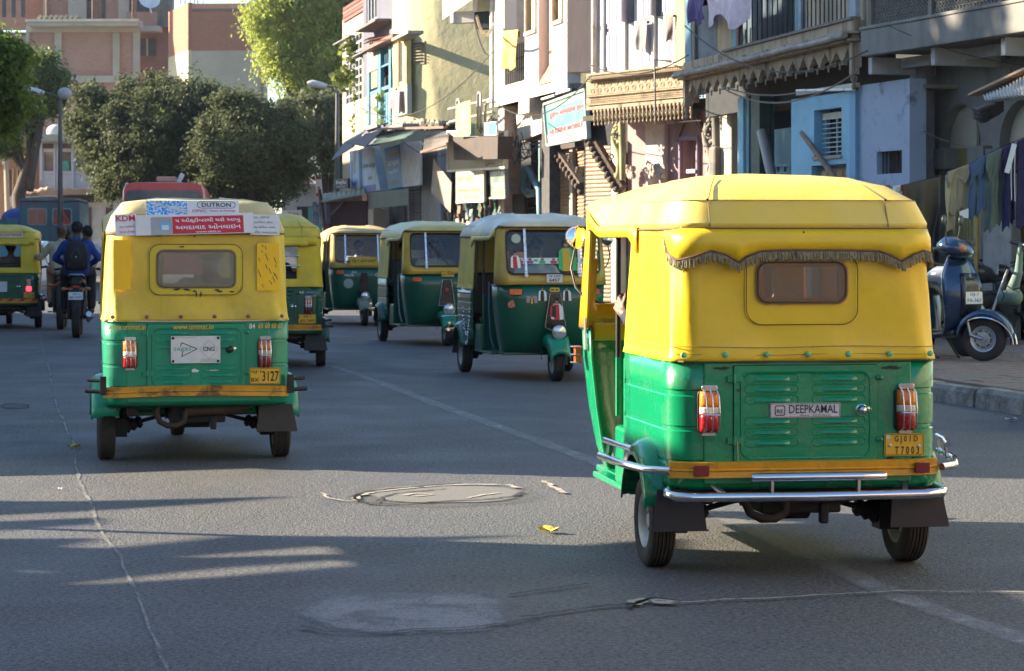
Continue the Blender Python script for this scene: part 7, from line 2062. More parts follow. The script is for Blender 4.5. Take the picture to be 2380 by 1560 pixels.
corrugated(b, 'corrugated_awning', pm('tin_brown', (.34, .24, .18), .8), b.P(30, 454, .1), b.P(112, 430, .1), b.P(112, 442, 1.6), b.P(20, 460, 1.6), .3, .03)
mb = MB(); mb.tube([b.P(14, 370, 1.0), b.P(17, 480, 1.0), b.P(17, 560, 1.0)], .11, 8); mk('post', mb, pm('post_cream', (.45, .38, .28), .8), b.root)
for k, (p0, p1, y0, y1, c) in enumerate(((22, 46, 458, 478, (.6, .62, .68)), (48, 72, 456, 476, (.66, .68, .74)), (74, 92, 456, 472, (.55, .62, .72)))):
 sign('pale sunlit banner above the blue tarpaulin, %s of three' % ('leftmost', 'middle', 'rightmost')[k], b, ((p0, y0, 1.2), (p1, y0 - 1, 1.2), (p1 + 2, y1, 1.2), (p0 + 4, y1 + 2, 1.2)), pm('banner_pale%d' % k, c, .6), (('#', SG_L, 0, .1, .6, .2),), t=.02, cat='banner')
mk('low_wall', MB().box(b.u(-60, 3), b.u(34, 3), -3, -2.8, 0, 2.2), pm('low_wall_beige', (.42, .33, .24), .9, var=.1), b.root)
# ============ houses on the left side of the street (outside the frame; they shade the road)
LP = Vector((-3.6, 0, 0)); LU = Vector((-.2145, .9767, 0))
HOUSE_W = [pm('left_house_cream', (.5, .42, .3), .9, dirt=(.3, .24, .18), damt=.5, streak=True), pm('left_house_green', (.3, .4, .33), .9, dirt=(.2, .2, .17), damt=.5, streak=True), pm('left_house_brick', (.4, .2, .13), .9, dirt=(.25, .15, .1), damt=.5)]
def left_house(i, s0, s1, depth, h, label, back=0.0, slope=None):
 rt = empty('row_house', LP + LU * s0 + Vector((-.9767, -.2145, 0)) * back, math.atan2(LU.y, LU.x), label, 'house', 'low houses on the left side of the street')
 L = s1 - s0; h0, h1 = h if isinstance(h, tuple) else (h, h)
 mb = MB(); mb.add([(0, 0, 0), (L, 0, 0), (L, depth, 0), (0, depth, 0), (0, 0, h0), (L, 0, h1), (L, depth, h1), (0, depth, h0)], [(0, 1, 5, 4), (1, 2, 6, 5), (2, 3, 7, 6), (3, 0, 4, 7), (4, 5, 6, 7)])
 mk('wall', mb, HOUSE_W[i % 3], rt)
 mb = MB(); mb.add([(-.1, -.25, h0 + .01), (L + .1, -.25, h1 + .01), (L + .1, depth + .1, h1 + .01), (-.1, depth + .1, h0 + .01), (-.1, -.25, h0 + .13), (L + .1, -.25, h1 + .13), (L + .1, depth + .1, h1 + .13), (-.1, depth + .1, h0 + .13)], [(0, 3, 2, 1), (4, 5, 6, 7), (0, 1, 5, 4), (1, 2, 6, 5), (2, 3, 7, 6), (3, 0, 4, 7)])
 mk('roof', mb, SLAB, rt)
 n = max(1, int(L / 2.2))
 for k in range(n):
  x = (k + .5) * L / n
  hm = min(h0, h1)
  d_ = mk('door', MB().box(x - .8, x - .1, -.03, .02, .0, min(2.1, hm - .2)), BLUE_D if i % 2 else SHUT_B, rt)
  if hm > 2:
   w_ = mk('window', MB().box(x + .2, x + .9, -.03, .02, 1.0, min(2.0, hm - .2)), INT, rt)
   mk('window_frame', MB().box(x + .15, x + .95, -.05, -.031, .95, 1.0), WHITE_W, w_)
 return rt
def right_house(i, y0, y1, h, label):
 rt = empty('row_house', (6.3 + .2196 * (32 - y0), y0, 0), math.atan2(-.9767, .2145), label, 'house', 'houses on the right side nearer than the picture')
 L = (y0 - y1) / .9767
 mk('wall', MB().box(0, L, 0, 5, 0, h), HOUSE_W[i % 3], rt)
 mk('roof', MB().box(-.1, L + .1, -.3, 5.1, h + .01, h + .15), SLAB, rt)
 for k in range(int(L / 3)):
  x = 1 + k * 3
  mk('door', MB().box(x, x + .9, -.03, .02, .17, 2.3), SHUT_B, rt)
  w_ = mk('window', MB().box(x + 1.2, x + 2.2, -.03, .02, 1.1, 2.2), INT, rt); mk('window_frame', MB().box(x + 1.15, x + 2.25, -.05, -.031, 1.05, 1.1), WHITE_W, w_)
right_house(1, 26.5, 14, 7.5, 'pale green house on the right side nearer than the picture')
right_house(0, 13.95, 0, 9.0, 'cream house on the right side level with the camera')
right_house(2, -.05, -16, 7.0, 'brick house on the right side behind the camera')
rt = empty('row_house', (-16, -30, 0), 0, 'long cream house closing the street behind the camera', 'house')
mk('wall', MB().box(0, 44, -5, 0, 0, 8), HOUSE_W[0], rt); mk('roof', MB().box(-.2, 44.2, -5.2, .3, 8.01, 8.2), SLAB, rt)
for k in range(12): mk('window', MB().box(1 + k * 3.6, 2.2 + k * 3.6, -.02, .03, 1.1 + 3 * (k % 2), 2.4 + 3 * (k % 2)), INT, rt)
for k_, (a_, b_, q_) in enumerate((((1150, 236, 53), (1374, 176, 44), .5), ((912, 300, 70), (1150, 262, 57), .9), ((1146, 120, 55), (784, 205, 79), 1.2), ((1592, 60, 40), (2016, 118, 32.3), .5), ((1370, 150, 45), (1600, 128, 40.5), .25))):
 cable('thin black cable number along the fronts'.replace('number', ('under the white house', 'under the round corner', 'slung from the white house to the lamp', 'in front of the barred veranda', 'across the lilac shutters')[k_]), at(*a_), at(*b_), q_, .012)
# ------------------------------------------------------------------ casters on the left side and trees
left_house(0, -16, 11.46, 5, 5.6, 'cream low house beside the road nearest the camera on the left, outside the picture')
rt = empty('added_shadow_stall', LP + LU * 11.5, math.atan2(LU.y, LU.x), 'open stall with a hanging canvas front beside the side lane, outside the picture', 'stall')
mk('shadow_canvas', MB().box(0, 2.1, 0, .04, 2.35, 3.48), clothmat('shadow_canvas_cloth', (.3, .22, .14)), rt)  # unseen, added: canvas band sized to shade road and let low sun pass
for x in (.03, 2.07): mk('post', MB().box(x - .03, x + .03, .05, .11, 0, 3.4), WOODG, rt)
mk('counter', MB().box(.2, 1.9, .3, .9, 0, .7), WOODG, rt)
left_house(2, 16.4, 19.05, 2, (1.55, 3.5), 'brick shed with a steep sloping roof beyond the side lane, outside the picture')
left_house(0, 19.07, 27.0, 2.2, 6.2, 'cream flat roofed house beyond the sloping brick shed, outside the picture')
left_house(1, 27.02, 36.0, 6, 7.2, 'green flat roofed house in the middle of the left row, outside the picture')
left_house(2, 36.02, 52.0, 6, 5.2, 'long brick house at the far end of the left row, outside the picture')
left_house(0, 70, 93, 6, 11.3, 'tall cream house at the far end of the left row, outside the picture')
CASTER_SHEET = pm('shadow_caster_cloth', (.12, .16, .25), .7, bump=.3)
def shadow_sheet(pts, t_, label):  # added unseen sheet: the wanted road shadow's outline, moved up towards the sun
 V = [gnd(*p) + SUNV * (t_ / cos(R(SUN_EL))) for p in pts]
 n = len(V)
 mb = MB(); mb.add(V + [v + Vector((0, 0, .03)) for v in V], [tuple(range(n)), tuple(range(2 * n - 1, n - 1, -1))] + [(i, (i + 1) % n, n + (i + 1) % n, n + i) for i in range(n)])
 o = mk('shadow_caster_sheet', mb, CASTER_SHEET); tag(o, label, 'tarpaulin', 'tarpaulins over the side lane')
shadow_sheet(((-200, 1150), (-200, 1203), (0, 1196), (200, 1186), (450, 1171), (655, 1154), (450, 1159), (200, 1165), (0, 1165)), 8.0, 'narrow blue tarpaulin strip farthest over the side lane')
shadow_sheet(((-200, 1215), (0, 1212), (215, 1203), (205, 1217), (0, 1231), (-200, 1245)), 8.3, 'short blue tarpaulin strip over the side lane')
shadow_sheet(((-200, 1252), (0, 1252), (215, 1251), (120, 1272), (250, 1274), (420, 1258), (500, 1248), (620, 1245), (850, 1247), (1000, 1248), (1185, 1244), (1000, 1257), (700, 1270), (415, 1293), (0, 1330), (-200, 1340)), 8.6, 'wide blue tarpaulin with a ragged edge over the side lane')
shadow_sheet(((100, 1315), (250, 1300), (420, 1297), (700, 1290), (990, 1282), (800, 1298), (480, 1320), (225, 1347), (100, 1360)), 8.0, 'small pointed blue tarpaulin over the side lane')
shadow_sheet(((-200, 1335), (60, 1330), (100, 1362), (225, 1357), (500, 1341), (980, 1301), (1400, 1263), (1560, 1252), (1560, 1330), (1000, 1400), (-200, 1430)), 7.6, 'largest blue tarpaulin stretched from the lean-to over the side lane')
def leaves(blobs, n, size, seed, clump=.25, shell=.55, flat=1.0, droop=.0, curl=.25, asp=.45):
 rs = np.random.RandomState(seed)
 wts = np.array([b[5] for b in blobs], float); wts /= wts.sum()
 nc = max(60, n // 48)
 bi = rs.choice(len(blobs), nc, p=wts)
 B_ = np.array([b[:5] for b in blobs])[bi]
 d = rs.normal(size=(nc, 3)); d /= np.linalg.norm(d, axis=1)[:, None]
 rad = (shell + (1 - shell) * rs.rand(nc)) * (1 + .12 * rs.normal(size=nc))
 cc = B_[:, :3] + d * rad[:, None] * np.stack([B_[:, 3], B_[:, 3], B_[:, 4]], 1)
 ci = rs.randint(0, nc, n)
 p = cc[ci] + rs.normal(size=(n, 3)) * clump * np.array([1, 1, .8])
 out = d[ci] * .6 + rs.normal(size=(n, 3)) * .7 + np.array([0, 0, .25])
 out /= np.linalg.norm(out, axis=1)[:, None]
 a = np.cross(out, rs.normal(size=(n, 3))); a[:, 2] -= droop; a /= np.linalg.norm(a, axis=1)[:, None]
 b = np.cross(out, a); b /= np.linalg.norm(b, axis=1)[:, None]
 s = size * (.6 + .8 * rs.rand(n))[:, None]
 v = np.empty((n, 4, 3))
 v[:, 0] = p - a * s * .5
 v[:, 1] = p + b * s * asp * .5 + out * s * curl * .3
 v[:, 2] = p + a * s * .5
 v[:, 3] = p - b * s * asp * .5 + out * s * curl * .3
 return v.reshape(-1, 3)
def fast_quads(name, v, mat, parent):
 n = len(v) // 4
 me = bpy.data.meshes.new(name)
 me.vertices.add(4 * n); me.vertices.foreach_set('co', v.astype('f').ravel())
 me.loops.add(4 * n); me.loops.foreach_set('vertex_index', np.arange(4 * n, dtype='i'))
 me.polygons.add(n); me.polygons.foreach_set('loop_start', np.arange(0, 4 * n, 4, dtype='i'))
 me.update(calc_edges=True); me.validate()
 me.materials.append(mat)
 o = bpy.data.objects.new(name, me); link(o, parent); return o
BARK = pm('bark_dark', (.075, .058, .045), .95, var=.3, scale=4, bump=.9, bscale=18)
def tree(label, X, Y, blobs, n, size, mat, seed, trunk_r=.2, cat='tree', tz=None, name='tree', limbs=7, twigs=True, base=None, **kw):
 rt = empty(name, (X, Y, 0), 0, label, cat)
 rn = random.Random(seed)
 mb = MB()
 bx, by = base or (0, 0)
 cz = min(b_[2] - b_[4] * .5 for b_ in blobs)
 tz = tz or cz
 tw = [(bx, by, -.1), (bx + .1, by, tz * .4), (bx - .05, by + .1, tz * .8), (0, 0, tz * 1.15)]
 mb.tube(tw, [trunk_r * 1.25, trunk_r, trunk_r * .85, trunk_r * .6], 10)
 bs = sorted(blobs, key=lambda q: -q[5])[:limbs + 3]
 for q in bs:
  e = Vector((q[0], q[1], q[2] + q[4] * .3)); s_ = Vector((0, 0, tz * rn.uniform(.8, 1.1))); m = s_.lerp(e, .5) + Vector((rn.uniform(-.3, .3), rn.uniform(-.3, .3), rn.uniform(-.1, .4)))
  mb.tube([s_, m, e], [trunk_r * .5, trunk_r * .3, trunk_r * .08], 7)
  for _ in range(4):
   k = rn.uniform(.3, .9); a = s_.lerp(m, k * 2) if k < .5 else m.lerp(e, k * 2 - 1)
   f_ = a + Vector((rn.uniform(-1, 1) * q[3] * .7, rn.uniform(-1, 1) * q[3] * .7, rn.uniform(-.2, .8) * q[4] * .7))
   mb.tube([a, a.lerp(f_, .5) + Vector((0, 0, .1)), f_], [trunk_r * .2, trunk_r * .12, trunk_r * .03], 5)
 mk('trunk', mb, BARK, rt, 60)
 fast_quads('crown', leaves(blobs, n, size, seed, **kw), mat, rt)
 return rt
def crown_blobs(spec, seed, k=5, f=.36):
 rn = random.Random(seed); out = []
 for x, y, z, rx, rz in spec:
  out.append((x, y, z, rx, rz, rx * rx * 1.2))
  for _ in range(k):
   a = rn.uniform(0, 2 * PI); e = rn.uniform(-.6, 1.3); q = rn.uniform(.75, 1.1)
   out.append((x + rx * q * cos(a) * cos(e), y + rx * q * sin(a) * cos(e), z + rz * q * sin(e), rx * f * rn.uniform(.5, 1.2), rz * f * rn.uniform(.5, 1.2), rx * rx * .2))
 return out
def spx(Y, X0, lobes):
 s = F / Y
 return [((px - 1190) / s - X0, dy, CAMH - (py - HZ) / s, r / s, r / s * (q if q else 1)) for px, py, r, dy, q in lobes]
L_DARK = leafmat('leaf_dark_olive', (.045, .062, .026), (.115, .135, .062), .3, .75)
L_MID = leafmat('leaf_mid_green', (.055, .085, .02), (.12, .16, .04), .3)
L_NEEM = leafmat('leaf_neem_yellow', (.17, .22, .035), (.32, .36, .08), .5, .6)
L_NEAR = leafmat('leaf_near_green', (.05, .095, .015), (.17, .24, .04), .45)
Y_ = 92.0; X_ = (330 - 1190) * Y_ / F
tree('broad dusty dark green tree in the middle of the far street behind the red bus', X_, Y_, crown_blobs(spx(Y_, X_, [(235, 275, 72, 0, 1), (330, 235, 72, 1, 1), (410, 240, 66, 0, 1), (330, 330, 100, -1, 1), (262, 380, 58, .5, 1), (430, 360, 90, 0, 1), (330, 420, 85, 0, .8), (470, 300, 62, 1, 1), (285, 430, 55, 0, .8), (222, 310, 50, 0, 1), (480, 420, 60, 0, .8), (478, 240, 44, .5, 1), (488, 330, 62, .5, 1), (500, 300, 48, .5, 1), (490, 250, 36, .5, 1), (180, 300, 34, 0, 1)]), 9, 7), 80000, .16, L_DARK, 7, .28, clump=.19, tz=2.2)
Y_ = 89.0; X_ = (600 - 1190) * Y_ / F
tree('second dusty dark tree, to the right of the broad one and behind the yellow hoods', X_, Y_, crown_blobs(spx(Y_, X_, [(550, 285, 70, 0, 1), (620, 275, 62, 1, 1), (560, 360, 80, -1, 1), (640, 355, 72, 0, 1), (600, 420, 75, 0, .8), (675, 340, 44, 0, 1), (530, 430, 60, 0, .8), (670, 420, 44, 0, .8), (500, 350, 60, 0, 1)]), 9, 9), 60000, .16, L_DARK, 9, .25, clump=.19, tz=2.2)
Y_ = 116.0; X_ = (700 - 1190) * Y_ / F
tree('tall feathery yellow green neem tree lit by the sun behind the row houses', X_, Y_, crown_blobs(spx(Y_, X_, [(650, 60, 72, 0, 1), (735, 20, 90, 1, 1), (700, 120, 82, 0, 1), (780, 90, 80, 0, 1), (650, 160, 46, -1, 1), (720, 200, 60, 0, 1), (780, 190, 60, 0, 1), (640, -40, 70, 0, 1), (820, -20, 80, 0, 1)]), 6, 11, .38), 70000, .22, L_NEEM, 11, .4, clump=.36, tz=6, droop=.6, asp=.35, shell=.35)
Y_ = 92.0; X_ = (760 - 1190) * Y_ / F
tree('grey green bushy tree under the neem beside the right street lamp', X_, Y_, crown_blobs(spx(Y_, X_, [(745, 270, 45, 0, 1), (790, 250, 50, 1, 1), (775, 320, 48, 0, 1), (735, 330, 35, 0, 1), (785, 380, 40, 0, 1)]), 5, 13), 13000, .22, pm and leafmat('leaf_grey_green', (.07, .09, .04), (.15, .17, .08), .25), 13, .18, clump=.2, tz=2.5)
Y_ = 47.0; X_ = (-90 - 1190) * Y_ / F
tree('near leafy tree whose green branches hang in at the left edge', X_, Y_, crown_blobs(spx(Y_, X_, [(-80, 170, 90, 0, 1), (5, 230, 46, 0, 1), (-20, 130, 52, .5, 1), (-150, 160, 110, 1, 1), (-110, 260, 90, 0, 1), (0, 290, 30, 0, 1), (-5, 180, 48, 0, 1)]), 6, 17, .4), 30000, .13, L_NEAR, 17, .22, clump=.16, tz=3.0, asp=.5)
Y_ = 98.0; X_ = (70 - 1190) * Y_ / F
tree('mid green tree with a leaning dark trunk in front of the brick huts', X_, Y_, crown_blobs(spx(Y_, X_, [(90, 175, 46, 0, 1), (60, 225, 50, 1, 1), (108, 235, 36, 0, 1), (25, 280, 42, 0, 1), (128, 205, 24, 0, 1), (8, 335, 34, 0, .8)]), 5, 19), 34000, .18, L_MID, 19, .32, clump=.24, tz=4.2, base=((45 - 70) * Y_ / F, 0))
tree('tall mango tree behind the left row, outside the picture', -16.5, 38.5, crown_blobs([(0, 0, 10.8, 3.4, 2.6), (0, 3, 11.4, 2.8, 2.4), (-.5, -2.4, 10.4, 2.2, 2.0), (0, 1, 8.8, 2.4, 1.4)], 4, 23), 22000, .48, L_MID, 23, .4, clump=.35, tz=6)
tree('second tall mango tree behind the left row, outside the picture', -17.2, 45.5, crown_blobs([(0, 0, 11.6, 2.0, 2.0), (.5, -2.4, 11.6, 1.8, 1.6), (0, -1, 13.4, 1.8, 1.4)], 4, 29), 9000, .48, L_MID, 29, .3, clump=.4, tz=6)
b = B4
def creeper(label, pts, n, seed):
 rs = np.random.RandomState(seed); v = []
 P_ = [at(px, py, Yq) for px, py, Yq in pts]
 mb = MB(); mb.tube(P_, .025, 5)
 rt = mk('creeper', mb, BARK); tag(rt, label, 'creeper')
 seg = rs.randint(0, len(P_) - 1, n); k = rs.rand(n)
 for i in range(n):
  p = P_[seg[i]].lerp(P_[seg[i] + 1], k[i]) + Vector(rs.normal(size=3) * (.16, .05, .13)) + Vector((0, -.12, 0))
  a = Vector(rs.normal(size=3)).normalized(); b_ = a.cross(Vector((0, -1, .4))).normalized(); s_ = rs.uniform(.12, .26)
  v += [p - a * s_ / 2, p + b_ * s_ / 2.4, p + a * s_ / 2, p - b_ * s_ / 2.4]
 fast_quads('foliage', np.array([tuple(q) for q in v]), leafmat('leaf_creeper', (.09, .13, .03), (.22, .26, .06), .35), rt)
creeper('yellow green creeper climbing the grid window of the end house', [(838, 315, 82.5), (834, 250, 82.5), (842, 200, 82.5), (826, 170, 82.7), (834, 120, 82.5), (815, 100, 82.5), (806, 180, 82.8), (790, 178, 83), (802, 205, 83)], 420, 5)
creeper('large leafed plant on the blue balcony of the narrow house', [(898, 290, 74.6), (896, 260, 74.6), (900, 235, 74.6), (892, 225, 74.6)], 60, 6)
# ------------------------------------------------------------------ people
SKIN = pm('skin_brown', (.15, .078, .045), .55, var=.1, scale=12)
HAIR = pm('hair_black', (.012, .010, .009), .85, var=.4, scale=40)
SHOE = pm('shoe_dark', (.03, .025, .02), .5)
def remeshed(name, mb, mat, parent, vox=.014, smooth=6, **k):
 o = mk(name, mb, mat, parent, **k)
 m = o.modifiers.new('remesh', 'REMESH'); m.mode = 'VOXEL'; m.voxel_size = vox; m.use_smooth_shade = True
 if smooth:
  s = o.modifiers.new('smooth', 'SMOOTH'); s.iterations = smooth; s.factor = .5
 return o
def V3(*a): return Vector(a)
def hand(mb, w, d, side, curl=.9, n=(0, 0, 1)):
 w, d, n = Vector(w), Vector(d).normalized(), Vector(n)
 s = d.cross(n).normalized() * side; n = s.cross(d).normalized() * side
 for i in range(4):
  o_ = (i - 1.5) * .019
  mb.capsule(w + s * o_ * .6, .015, w + d * .085 + s * o_, .0125, 8)
  L = (.040, .046, .043, .034)[i]
  p = w + d * .088 + s * o_; a = 0
  for k in range(3):
   a += curl * (.75 if k else .5)
   dd = (d * cos(a) - n * sin(a)).normalized()
   q = p + dd * L * (1, .66, .5)[k]
   mb.capsule(p, .0092 - .0008 * k, q, .0084 - .0008 * k, 8); p = q
 p = w + d * .02 - s * .022
 q = p + (d * .6 - s * .7 - n * .2).normalized() * .042; mb.capsule(p, .012, q, .0105, 8)
 mb.capsule(q, .0105, q + (d * .9 - s * .15 - n * .25).normalized() * .034, .0085, 8)
def person(label, loc, rz, J, shirt, trousers, hair=HAIR, sleeves=True, group=None, detail=.014, handkw=None, scale=1.0, skin=SKIN, bald=False, hands=True, hand_vox=None):
 rt = empty('person', loc, rz, label, 'person', group); rt.scale = (scale,) * 3
 j = {k: Vector(v) for k, v in J.items()}
 b = MB()
 pe, ch, nk, hd = j['pelvis'], j['chest'], j['neck'], j['head']
 sd = (j['shR'] - j['shL']).normalized()
 def torso(mb, g, z0=0):
  mb.capsule(pe - sd * .075, .115 + g, ch - sd * .075, .125 + g); mb.capsule(pe + sd * .075, .115 + g, ch + sd * .075, .125 + g)
  mb.capsule(pe, .12 + g, ch, .13 + g); mb.capsule(j['shL'], .055 + g, j['shR'], .055 + g); mb.capsule(ch, .11 + g, nk, .055 + g)
 torso(b, -.01)
 b.capsule(nk - (nk - ch) * .2, .055, hd, .05)
 b.ball(hd + V3(0, 0, .045), .095, 14, 10, (.82, 1.0, 1.12))
 fwd = j.get('face', V3(0, 1, 0)).normalized(); rgt = fwd.cross(V3(0, 0, 1)).normalized()
 b.ball(hd + fwd * .03 + V3(0, 0, -.03), .062, 10, 8, (.9, .9, 1.0))
 b.capsule(hd + fwd * .085 + V3(0, 0, .045), .010, hd + fwd * .103 + V3(0, 0, .018), .014, 8)
 for s in (-1, 1): b.ball(hd + rgt * s * .08 + V3(0, 0, .03), .02, 8, 6, (.5, .8, 1.3))
 for s, q in ((-1, 'L'), (1, 'R')):
  b.capsule(j['sh' + q], .050, j['el' + q], .038); b.capsule(j['el' + q], .038, j['ha' + q], .026)
  d = (j['ha' + q] - j['el' + q]).normalized()
  kw = (handkw or {}).get(q, {})
  d = Vector(kw.get('d', d))
  hm = b
  if hands: hand(hm, j['ha' + q], d, s * kw.get('flip', 1), kw.get('curl', .8), kw.get('n', (0, 0, 1)))
  b.capsule(j['hip' + q], .082, j['kn' + q], .055); b.capsule(j['kn' + q], .055, j['an' + q], .038)
  b.capsule(j['an' + q] + V3(0, -.03, -.03), .038, j['to' + q], .028)
 body = remeshed('body', b, skin, rt, hand_vox or detail, 2 if hand_vox else 3)
 c = MB(); torso(c, .008)
 for q in 'LR':
  c.capsule(j['sh' + q], .066, j['el' + q], .054)
  if sleeves: c.capsule(j['el' + q], .054, j['el' + q].lerp(j['ha' + q], .88), .042)
 for q in 'LR': c.capsule(pe - V3(0, 0, .04), .13, j['hip' + q] + V3(0, .03, 0), .105)
 sh = remeshed('shirt', c, shirt, rt, .016)
 tx = bpy.data.textures.get('folds') or bpy.data.textures.new('folds', 'CLOUDS'); tx.noise_scale = .09
 dm = sh.modifiers.new('folds', 'DISPLACE'); dm.texture = tx; dm.strength = .022; dm.mid_level = .5
 c = MB()
 for q in 'LR':
  c.capsule(pe, .125, j['hip' + q], .105); c.capsule(j['hip' + q], .105, j['kn' + q], .075); c.capsule(j['kn' + q], .075, j['an' + q] + V3(0, 0, .03), .058)
 tr = remeshed('trousers', c, trousers, rt, .016)
 dm = tr.modifiers.new('folds', 'DISPLACE'); dm.texture = tx; dm.strength = .018; dm.mid_level = .5
 for q in 'LR':
  m = MB(); m.capsule(j['an' + q] + V3(0, -.04, -.035), .046, j['to' + q], .036); remeshed('shoe', m, SHOE, rt, .014, 3)
 m = MB()
 rn = random.Random(len(label))
 hc = hd + V3(0, 0, .06) - fwd * .012
 m.ball(hc, .097, 14, 10, (.84, 1.0, 1.04))
 for _ in range(26):
  a, e = rn.uniform(0, 6.28), rn.uniform(-.1, 1.4)
  dd = V3(cos(a) * cos(e), sin(a) * cos(e), sin(e))
  if dd.dot(fwd) > .35 and dd.z < .55: continue
  m.ball(hc + V3(dd.x * .078, dd.y * .09, dd.z * .093), .024, 6, 5)
 if not bald:
  h_ = remeshed('hair', m, hair, rt, .012, 2)
 for s in (-1, 1):
  m = MB(); m.ball(hd + fwd * .090 + rgt * s * .032 + V3(0, 0, .045), .011, 8, 6); mk('eye', m, pm('eye_dark', (.02, .015, .012), .3), body)
  m = MB(); m.capsule(hd + fwd * .093 + rgt * s * .018 + V3(0, 0, .066), .005, hd + fwd * .082 + rgt * s * .05 + V3(0, 0, .066), .004, 6); mk('eyebrow', m, HAIR, body)
 m = MB(); m.capsule(hd + fwd * .087 + rgt * -.022 + V3(0, 0, -.02), .0055, hd + fwd * .087 + rgt * .022 + V3(0, 0, -.02), .0055, 6); mk('lips', m, pm('lips_brown', (.16, .06, .045), .5), body)
 return rt
def seated(z, y=0.0, lean=0.0, arms='lap', knee=.42, spread=.14, foot=None, head=0):
 p = V3(0, y, z + .12)
 up = V3(0, sin(R(lean)), cos(R(lean)))
 J = {'pelvis': p, 'chest': p + up * .30, 'neck': p + up * .47, 'head': p + up * .58 + V3(0, .01, 0)}
 for s, q in ((-1, 'L'), (1, 'R')):
  sh = p + up * .40 + V3(s * .17, 0, 0); J['sh' + q] = sh
  J['hip' + q] = p + V3(s * .09, .02, -.02)
  J['kn' + q] = p + V3(s * spread, knee, -.01)
  fz = (foot if foot is not None else z - .42) + .09
  J['an' + q] = V3(s * spread, y + knee + .03, fz); J['to' + q] = V3(s * spread, y + knee + .17, fz - .05)
  if arms == 'bar':
   J['el' + q] = sh + V3(s * .09, .16, -.20); J['ha' + q] = V3(s * .27, y + .42, z + .34)
  elif arms == 'lap':
   J['el' + q] = sh + V3(s * .06, .02, -.26); J['ha' + q] = p + V3(s * .07, .26, .06)
 return J
def place(rt_xy, th, x, y):
 a = R(th); return (rt_xy[0] + x * cos(a) - y * sin(a), rt_xy[1] + x * sin(a) + y * cos(a), 0)
J = seated(.64, .12, 6, 'lap', foot=.30)
J['shL'] = V3(-.17, .16, 1.14); J['elL'] = V3(-.15, .50, .95)
for k in J: J[k] = Vector(J[k])
J['haL'] = V3(-.265, .835, 1.10)
person('passenger in a navy jacket inside the big rickshaw, left hand gripping the black pole', place((1.20, 10.80), 9, -.28, .0), R(9), J, pm('jacket_navy', (.012, .015, .036), .85, bump=.4, bscale=20), pm('trousers_khaki', (.30, .24, .17), .9), hand_vox=.0055,
  handkw={'L': {'d': (-.15, .85, .5), 'curl': 1.15, 'n': (-.9, -.35, .1), 'flip': 1}})
WS = pm('shirt_white', (.55, .55, .58), .85, bump=.4, bscale=15)
KH = pm('shirt_khaki', (.46, .38, .27), .85, bump=.4, bscale=15)
GT = pm('trousers_grey', (.10, .10, .11), .9)
for lab, xy, th, sh, x, lean in (
  ('driver in a pale shirt behind the windscreen of the rickshaw with portrait stickers', (.04, 26.95), 192, pm('shirt_pale_blue', (.50, .54, .60), .85, bump=.4, bscale=15), 0, -2),
  ('driver in a khaki shirt leaning forward in the middle oncoming rickshaw', (-1.33, 35.52), 192.5, KH, .05, 8),
  ('driver in a white open collared shirt in the farthest oncoming rickshaw', (-2.90, 43.8), 190, WS, 0, 0)):
 person(lab, place(xy, th, x, 1.06), R(th), seated(.62, 0, lean, 'bar', foot=.30, knee=.36), sh, GT)
person('passenger in a grey vest and blue trousers in the middle oncoming rickshaw', place((-1.33, 35.52), 192.5, .28, .15), R(192.5), seated(.62, 0, 8, foot=.3), pm('vest_grey', (.14, .14, .13), .85), pm('jeans_blue', (.05, .09, .22), .9))
person('passenger in a pale brown shirt on the right of the middle oncoming rickshaw', place((-1.33, 35.52), 192.5, -.24, .15), R(192.5), seated(.62, 0, 2, foot=.3), pm('shirt_beige', (.44, .38, .30), .85), GT)
person('passenger in a white shirt seen through the cloudy window of the faded rickshaw', place((-2.12, 16.1), 11, .12, .10), R(11), seated(.62, 0, 0, foot=.3), WS, GT)
person('passenger in a dark blue shirt behind the open back with two bars', place((-2.80, 28.1), 4.5, .0, .10), R(4.5), seated(.62, 0, 0, foot=.3), pm('shirt_dark_blue', (.05, .06, .12), .85), GT)
person('passenger in a brown shawl inside the small rickshaw at the left edge', place((-8.46, 40.8), 9, .0, .10), R(9), seated(.62, 0, 0, foot=.3), pm('shawl_brown', (.22, .15, .11), .85, var=.4), GT)
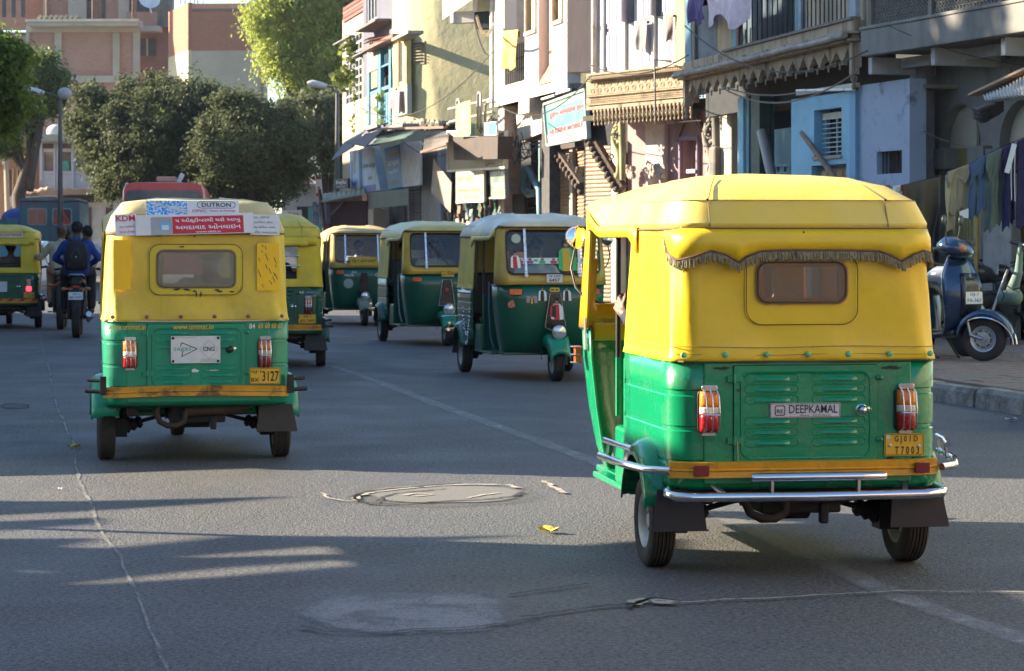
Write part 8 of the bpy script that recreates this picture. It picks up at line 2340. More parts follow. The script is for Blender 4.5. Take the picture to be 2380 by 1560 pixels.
# ------------------------------------------------------------------ motorcycles
def motorcycle(label, X, Y, th, z=0.0, tank=(.05, .05, .055), rear_plate=None, group='motorcycles', fend=None, seat=None, mirrors=True, stripe=None, light=True):
 rt = empty('motorcycle', (X, Y, z), R(th), label, 'motorcycle', group)
 TK = pm('tank_paint_%d' % int(1000 * sum(tank)), tank, .25, coat=.6, var=.05)
 PB = pm('motorcycle_black', (.015, .015, .016), .45, var=.3, scale=9, dirt=(.08, .07, .06), damt=.4)
 SE = seat or pm('seat_vinyl', (.018, .018, .02), .5)
 for yy, w_ in ((-.62, .12), (.68, .09)):
  wheel(rt, 0, yy, r=.31, w=w_, rimmat=pm('rim_black', (.03, .03, .03), .4, .5))
 mb = MB()
 for yy, a0, a1, m_ in ((.68, 20, 165, 1),):
  rows = [[(x, .68 + cos(R(a)) * .345, .31 + sin(R(a)) * .345 - abs(x) * .5) for x in (-.06, -.04, 0, .04, .06)] for a in range(a0, a1, 12)]
  mb.loft(rows, closed=False)
 solid(mk('front_mudguard', mb, fend or TK, rt, 60), .004)
 mb = MB(); rows = []
 for k in range(8):
  t_ = k / 7; rows.append([(x, -.70 - .22 * sm(t_) + .02 * (abs(x) / .08), .80 - .50 * t_ ** 1.3 - abs(x) * .3) for x in (-.085 + .02 * t_, -.05, 0, .05, .085 - .02 * t_)])
 mb.loft(rows, closed=False); solid(mk('rear_mudguard', mb, PB, rt, 60), .006)
 mb = MB(); rows = []
 for t_, hw, zt, zb_ in ((0, .07, .80, .72), (.15, .13, .92, .72), (.45, .155, .99, .71), (.8, .13, .985, .74), (1, .06, .93, .80)):
  y = .02 + .46 * t_
  rows.append([(hw * cos(a) * (1 if sin(a) > 0 else .9), y, (zt + zb_) / 2 + (zt - zb_) / 2 * sin(a)) for a in [2 * PI * i / 14 for i in range(14)]])
 mb.loft(rows, True, True, True); mk('tank', mb, TK, rt, 60)
 mb = MB(); rows = []
 for t_, hw, zz in ((0, .09, .80), (.3, .13, .81), (.65, .13, .86), (.95, .10, .89), (1, .07, .885)):
  y = .06 - .74 * t_
  rows.append([(hw * sx, y, zz + dz) for sx, dz in ((-1, -.05), (-1, -.01), (-.8, .02), (0, .035), (.8, .02), (1, -.01), (1, -.05))])
 mb.loft(rows, True, True, True); mk('seat', mb, SE, rt, 50)
 mb = MB(); mb.box(-.10, .10, -.50, .05, .60, .75); mk('side_panel', mb, TK, rt, bevel=.03)
 if stripe:
  mb = MB(); mb.bar((-.105, -.5, .70), (-.105, .05, .66), .01, .04); mb.bar((.105, -.5, .70), (.105, .05, .66), .01, .04); mk('side_stripe', mb, stripe, rt)
 mb = MB(); mb.box(-.13, .13, -.12, .26, .30, .62); mb.box(-.16, .16, -.02, .14, .26, .42); mb.tube([(0, .30, .80), (0, .38, .40), (0, .1, .28)], .02, 6)
 mb.tube([(-.05, -.62, .31), (-.09, -.1, .33)], .03, 6); mb.tube([(.07, -.62, .31), (.10, -.1, .33)], .025, 6)
 for s in (-1, 1): mb.tube([(s * .10, -.62, .31), (s * .12, -.42, .68)], .03, 8); mb.tube([(s * .16, -.12, .28), (s * .24, -.12, .28)], .014, 6)
 mk('engine', mb, PB, rt, 40, bevel=.01)
 mb = MB(); mb.tube([(.14, .2, .36), (.15, .05, .24), (.17, -.3, .26), (.19, -.72, .36)], [.02, .02, .04, .045], 10); mk('exhaust', mb, STEEL, rt, 60)
 mb = MB()
 for s in (-1, 1): mb.tube([(s * .085, .68, .31), (s * .085, .46, .92)], .022, 8)
 mk('front_fork', mb, STEEL, rt, 60)
 mb = MB(); mb.tube([(-.36, .34, 1.02), (-.30, .36, 1.04), (-.12, .42, 1.0), (.12, .42, 1.0), (.30, .36, 1.04), (.36, .34, 1.02)], .013, 8)
 hb = mk('handlebar', mb, PB, rt, 60)
 for s in (-1, 1):
  mb = MB(); mb.tube([(s * .27, .37, 1.03), (s * .37, .335, 1.02)], .02, 8); mk('grip', mb, PB, hb, 60)
  if mirrors:
   mb = MB(); mb.tube([(s * .24, .38, 1.04), (s * .29, .40, 1.14), (s * .30, .40, 1.20)], .006, 6); mb.ball((s * .32, .40, 1.24), .06, 12, 8, (1, .3, .8)); mk('mirror', mb, PB, hb, 60)
 mb = MB(); mb.lathe([(.03, -.12), (.07, -.07), (.088, 0), (.085, .02)], 18, frame((0, .56, .90), (-1, 0, 0), (0, 0, 1))); hl = mk('headlight', mb, TK, rt, 60)
 mb = MB(); mb.lathe([(.082, .02), (.05, .035), (.001, .04)], 18, frame((0, .56, .90), (-1, 0, 0), (0, 0, 1))); mk('headlight_lens', mb, _pm['lamp_lens'], hl, 60)
 mb = MB(); mb.box(-.07, .07, -.80, -.64, .80, .86); mk('tail_cowl', mb, PB, rt, bevel=.02)
 mb = MB(); mb.box(-.05, .05, -.815, -.80, .755, .795); mk('tail_light', mb, pm('tail_red', (.45, .01, .01), .2, coat=.5), rt, bevel=.006)
 mb = MB(); mb.tube([(-.10, -.40, .88), (-.115, -.62, .93), (-.09, -.74, .955), (.09, -.74, .955), (.115, -.62, .93), (.10, -.40, .88)], .013, 8); mk('grab_rail', mb, STEEL, rt, 60)
 for s in (-1, 1):
  mb = MB(); mb.tube([(s * .05, -.76, .74), (s * .15, -.77, .74)], .01, 6); mb.ball((s * .18, -.78, .74), .035, 10, 6, (1.2, .8, .8)); mk('indicator', mb, pm('indicator_orange', (.5, .15, .05), .3), rt, 60)
 if rear_plate:
  pl = plate(rt, 'number_plate', frame((0, -.86, .635), (1, 0, 0), (0, .15, 1)), .215, .115, WHT, .004, .008)
  txt(pl, rear_plate[0], T((0, .025, .004)), .10, .028, TXT_B, bold=.02); txt(pl, rear_plate[1], T((0, -.022, .004)), .18, .034, TXT_B, bold=.02)
 return rt
YM = 37.15; XM = -6.67
motorcycle('black motorcycle with white plate ridden by the person with the backpack', XM, YM, 8, rear_plate=('GJ-1', 'MP-7659'))
def rider(z, y, lean, arms, foot=.33, knee=.36, spread=.20):
 J = seated(z, y, lean, arms, knee, spread, foot); return J
J = rider(.90, -.42, 4, 'lap', knee=.34)
J['elL'] = V3(-.33, -.36, 1.20); J['haL'] = V3(-.16, -.12, 1.08); J['elR'] = V3(.33, -.36, 1.20); J['haR'] = V3(.16, -.12, 1.08)
person('pillion rider in a royal blue jacket seen from behind wearing a black backpack', (XM, YM, 0), R(8), J, pm('jacket_royal_blue', (.012, .05, .24), .7, bump=.5, bscale=12), pm('trousers_black', (.02, .018, .018), .9))
J = rider(.86, -.02, 6, 'bar', knee=.30);
for k in ('chest', 'neck', 'head', 'shL', 'shR'): J[k] = J[k] + V3(.14, 0, -.02)
J['face'] = V3(-.6, .8, 0)
person('motorcycle driver in a white shirt looking left in front of the blue jacketed pillion', (XM, YM, 0), R(8), J, WS, pm('trousers_black', (.02, .018, .018), .9))
bp = empty('backpack', (XM, YM, 0), R(8), 'black school backpack on the back of the blue jacketed pillion', 'backpack')
BPM = pm('backpack_black', (.018, .018, .02), .8, bump=.5, bscale=30)
mb = MB(); rows = []
for z, hw, dp in ((1.02, .13, .06), (1.04, .165, .12), (1.16, .175, .16), (1.30, .165, .15), (1.42, .13, .11), (1.475, .06, .05)):
 rows.append([(hw * cos(a) * (abs(cos(a)) ** -.3 if abs(cos(a)) > .2 else 1), -.57 - dp * (.5 + .5 * sin(a)) , z) for a in [2 * PI * i / 16 for i in range(16)]])
mb.loft(rows, True, True, True); mk('pack', mb, BPM, bp, 60)
mb = MB(); mb.tube([(-.12 + .24 * i / 10, -.70 - .03 * sin(PI * i / 10), 1.08 + .26 * sin(PI * i / 10)) for i in range(11)], .006, 5); mk('zip_pocket', mb, pm('zip_grey', (.08, .08, .08), .5), bp)
for s in (-1, 1):
 mb = MB(); mb.tube([(s * .08, -.58, 1.46), (s * .12, -.50, 1.52), (s * .15, -.40, 1.50)], .022, 6); mk('strap', mb, BPM, bp, 60)
mb = MB(); mb.ball((0, -.735, 1.22), .012, 6, 4); mk('logo_badge', mb, WHT, bp)
motorcycle('dark motorcycle carrying a man in a cream jacket, ahead of the blue jacketed rider', -7.55, 40.6, 8)
J = rider(.88, -.3, 3, 'lap', knee=.34); J['elL'] = V3(-.36, -.2, 1.18); J['haL'] = V3(-.46, .02, 1.22)
person('man in a cream jacket with thinning brown hair on the motorcycle ahead, elbow out', (-7.55, 40.6, 0), R(8), J, pm('jacket_cream', (.42, .38, .26), .85, bump=.4), pm('trousers_beige', (.42, .30, .2), .9), hair=pm('hair_brown', (.10, .06, .04), .6))
motorcycle('farther dark motorcycle beside the white car', -8.75, 47.5, 8)
J = rider(.86, -.1, 5, 'bar', knee=.30)
person('man in a slate blue shirt riding alone beyond the white car', (-8.75, 47.5, 0), R(8), J, pm('shirt_slate', (.06, .09, .12), .85), GT)
# ------------------------------------------------------------------ parked two-wheelers on the right pavement
PZ = .186
th = -149.0
fx, fy = 4.98, 25.5
dx_, dy_ = -sin(R(th)), cos(R(th))
_w = Matrix.Rotation(R(th), 3, 'Z') @ Vector((-.095, .591, 0)) * 1.05
sc = empty('scooter', (fx - _w.x, fy - _w.y, PZ), R(th), 'metallic blue scooter parked on its stand on the right pavement', 'scooter')
sc.scale = (1.05,) * 3
SB = pm('scooter_blue', (.018, .045, .105), .22, .35, .06, coat=.8)
SBD = pm('scooter_dark', (.02, .024, .035), .3, var=.1, coat=.4)
SEAT_K = pm('scooter_seat', (.015, .015, .017), .35, bump=.3, bscale=14)
for yy in (.62, -.60):
 wo = wheel(sc, 0, yy, r=.222, w=.10, rimmat=pm('rim_silver', (.45, .46, .48), .35, .5))
 if yy > 0: fw_ = wo
mb = MB()
for s in (-1, 1):
 for k in range(9):
  a = k * 2 * PI / 9
  M_ = Matrix.Translation((s * .048, .62, .222)) @ MR(90, 'Y') @ Matrix.Rotation(a, 4, 'Z')
  mb.box(.075, .088, -.022, .022, -.002, .002, M_)
mk('wheel_slots', mb, DARK, sc)
mb = MB(); rows = []
for i in range(15):
 a = R(-2 + 176 * i / 14)
 cy, cz = .62 + cos(a) * (.30 if a < PI / 2 else .27), .23 + .27 * sin(a) + .02
 ww_ = .115 * (1 - .3 * max(0, cos(a)))
 rows.append([(s_ * ww_, cy * 1.0 - (cy - .62) * .04 * k, cz - .05 * k ** 2 - .0 * k) for s_, k in ((-1, 1.25), (-.92, .6), (-.6, .15), (0, 0), (.6, .15), (.92, .6), (1, 1.25))])
mb.loft(rows, closed=False); solid(mk('front_fender', mb, SB, sc, 60), .006)
mb = MB()
for s in (-1, 1): mb.tube([(s * .118 * (1 - .3 * max(0, cos(R(a)))), .62 + cos(R(a)) * (.31 if a < 90 else .28), .255 + .27 * sin(R(a)) - .085) for a in range(0, 130, 10)], .009, 6)
mk('fender_trim', mb, CHROME, sc, 60)
mb = MB()
for s in (-1, 1): mb.tube([(s * .075, .62, .222), (s * .075, .50, .26), (s * .06, .46, .42)], .018, 8)
mk('front_fork', mb, STEEL, sc, 60)
mb = MB(); rows = []
for z, y, w_, dp in ((.26, .26, .17, .02), (.34, .33, .20, .06), (.45, .37, .225, .10), (.60, .375, .25, .14), (.75, .355, .255, .16), (.86, .33, .235, .15), (.94, .315, .19, .12), (1.05, .31, .13, .09)):
 rows.append([(w_ * t_, y + dp * (1 - t_ * t_) * (1.0 if abs(t_) < .99 else 1), z) for t_ in (-1, -.85, -.6, -.3, 0, .3, .6, .85, 1)])
mb.loft(rows, closed=False); ap = solid(mk('leg_shield', mb, SB, sc, 60), .012)
mb = MB(); mb.tube([r_[0] for r_ in rows] + [rows[-1][4]] + [r_[-1] for r_ in rows[::-1]], .008, 6); mk('shield_trim', mb, CHROME, ap, 60)
mb = MB(); rows2 = [[(w_ * t_, y + dp * (1 - t_ * t_ * .25) + .012, z) for t_ in (-.55, -.3, 0, .3, .55)] for z, y, w_, dp in ((.44, .365, .20, .10), (.60, .37, .235, .14), (.75, .35, .24, .16), (.88, .32, .20, .14))]
mb.loft(rows2, closed=False); solid(mk('apron_panel', mb, SBD, ap, 60), .01)
for k in range(2):
 mb = MB(); mb.box(-.06, .06, .50, .512, .80 + .025 * k, .808 + .025 * k); mk('air_slot', mb, DARK, ap)
pl = plate(sc, 'number_plate', frame((0, .545, .635), (-1, 0, 0), (0, -.05, 1)), .235, .135, WHT, .005, .01)
txt(pl, 'GJ-1', T((0, .03, .005)), .11, .034, TXT_B, bold=.02); txt(pl, 'FA-363', T((0, -.026, .005)), .18, .040, TXT_B, bold=.02)
mb = MB(); mb.ring(rrect(.235, .135, .01, 3), rrect(.222, .122, .008, 3), .006, T((0, 0, .001))); mk('plate_frame', mb, TXT_K, pl)
mb = MB(); rows = []
for y, hw, z0, z1 in ((.40, .15, .26, .31), (.15, .19, .22, .275), (-.12, .19, .22, .275), (-.2, .17, .24, .40)):
 rows.append([(-hw, y, z0), (hw, y, z0), (hw, y, z1), (-hw, y, z1)])
mb.loft(rows, True, True, True); mk('floorboard', mb, SBD, sc, bevel=.015)
mb = MB(); rows = []
for y, hw, z0, z1 in ((-.06, .10, .28, .66), (-.16, .17, .30, .70), (-.40, .215, .38, .74), (-.70, .21, .44, .77), (-.92, .15, .54, .78), (-.99, .08, .62, .76)):
 rows.append([(-hw * .8, y, z0), (hw * .8, y, z0), (hw, y, z0 + (z1 - z0) * .3), (hw, y, z0 + (z1 - z0) * .7), (hw * .75, y, z1), (-hw * .75, y, z1), (-hw, y, z0 + (z1 - z0) * .7), (-hw, y, z0 + (z1 - z0) * .3)])
mb.loft(rows, True, True, True); mk('rear_body', mb, SB, sc, 60)
mb = MB(); rows = []
for y, hw, z1 in ((-.04, .09, .74), (-.14, .13, .79), (-.40, .15, .80), (-.55, .15, .84), (-.85, .13, .86), (-.92, .08, .84)):
 rows.append([(-hw, y, z1 - .09), (hw, y, z1 - .09), (hw * 1.05, y, z1 - .03), (hw * .8, y, z1), (-hw * .8, y, z1), (-hw * 1.05, y, z1 - .03)])
mb.loft(rows, True, True, True); mk('seat', mb, SEAT_K, sc, 60)
mb = MB(); rows = []
for y, hw, z0, z1 in ((.16, .12, 1.00, 1.10), (.24, .22, .94, 1.16), (.36, .21, .92, 1.15), (.46, .15, .94, 1.09), (.51, .07, .96, 1.03)):
 rows.append([(hw * cos(a), y, (z0 + z1) / 2 + (z1 - z0) / 2 * sin(a)) for a in [2 * PI * i / 14 for i in range(14)]])
mb.loft(rows, True, True, True); cw = mk('handlebar_cowl', mb, SB, sc, 60)
mb = MB(); mb.ball((0, .47, .99), .075, 12, 8, (1.2, .6, .75)); mk('headlight', mb, _pm['lamp_lens'], cw, 60)
for s in (-1, 1):
 mb = MB(); mb.ball((s * .14, .43, 1.03), .05, 10, 8, (.9, .9, .8)); mk('indicator', mb, pm('indicator_orange', (.6, .16, .03), .2, coat=.5), cw, 60)
 mb = MB(); mb.tube([(s * .12, .28, 1.02), (s * .36, .20, 1.03)], .017, 8); mk('grip', mb, BLACK, cw, 60)
 mb = MB(); mb.tube([(s * .20, .28, 1.06), (s * .26, .30, 1.20), (s * .30, .30, 1.27)], .007, 6); mb.ball((s * .33, .30, 1.31), .078, 14, 8, (1, .28, .75)); mk('mirror', mb, BLACK, cw, 60)
cw.location.z += .10
mb = MB(); mb.tube([(.0, .30, 1.10), (0, .33, .9)], .055, 12); mk('steering_neck', mb, SBD, sc)
mb = MB(); mb.tube([(-.12, -.18, .25), (-.14, -.26, .02), (-.14, -.14, .0)], .013, 6); mb.tube([(.12, -.18, .25), (.14, -.26, .02), (.14, -.14, .0)], .013, 6); mb.tube([(-.14, -.26, .03), (.14, -.26, .03)], .012, 6); mb.tube([(-.10, .0, .24), (-.2, .03, .08), (-.20, .10, .01)], .012, 6)
mk('centre_stand', mb, DARK, sc, 60)
mb = MB(); mb.box(-.14, .12, -.62, -.2, .16, .34); mb.tube([(.13, -.3, .2), (.15, -.8, .24)], .045, 8); mk('engine', mb, DARK, sc, bevel=.03)
mb = MB()
for k in range(9): mb.ball((-.19 + .005 * k, .24 + .003 * (k % 3), .62 - .018 * k), .018, 6, 4)
mk('key_tassel', mb, pm('tassel_orange', (.5, .13, .03), .7, var=.6, scale=40), sc, kind='stuff')
STM = Matrix.Translation((0, .45, 0)) @ Matrix.Rotation(R(34), 4, 'Z') @ Matrix.Translation((0, -.45, 0))
for c_ in sc.children:
 if c_ == fw_ or c_.name.split('.')[0] in ('wheel_slots', 'front_fender', 'fender_trim', 'front_fork', 'handlebar_cowl'): c_.matrix_basis = STM @ c_.matrix_basis
motorcycle('silver tanked motorcycle parked close behind the blue scooter', 4.66, 27.2, -150, PZ, tank=(.32, .34, .36), group='motorcycles')
motorcycle('black motorcycle with long seat and red stripe parked beyond the scooter at right', 6.55, 29.6, 72, PZ, tank=(.02, .018, .02), stripe=RED, mirrors=False)
motorcycle('dark grey motorcycle parked farthest back on the pavement, behind the others', 6.35, 31.6, 96, PZ, tank=(.06, .06, .065))
motorcycle('motorcycle with a pale blue front mudguard cut by the right edge of the picture', 4.50, 19.35, 168, 0, tank=(.05, .06, .08), fend=pm('mudguard_pale_blue', (.35, .44, .55), .35, coat=.4), mirrors=False)
mf = empty('handlebar_muffs', (5.42, 25.9, .0), R(-60), 'padded grey green handlebar muff hanging near the right edge beyond the scooter', 'muff')
mb = MB(); c_ = at(2346, 690, 25.9) - Vector((5.42, 25.9, 0)); Mi_ = Matrix.Rotation(R(60), 4, 'Z'); c_ = Mi_ @ c_
mb.capsule(c_ + V3(-.08, 0, -.02), .085, c_ + V3(.08, 0, .0), .095, 12); mb.capsule(c_ + V3(.02, 0, .02), .07, c_ + V3(.14, 0, .26), .05, 12); mb.capsule(c_ + V3(.14, 0, .26), .045, c_ + V3(.18, 0, .55), .03, 10)
remeshed('muff', mb, clothmat('muff_grey_green', (.13, .19, .16)), mf, .012)
mb = MB(); mb.tube([c_ + V3(-.02, -.10, .10), c_ + V3(.04, -.11, .02), c_ + V3(.0, -.11, -.05)], .006, 5); mb.tube([c_ + V3(.04, -.07, .12), c_ + V3(.12, -.06, .08), c_ + V3(.16, 0, .1)], .008, 5); mk('muff_seam', mb, DARK, mf)
mb = MB(); g_ = Mi_ @ (at(2350, 562, 25.9) - Vector((5.42, 25.9, 0))); mb.tube([g_, g_ + V3(.12, 0, -.02), g_ + V3(.3, 0, -.05), c_ + V3(.18, 0, .5)], .022, 8); mk('grip', mb, BLACK, mf, 60)
# ------------------------------------------------------------------ washing line
line = [(2060, 437), (2110, 428), (2185, 409), (2250, 383), (2290, 360), (2330, 341), (2385, 318), (2460, 285)]
LY = 29.2
o_ = mk('washing_line', MB().tube([at(x, y, LY) for x, y in line], .006, 5), CAB); tag(o_, 'washing line running from behind the big rickshaw up to the right edge', 'line')
tag(mk('wooden_post', MB().tube([at(2062, 430, LY), Vector((at(2062, 430, LY).x, LY, .16))], .035, 8), WOODG, None), 'wooden post holding the washing line, hidden behind the big rickshaw', 'post')
def hang(label, cat, x0, x1, y0, y1, drop_px, col, seed, **kw):
 s_ = F / LY
 kw.setdefault('fold', .045)
 return cloth('garment', label, cat, at(x0, y0, LY), at(x1, y1, LY), drop_px / s_, clothmat('washing_%d' % seed, col, var=kw.pop('var', .15)), seed, group='washing on the line', **kw)
hang('narrow white cloth at the left end of the washing line', 'cloth', 2074, 2093, 434, 431, 30, (.5, .5, .5), 41)
hang('narrow maroon cloth beside the white one on the washing line', 'cloth', 2094, 2103, 431, 429, 40, (.10, .04, .03), 42)
hang('big dark brown blanket draped over the washing line beside the rickshaw hood', 'blanket', 2101, 2186, 429, 409, 150, (.075, .06, .042), 43, fold=.085, taper=(-.05, .55), skew=.05, nv=22)
def trousers(label, x0, x1, y0, y1, drop, col, seed, spread=.4, second=None):
 rt = empty('garment', (0, 0, 0), 0, label, 'trousers', 'washing on the line')
 m = clothmat('washing_%d' % seed, col, var=.15)
 s_ = F / LY; xm = x0 + (x1 - x0) * .52; ym = y0 + (y1 - y0) * .52
 for k, (a, b2, c_, d_) in enumerate(((x0, xm, y0, ym), (xm - 1, x1, ym, y1))):
  o = cloth('trouser_leg', None, None, at(a, c_, LY + .02 * k), at(b2, d_, LY + .02 * k), drop * (1 - .04 * k) / s_, m, seed + k, fold=.028, taper=(-.12, -.12), parent=rt, nu=18, under=.3, hem=.03)
 o = cloth('waistband', None, None, at(x0 + 2, y0 + 1, LY - .03), at(x1 - 2, y1 + 1, LY - .03), drop * .32 / s_, m, seed + 5, fold=.04, parent=rt, under=.05, hem=.04)
 return rt
trousers('khaki trousers with white pocket lining on the washing line beside the blanket', 2200, 2253, 401, 383, 100, (.25, .22, .155), 44)
hang('pale khaki lining cloth hanging below the khaki trousers', 'cloth', 2196, 2222, 406, 396, 140, (.34, .30, .20), 49, fold=.05)
q = mk('cloth_scrap', MB().prism([(-.06, .0), (.05, .04), (.05, -.08), (-.05, -.07)], .01, frame(at(2241, 492, LY - .1), (1, 0, 0), (0, 0, 1))), WHT, None); tag(q, 'white lining hanging out of the khaki trousers', 'cloth')
trousers('blue jeans folded over the washing line', 2251, 2290, 384, 362, 126, (.045, .085, .17), 54)
trousers('grey green trousers on the washing line between the jeans and the navy pair', 2288, 2330, 362, 345, 180, (.09, .125, .11), 64)
tn = trousers('navy track trousers with white drawstrings on the washing line', 2327, 2358, 345, 332, 192, (.020, .018, .075), 74)
mb = MB()
for k, (x, y0, y1) in enumerate(((2351, 345, 465), (2359, 350, 468))): mb.tube([at(x, y0, LY - .12), at(x - 1, (y0 + y1) / 2, LY - .13), at(x, y1, LY - .12)], .006, 5)
mb.bar(at(2358, 335, LY - .12), at(2340, 402, LY - .14), .06, .012, up=(0, 1, 0))
mk('drawstring', mb, WHT, tn)
trousers('dark navy trousers at the right edge of the washing line', 2362, 2408, 330, 312, 205, (.018, .016, .07), 84)
mb = MB(); P0_ = at(2270, 405, 30.6)
for k in range(6): mb.tube([at(2269, 400 + 38 * k, 30.6), at(2269, 436 + 38 * k, 30.6)], .025, 8); mb.tube([at(2269, 436 + 38 * k, 30.6), at(2269, 438 + 38 * k, 30.6)], .032, 8)
mb.tube([at(2269, 628, 30.6), Vector((at(2269, 600, 30.6).x, 30.6, .17))], .025, 8)
o_ = mk('bamboo_post', mb, pm('bamboo_yellow', (.42, .30, .12), .6, var=.25), None, 60); tag(o_, 'upright bamboo post behind the jeans on the washing line', 'post')
# ------------------------------------------------------------------ far vehicles
def veh(name, label, cat, X, Y, th): return empty(name, (X, Y, 0), R(th), label, cat)
TY = lambda par, x, y, r=.33, w=.2: wheel(par, x, y, r=r, w=w)
Yc = 62.0
c = veh('parked_car', 'white estate car seen from behind beside the small rickshaw at the left', 'car', (58 - 1190) * Yc / F, Yc, 8)
CW = pm('car_white', (.62, .64, .66), .3, coat=.5, var=.04)
mb = MB(); rows = []
for z, hw, y0, y1 in ((.28, .80, -2.0, 2.0), (.42, .84, -2.08, 2.1), (.75, .85, -2.10, 2.12), (.92, .83, -2.06, 2.05), (1.02, .80, -2.0, 1.0), (1.40, .68, -1.80, .35), (1.48, .60, -1.6, .1)):
 rows.append([(x, y, z) for x, y in [(hw * cx_, (y0 + y1) / 2 + (y1 - y0) / 2 * cy_) for cx_, cy_ in ((-1, -.9), (-.85, -1), (.85, -1), (1, -.9), (1, .85), (.8, 1), (-.8, 1), (-1, .85))]])
mb.loft(rows, True, True, True); mk('body', mb, CW, c, 50, bevel=.02)
mb = MB(); mb.add([(-.62, -1.995, 1.03), (.62, -1.995, 1.03), (.54, -1.83, 1.38), (-.54, -1.83, 1.38)], [(0, 1, 2, 3)]); solid(mk('rear_window', mb, pm('car_glass', (.05, .16, .18), .08, coat=.6), c), .01, 1)
for s in (-1, 1):
 mb = MB(); mb.box(s * .78 - .07, s * .78 + .07, -2.13, -2.05, .72, .98); mk('tail_light', mb, pm('car_lamp_red', (.3, .03, .02), .2), c, bevel=.02)
 for yy in (-1.3, 1.3): TY(c, s * .72, yy, .30, .18)
mb = MB(); mb.box(-.82, .82, -2.2, -2.05, .36, .50); mk('bumper', mb, pm('car_bumper', (.25, .26, .27), .5), c, bevel=.03)
mb = MB(); mb.box(.45, .62, -2.03, -1.99, 1.02, 1.06); mk('wiper_mount', mb, PL_Y, c)
Yv = 84.0
v_ = veh('box_van', 'slate blue boxy van with two rear windows and a red warning triangle', 'van', (128 - 1190) * Yv / F, Yv, 6)
VB = pm('van_slate_blue', (.045, .15, .20), .5, var=.08, scale=2, dirt=(.12, .13, .12), damt=.4)
mb = MB(); mb.box(-1.0, 1.0, -2.2, 2.4, .55, 2.86); mk('body', mb, VB, v_, bevel=.06)
mb = MB(); rows = [[(-1.05, y, 2.86), (1.05, y, 2.86), (.9, y, 2.95), (0, y, 3.0), (-.9, y, 2.95)] for y in (-2.26, 2.4)]; mb.loft(rows, True, True, True); mk('roof', mb, pm('van_roof', (.14, .18, .2), .5), v_)
for x in (-.42, .42):
 mb = MB(frame((x, -2.205, 2.32), (1, 0, 0), (0, 0, 1))); mb.ring(rrect(.66, .58, .08, 3), rrect(.58, .50, .06, 3), .03, mb.M); w_ = mk('window', mb, pm('rubber_white', (.3, .33, .33), .6), v_)
 plate(w_, 'pane', frame((x, -2.203, 2.32), (1, 0, 0), (0, 0, 1)), .6, .52, pm('van_glass', (.05, .07, .08), .1, coat=.5), .01, .05)
 mb = MB(); mb.box(x - .015, x + .015, -2.235, -2.215, 2.06, 2.58); mk('mullion', mb, _pm['rubber_white'], w_)
mb = MB(); tri = [(-.30, -.22), (.30, -.22), (0, .30)]; mb.ring(tri, [(x * .68, (y + .047) * .68 - .047) for x, y in tri], .012, frame((.42, -2.24, 2.30), (1, 0, 0), (0, 0, 1))); mk('warning_triangle', mb, emit('triangle_red', (.55, .03, .03), .0), v_)
for x in (-.8, -.45, .1, .85): mk('reflector', MB().box(x - .09, x + .09, -2.215, -2.2, 2.76, 2.80), RED, v_)
mb = MB(); mb.box(-.005, .005, -2.206, -2.2, .6, 2.8); mk('door_gap', mb, DARK, v_)
for s in (-1, 1):
 for yy in (-1.3, 1.5): TY(v_, s * .85, yy, .38, .22)
 mk('tail_light', MB().box(s * .9 - .06, s * .9 + .06, -2.24, -2.2, .9, 1.1), _pm['car_lamp_red'], v_)
Yt = 88.0
l_ = veh('tarpaulin_lorry', 'small goods lorry under a blue tarpaulin beside the slate blue van', 'lorry', (44 - 1190) * Yt / F, Yt, 6)
remesh_t = MB(); remesh_t.box(-.36, .9, -1.5, 1.5, 1.2, 2.3); remesh_t.ball((0, 0, 2.3), .6, 12, 8, (1.1, 2.2, .7)); remesh_t.ball((.4, -1, 2.35), .4, 10, 6)
remeshed('tarpaulin', remesh_t, clothmat('tarp_blue', (.03, .09, .32)), l_, .08, 3)
mb = MB(); mb.box(-.6, .9, -1.6, 1.8, .6, 1.25); mk('body', mb, pm('lorry_grey', (.2, .22, .22), .6), l_, bevel=.03); mb = MB(); mb.box(.1, .8, -1.72, -1.62, 1.3, 2.0); mk('tail_board', mb, pm('tail_mint', (.3, .45, .4), .5), l_, bevel=.03)
for s in (-.5, .8): TY(l_, s, -1.1, .32, .2); TY(l_, s, 1.2, .32, .2)
fn = Bld('barrier', 'row of teal metal barrier panels at the far left edge', 'barrier', 5, 80, 86)
for k in range(9): fn.bx('panel', pm('barrier_teal', (.05, .20, .20), .6, var=.2), -22 + 7 * k, -16.5 + 7 * k, 510, 532, 0, .05, zb=.1)
Yb = 79.0
bs = veh('city_bus', 'red bus with a rounded roof seen from behind above the faded rickshaw', 'bus', (391 - 1190) * Yb / F, Yb, 6)
BRM = pm('bus_red', (.60, .055, .07), .35, coat=.4, var=.08)
mb = MB(); rows = []
for y, k in ((-4.0, .97), (-3.85, 1), (5, 1)):
 rows.append([(1.27 * k * x, y, .45 + (2.85) * z) for x, z in ((-1, 0), (-1, .80), (-.985, .92), (-.93, .985), (-.7, 1.0), (.7, 1.0), (.93, .985), (.985, .92), (1, .80), (1, 0))])
mb.loft(rows, True, True, True); mk('body', mb, BRM, bs, 50)
mb = MB(); rows = [[(1.20 * x, y, 3.30 + .03 * z) for x, z in ((-1, -3), (-.8, .2), (0, 1), (.8, .2), (1, -3))] for y in (-3.9, 5)]; mb.loft(rows, True, True, True); mk('roof', mb, pm('bus_roof_pale', (.50, .34, .30), .6), bs)
mb = MB(frame((0, -4.0, 2.45), (1, 0, 0), (0, 0, 1))); mb.prism(rrect(2.34, 1.25, .16, 4), .02, mb.M); mk('rear_window', mb, pm('bus_glass', (.09, .10, .12), .1, coat=.6), bs)
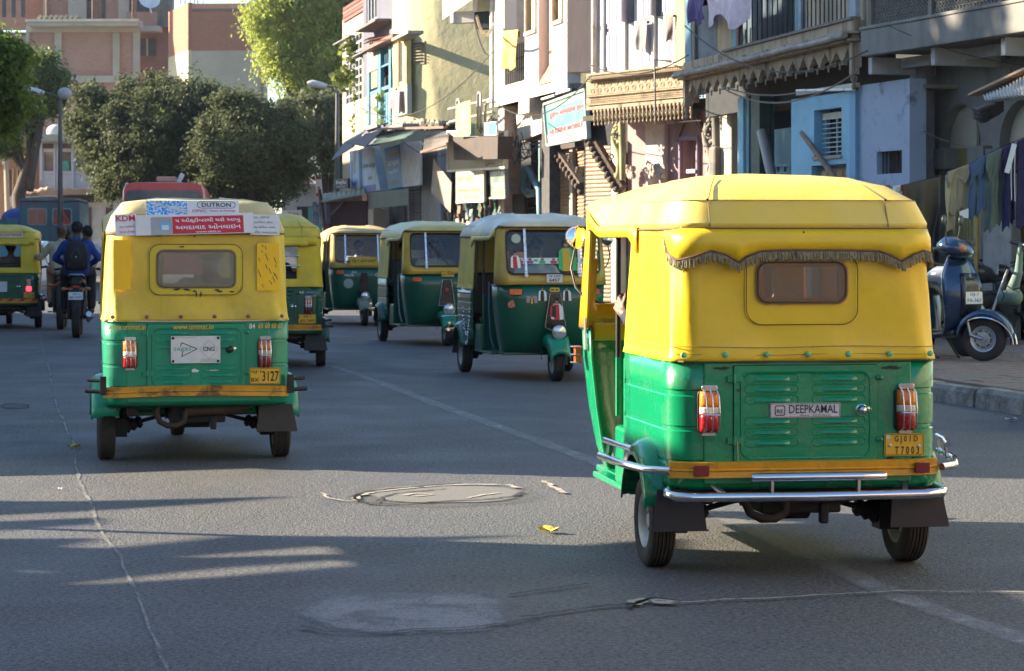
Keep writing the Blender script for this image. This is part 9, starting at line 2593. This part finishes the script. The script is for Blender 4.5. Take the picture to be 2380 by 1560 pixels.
for s in (-1, 1):
 mb = MB(frame((s * 1.02, -4.022, 2.35), (1, 0, 0), (0, 0, 1))); mb.prism([(-.13, -.5), (.13, -.5), (.13, .35), (.02 if s > 0 else -.02, .1)], .01, mb.M); mk('curtain', mb, pm('curtain_tan', (.35, .25, .15), .8), bs)
 for yy in (-2.5, 3): TY(bs, s * 1.05, yy, .48, .28)
 mb = MB(); mb.ball((s * 1.12, -3.95, 3.25), .06, 8, 6); mk('marker_light', mb, pm('marker_cream', (.6, .55, .4), .3), bs)
mb = MB(); mb.box(-.25, .35, -3.2, -2.2, 3.36, 3.52); mk('roof_hatch', mb, pm('hatch_salmon', (.45, .25, .2), .6), bs, bevel=.03)
mb = MB(); mb.bar((.42, -2.8, 3.34), (.56, -2.8, 3.62), .10, .14); mk('roof_vent', mb, WHT, bs)
# ------------------------------------------------------------------ street lamps
POLE = pm('lamp_pole_grey', (.10, .105, .11), .5, .4, dirt=(.1, .1, .1), damt=.4)
def street_lamp(label, px, Y, ytop, arm_px, arm_dy, bulb=True):
 p = at(px, ytop, Y)
 rt = empty('street_lamp', (p.x, Y, 0), 0, label, 'street lamp')
 mb = MB(); mb.tube([(0, 0, 0), (0, 0, p.z * .5), (0, 0, p.z)], [.10, .085, .06], 10); mk('pole', mb, POLE, rt, 60)
 a = at(arm_px, ytop + arm_dy, Y) - Vector((p.x, Y, 0));
 mb = MB(); mb.tube([(0, 0, p.z - .1), (a.x * .5, 0, (p.z + a.z) / 2 + .05), (a.x, 0, a.z)], .035, 8); mk('arm', mb, POLE, rt, 60)
 s = 1 if a.x > 0 else -1
 mb = MB(); mb.tube([(a.x - s * .05, 0, a.z), (a.x + s * .1, 0, a.z + .02), (a.x + s * .45, 0, a.z + .08), (a.x + s * .62, 0, a.z + .10)], [.05, .10, .13, .05], 10); mk('lamp_head', mb, pm('lamp_head_pale', (.55, .56, .55), .4), rt, 60)
 if bulb:
  mb = MB(); mb.ball((.16, -.05, p.z + .1), .24, 14, 10, (1, 1, .85)); mk('globe', mb, pm('globe_grey', (.36, .38, .38), .4), rt, 60)
street_lamp('grey street lamp with a round globe in front of the white pavilion', 140, 80, 225, 100, -9)
street_lamp('pale street lamp with a curved arm in front of the end house', 784, 80, 212, 757, -12, False)
sp = Bld('utility_pole', 'thin pale pole standing beside the end house under the lamp', 'pole', 772, 81, 12)
mk('pole', MB().tube([sp.P(784, 230, 0), sp.P(782, 400, 0), sp.P(782, 560, 0)], .05, 8), POLE, sp.root, 60)
# ------------------------------------------------------------------ air
hz = mk('haze', MB().box(-75, 60, -40, 175, -1.5, 32), pm('haze_dummy', (.5, .5, .5)), kind='stuff')
m = bpy.data.materials.new('haze'); m.use_nodes = True; t = m.node_tree
t.nodes.remove(t.nodes['Principled BSDF'])
pv = t.nodes.new('ShaderNodeVolumePrincipled'); pv.inputs['Color'].default_value = (.9, .93, 1, 1); pv.inputs['Density'].default_value = .0002; pv.inputs['Anisotropy'].default_value = .3
t.links.new(pv.outputs[0], t.nodes['Material Output'].inputs['Volume'])
hz.data.materials.clear(); hz.data.materials.append(m)
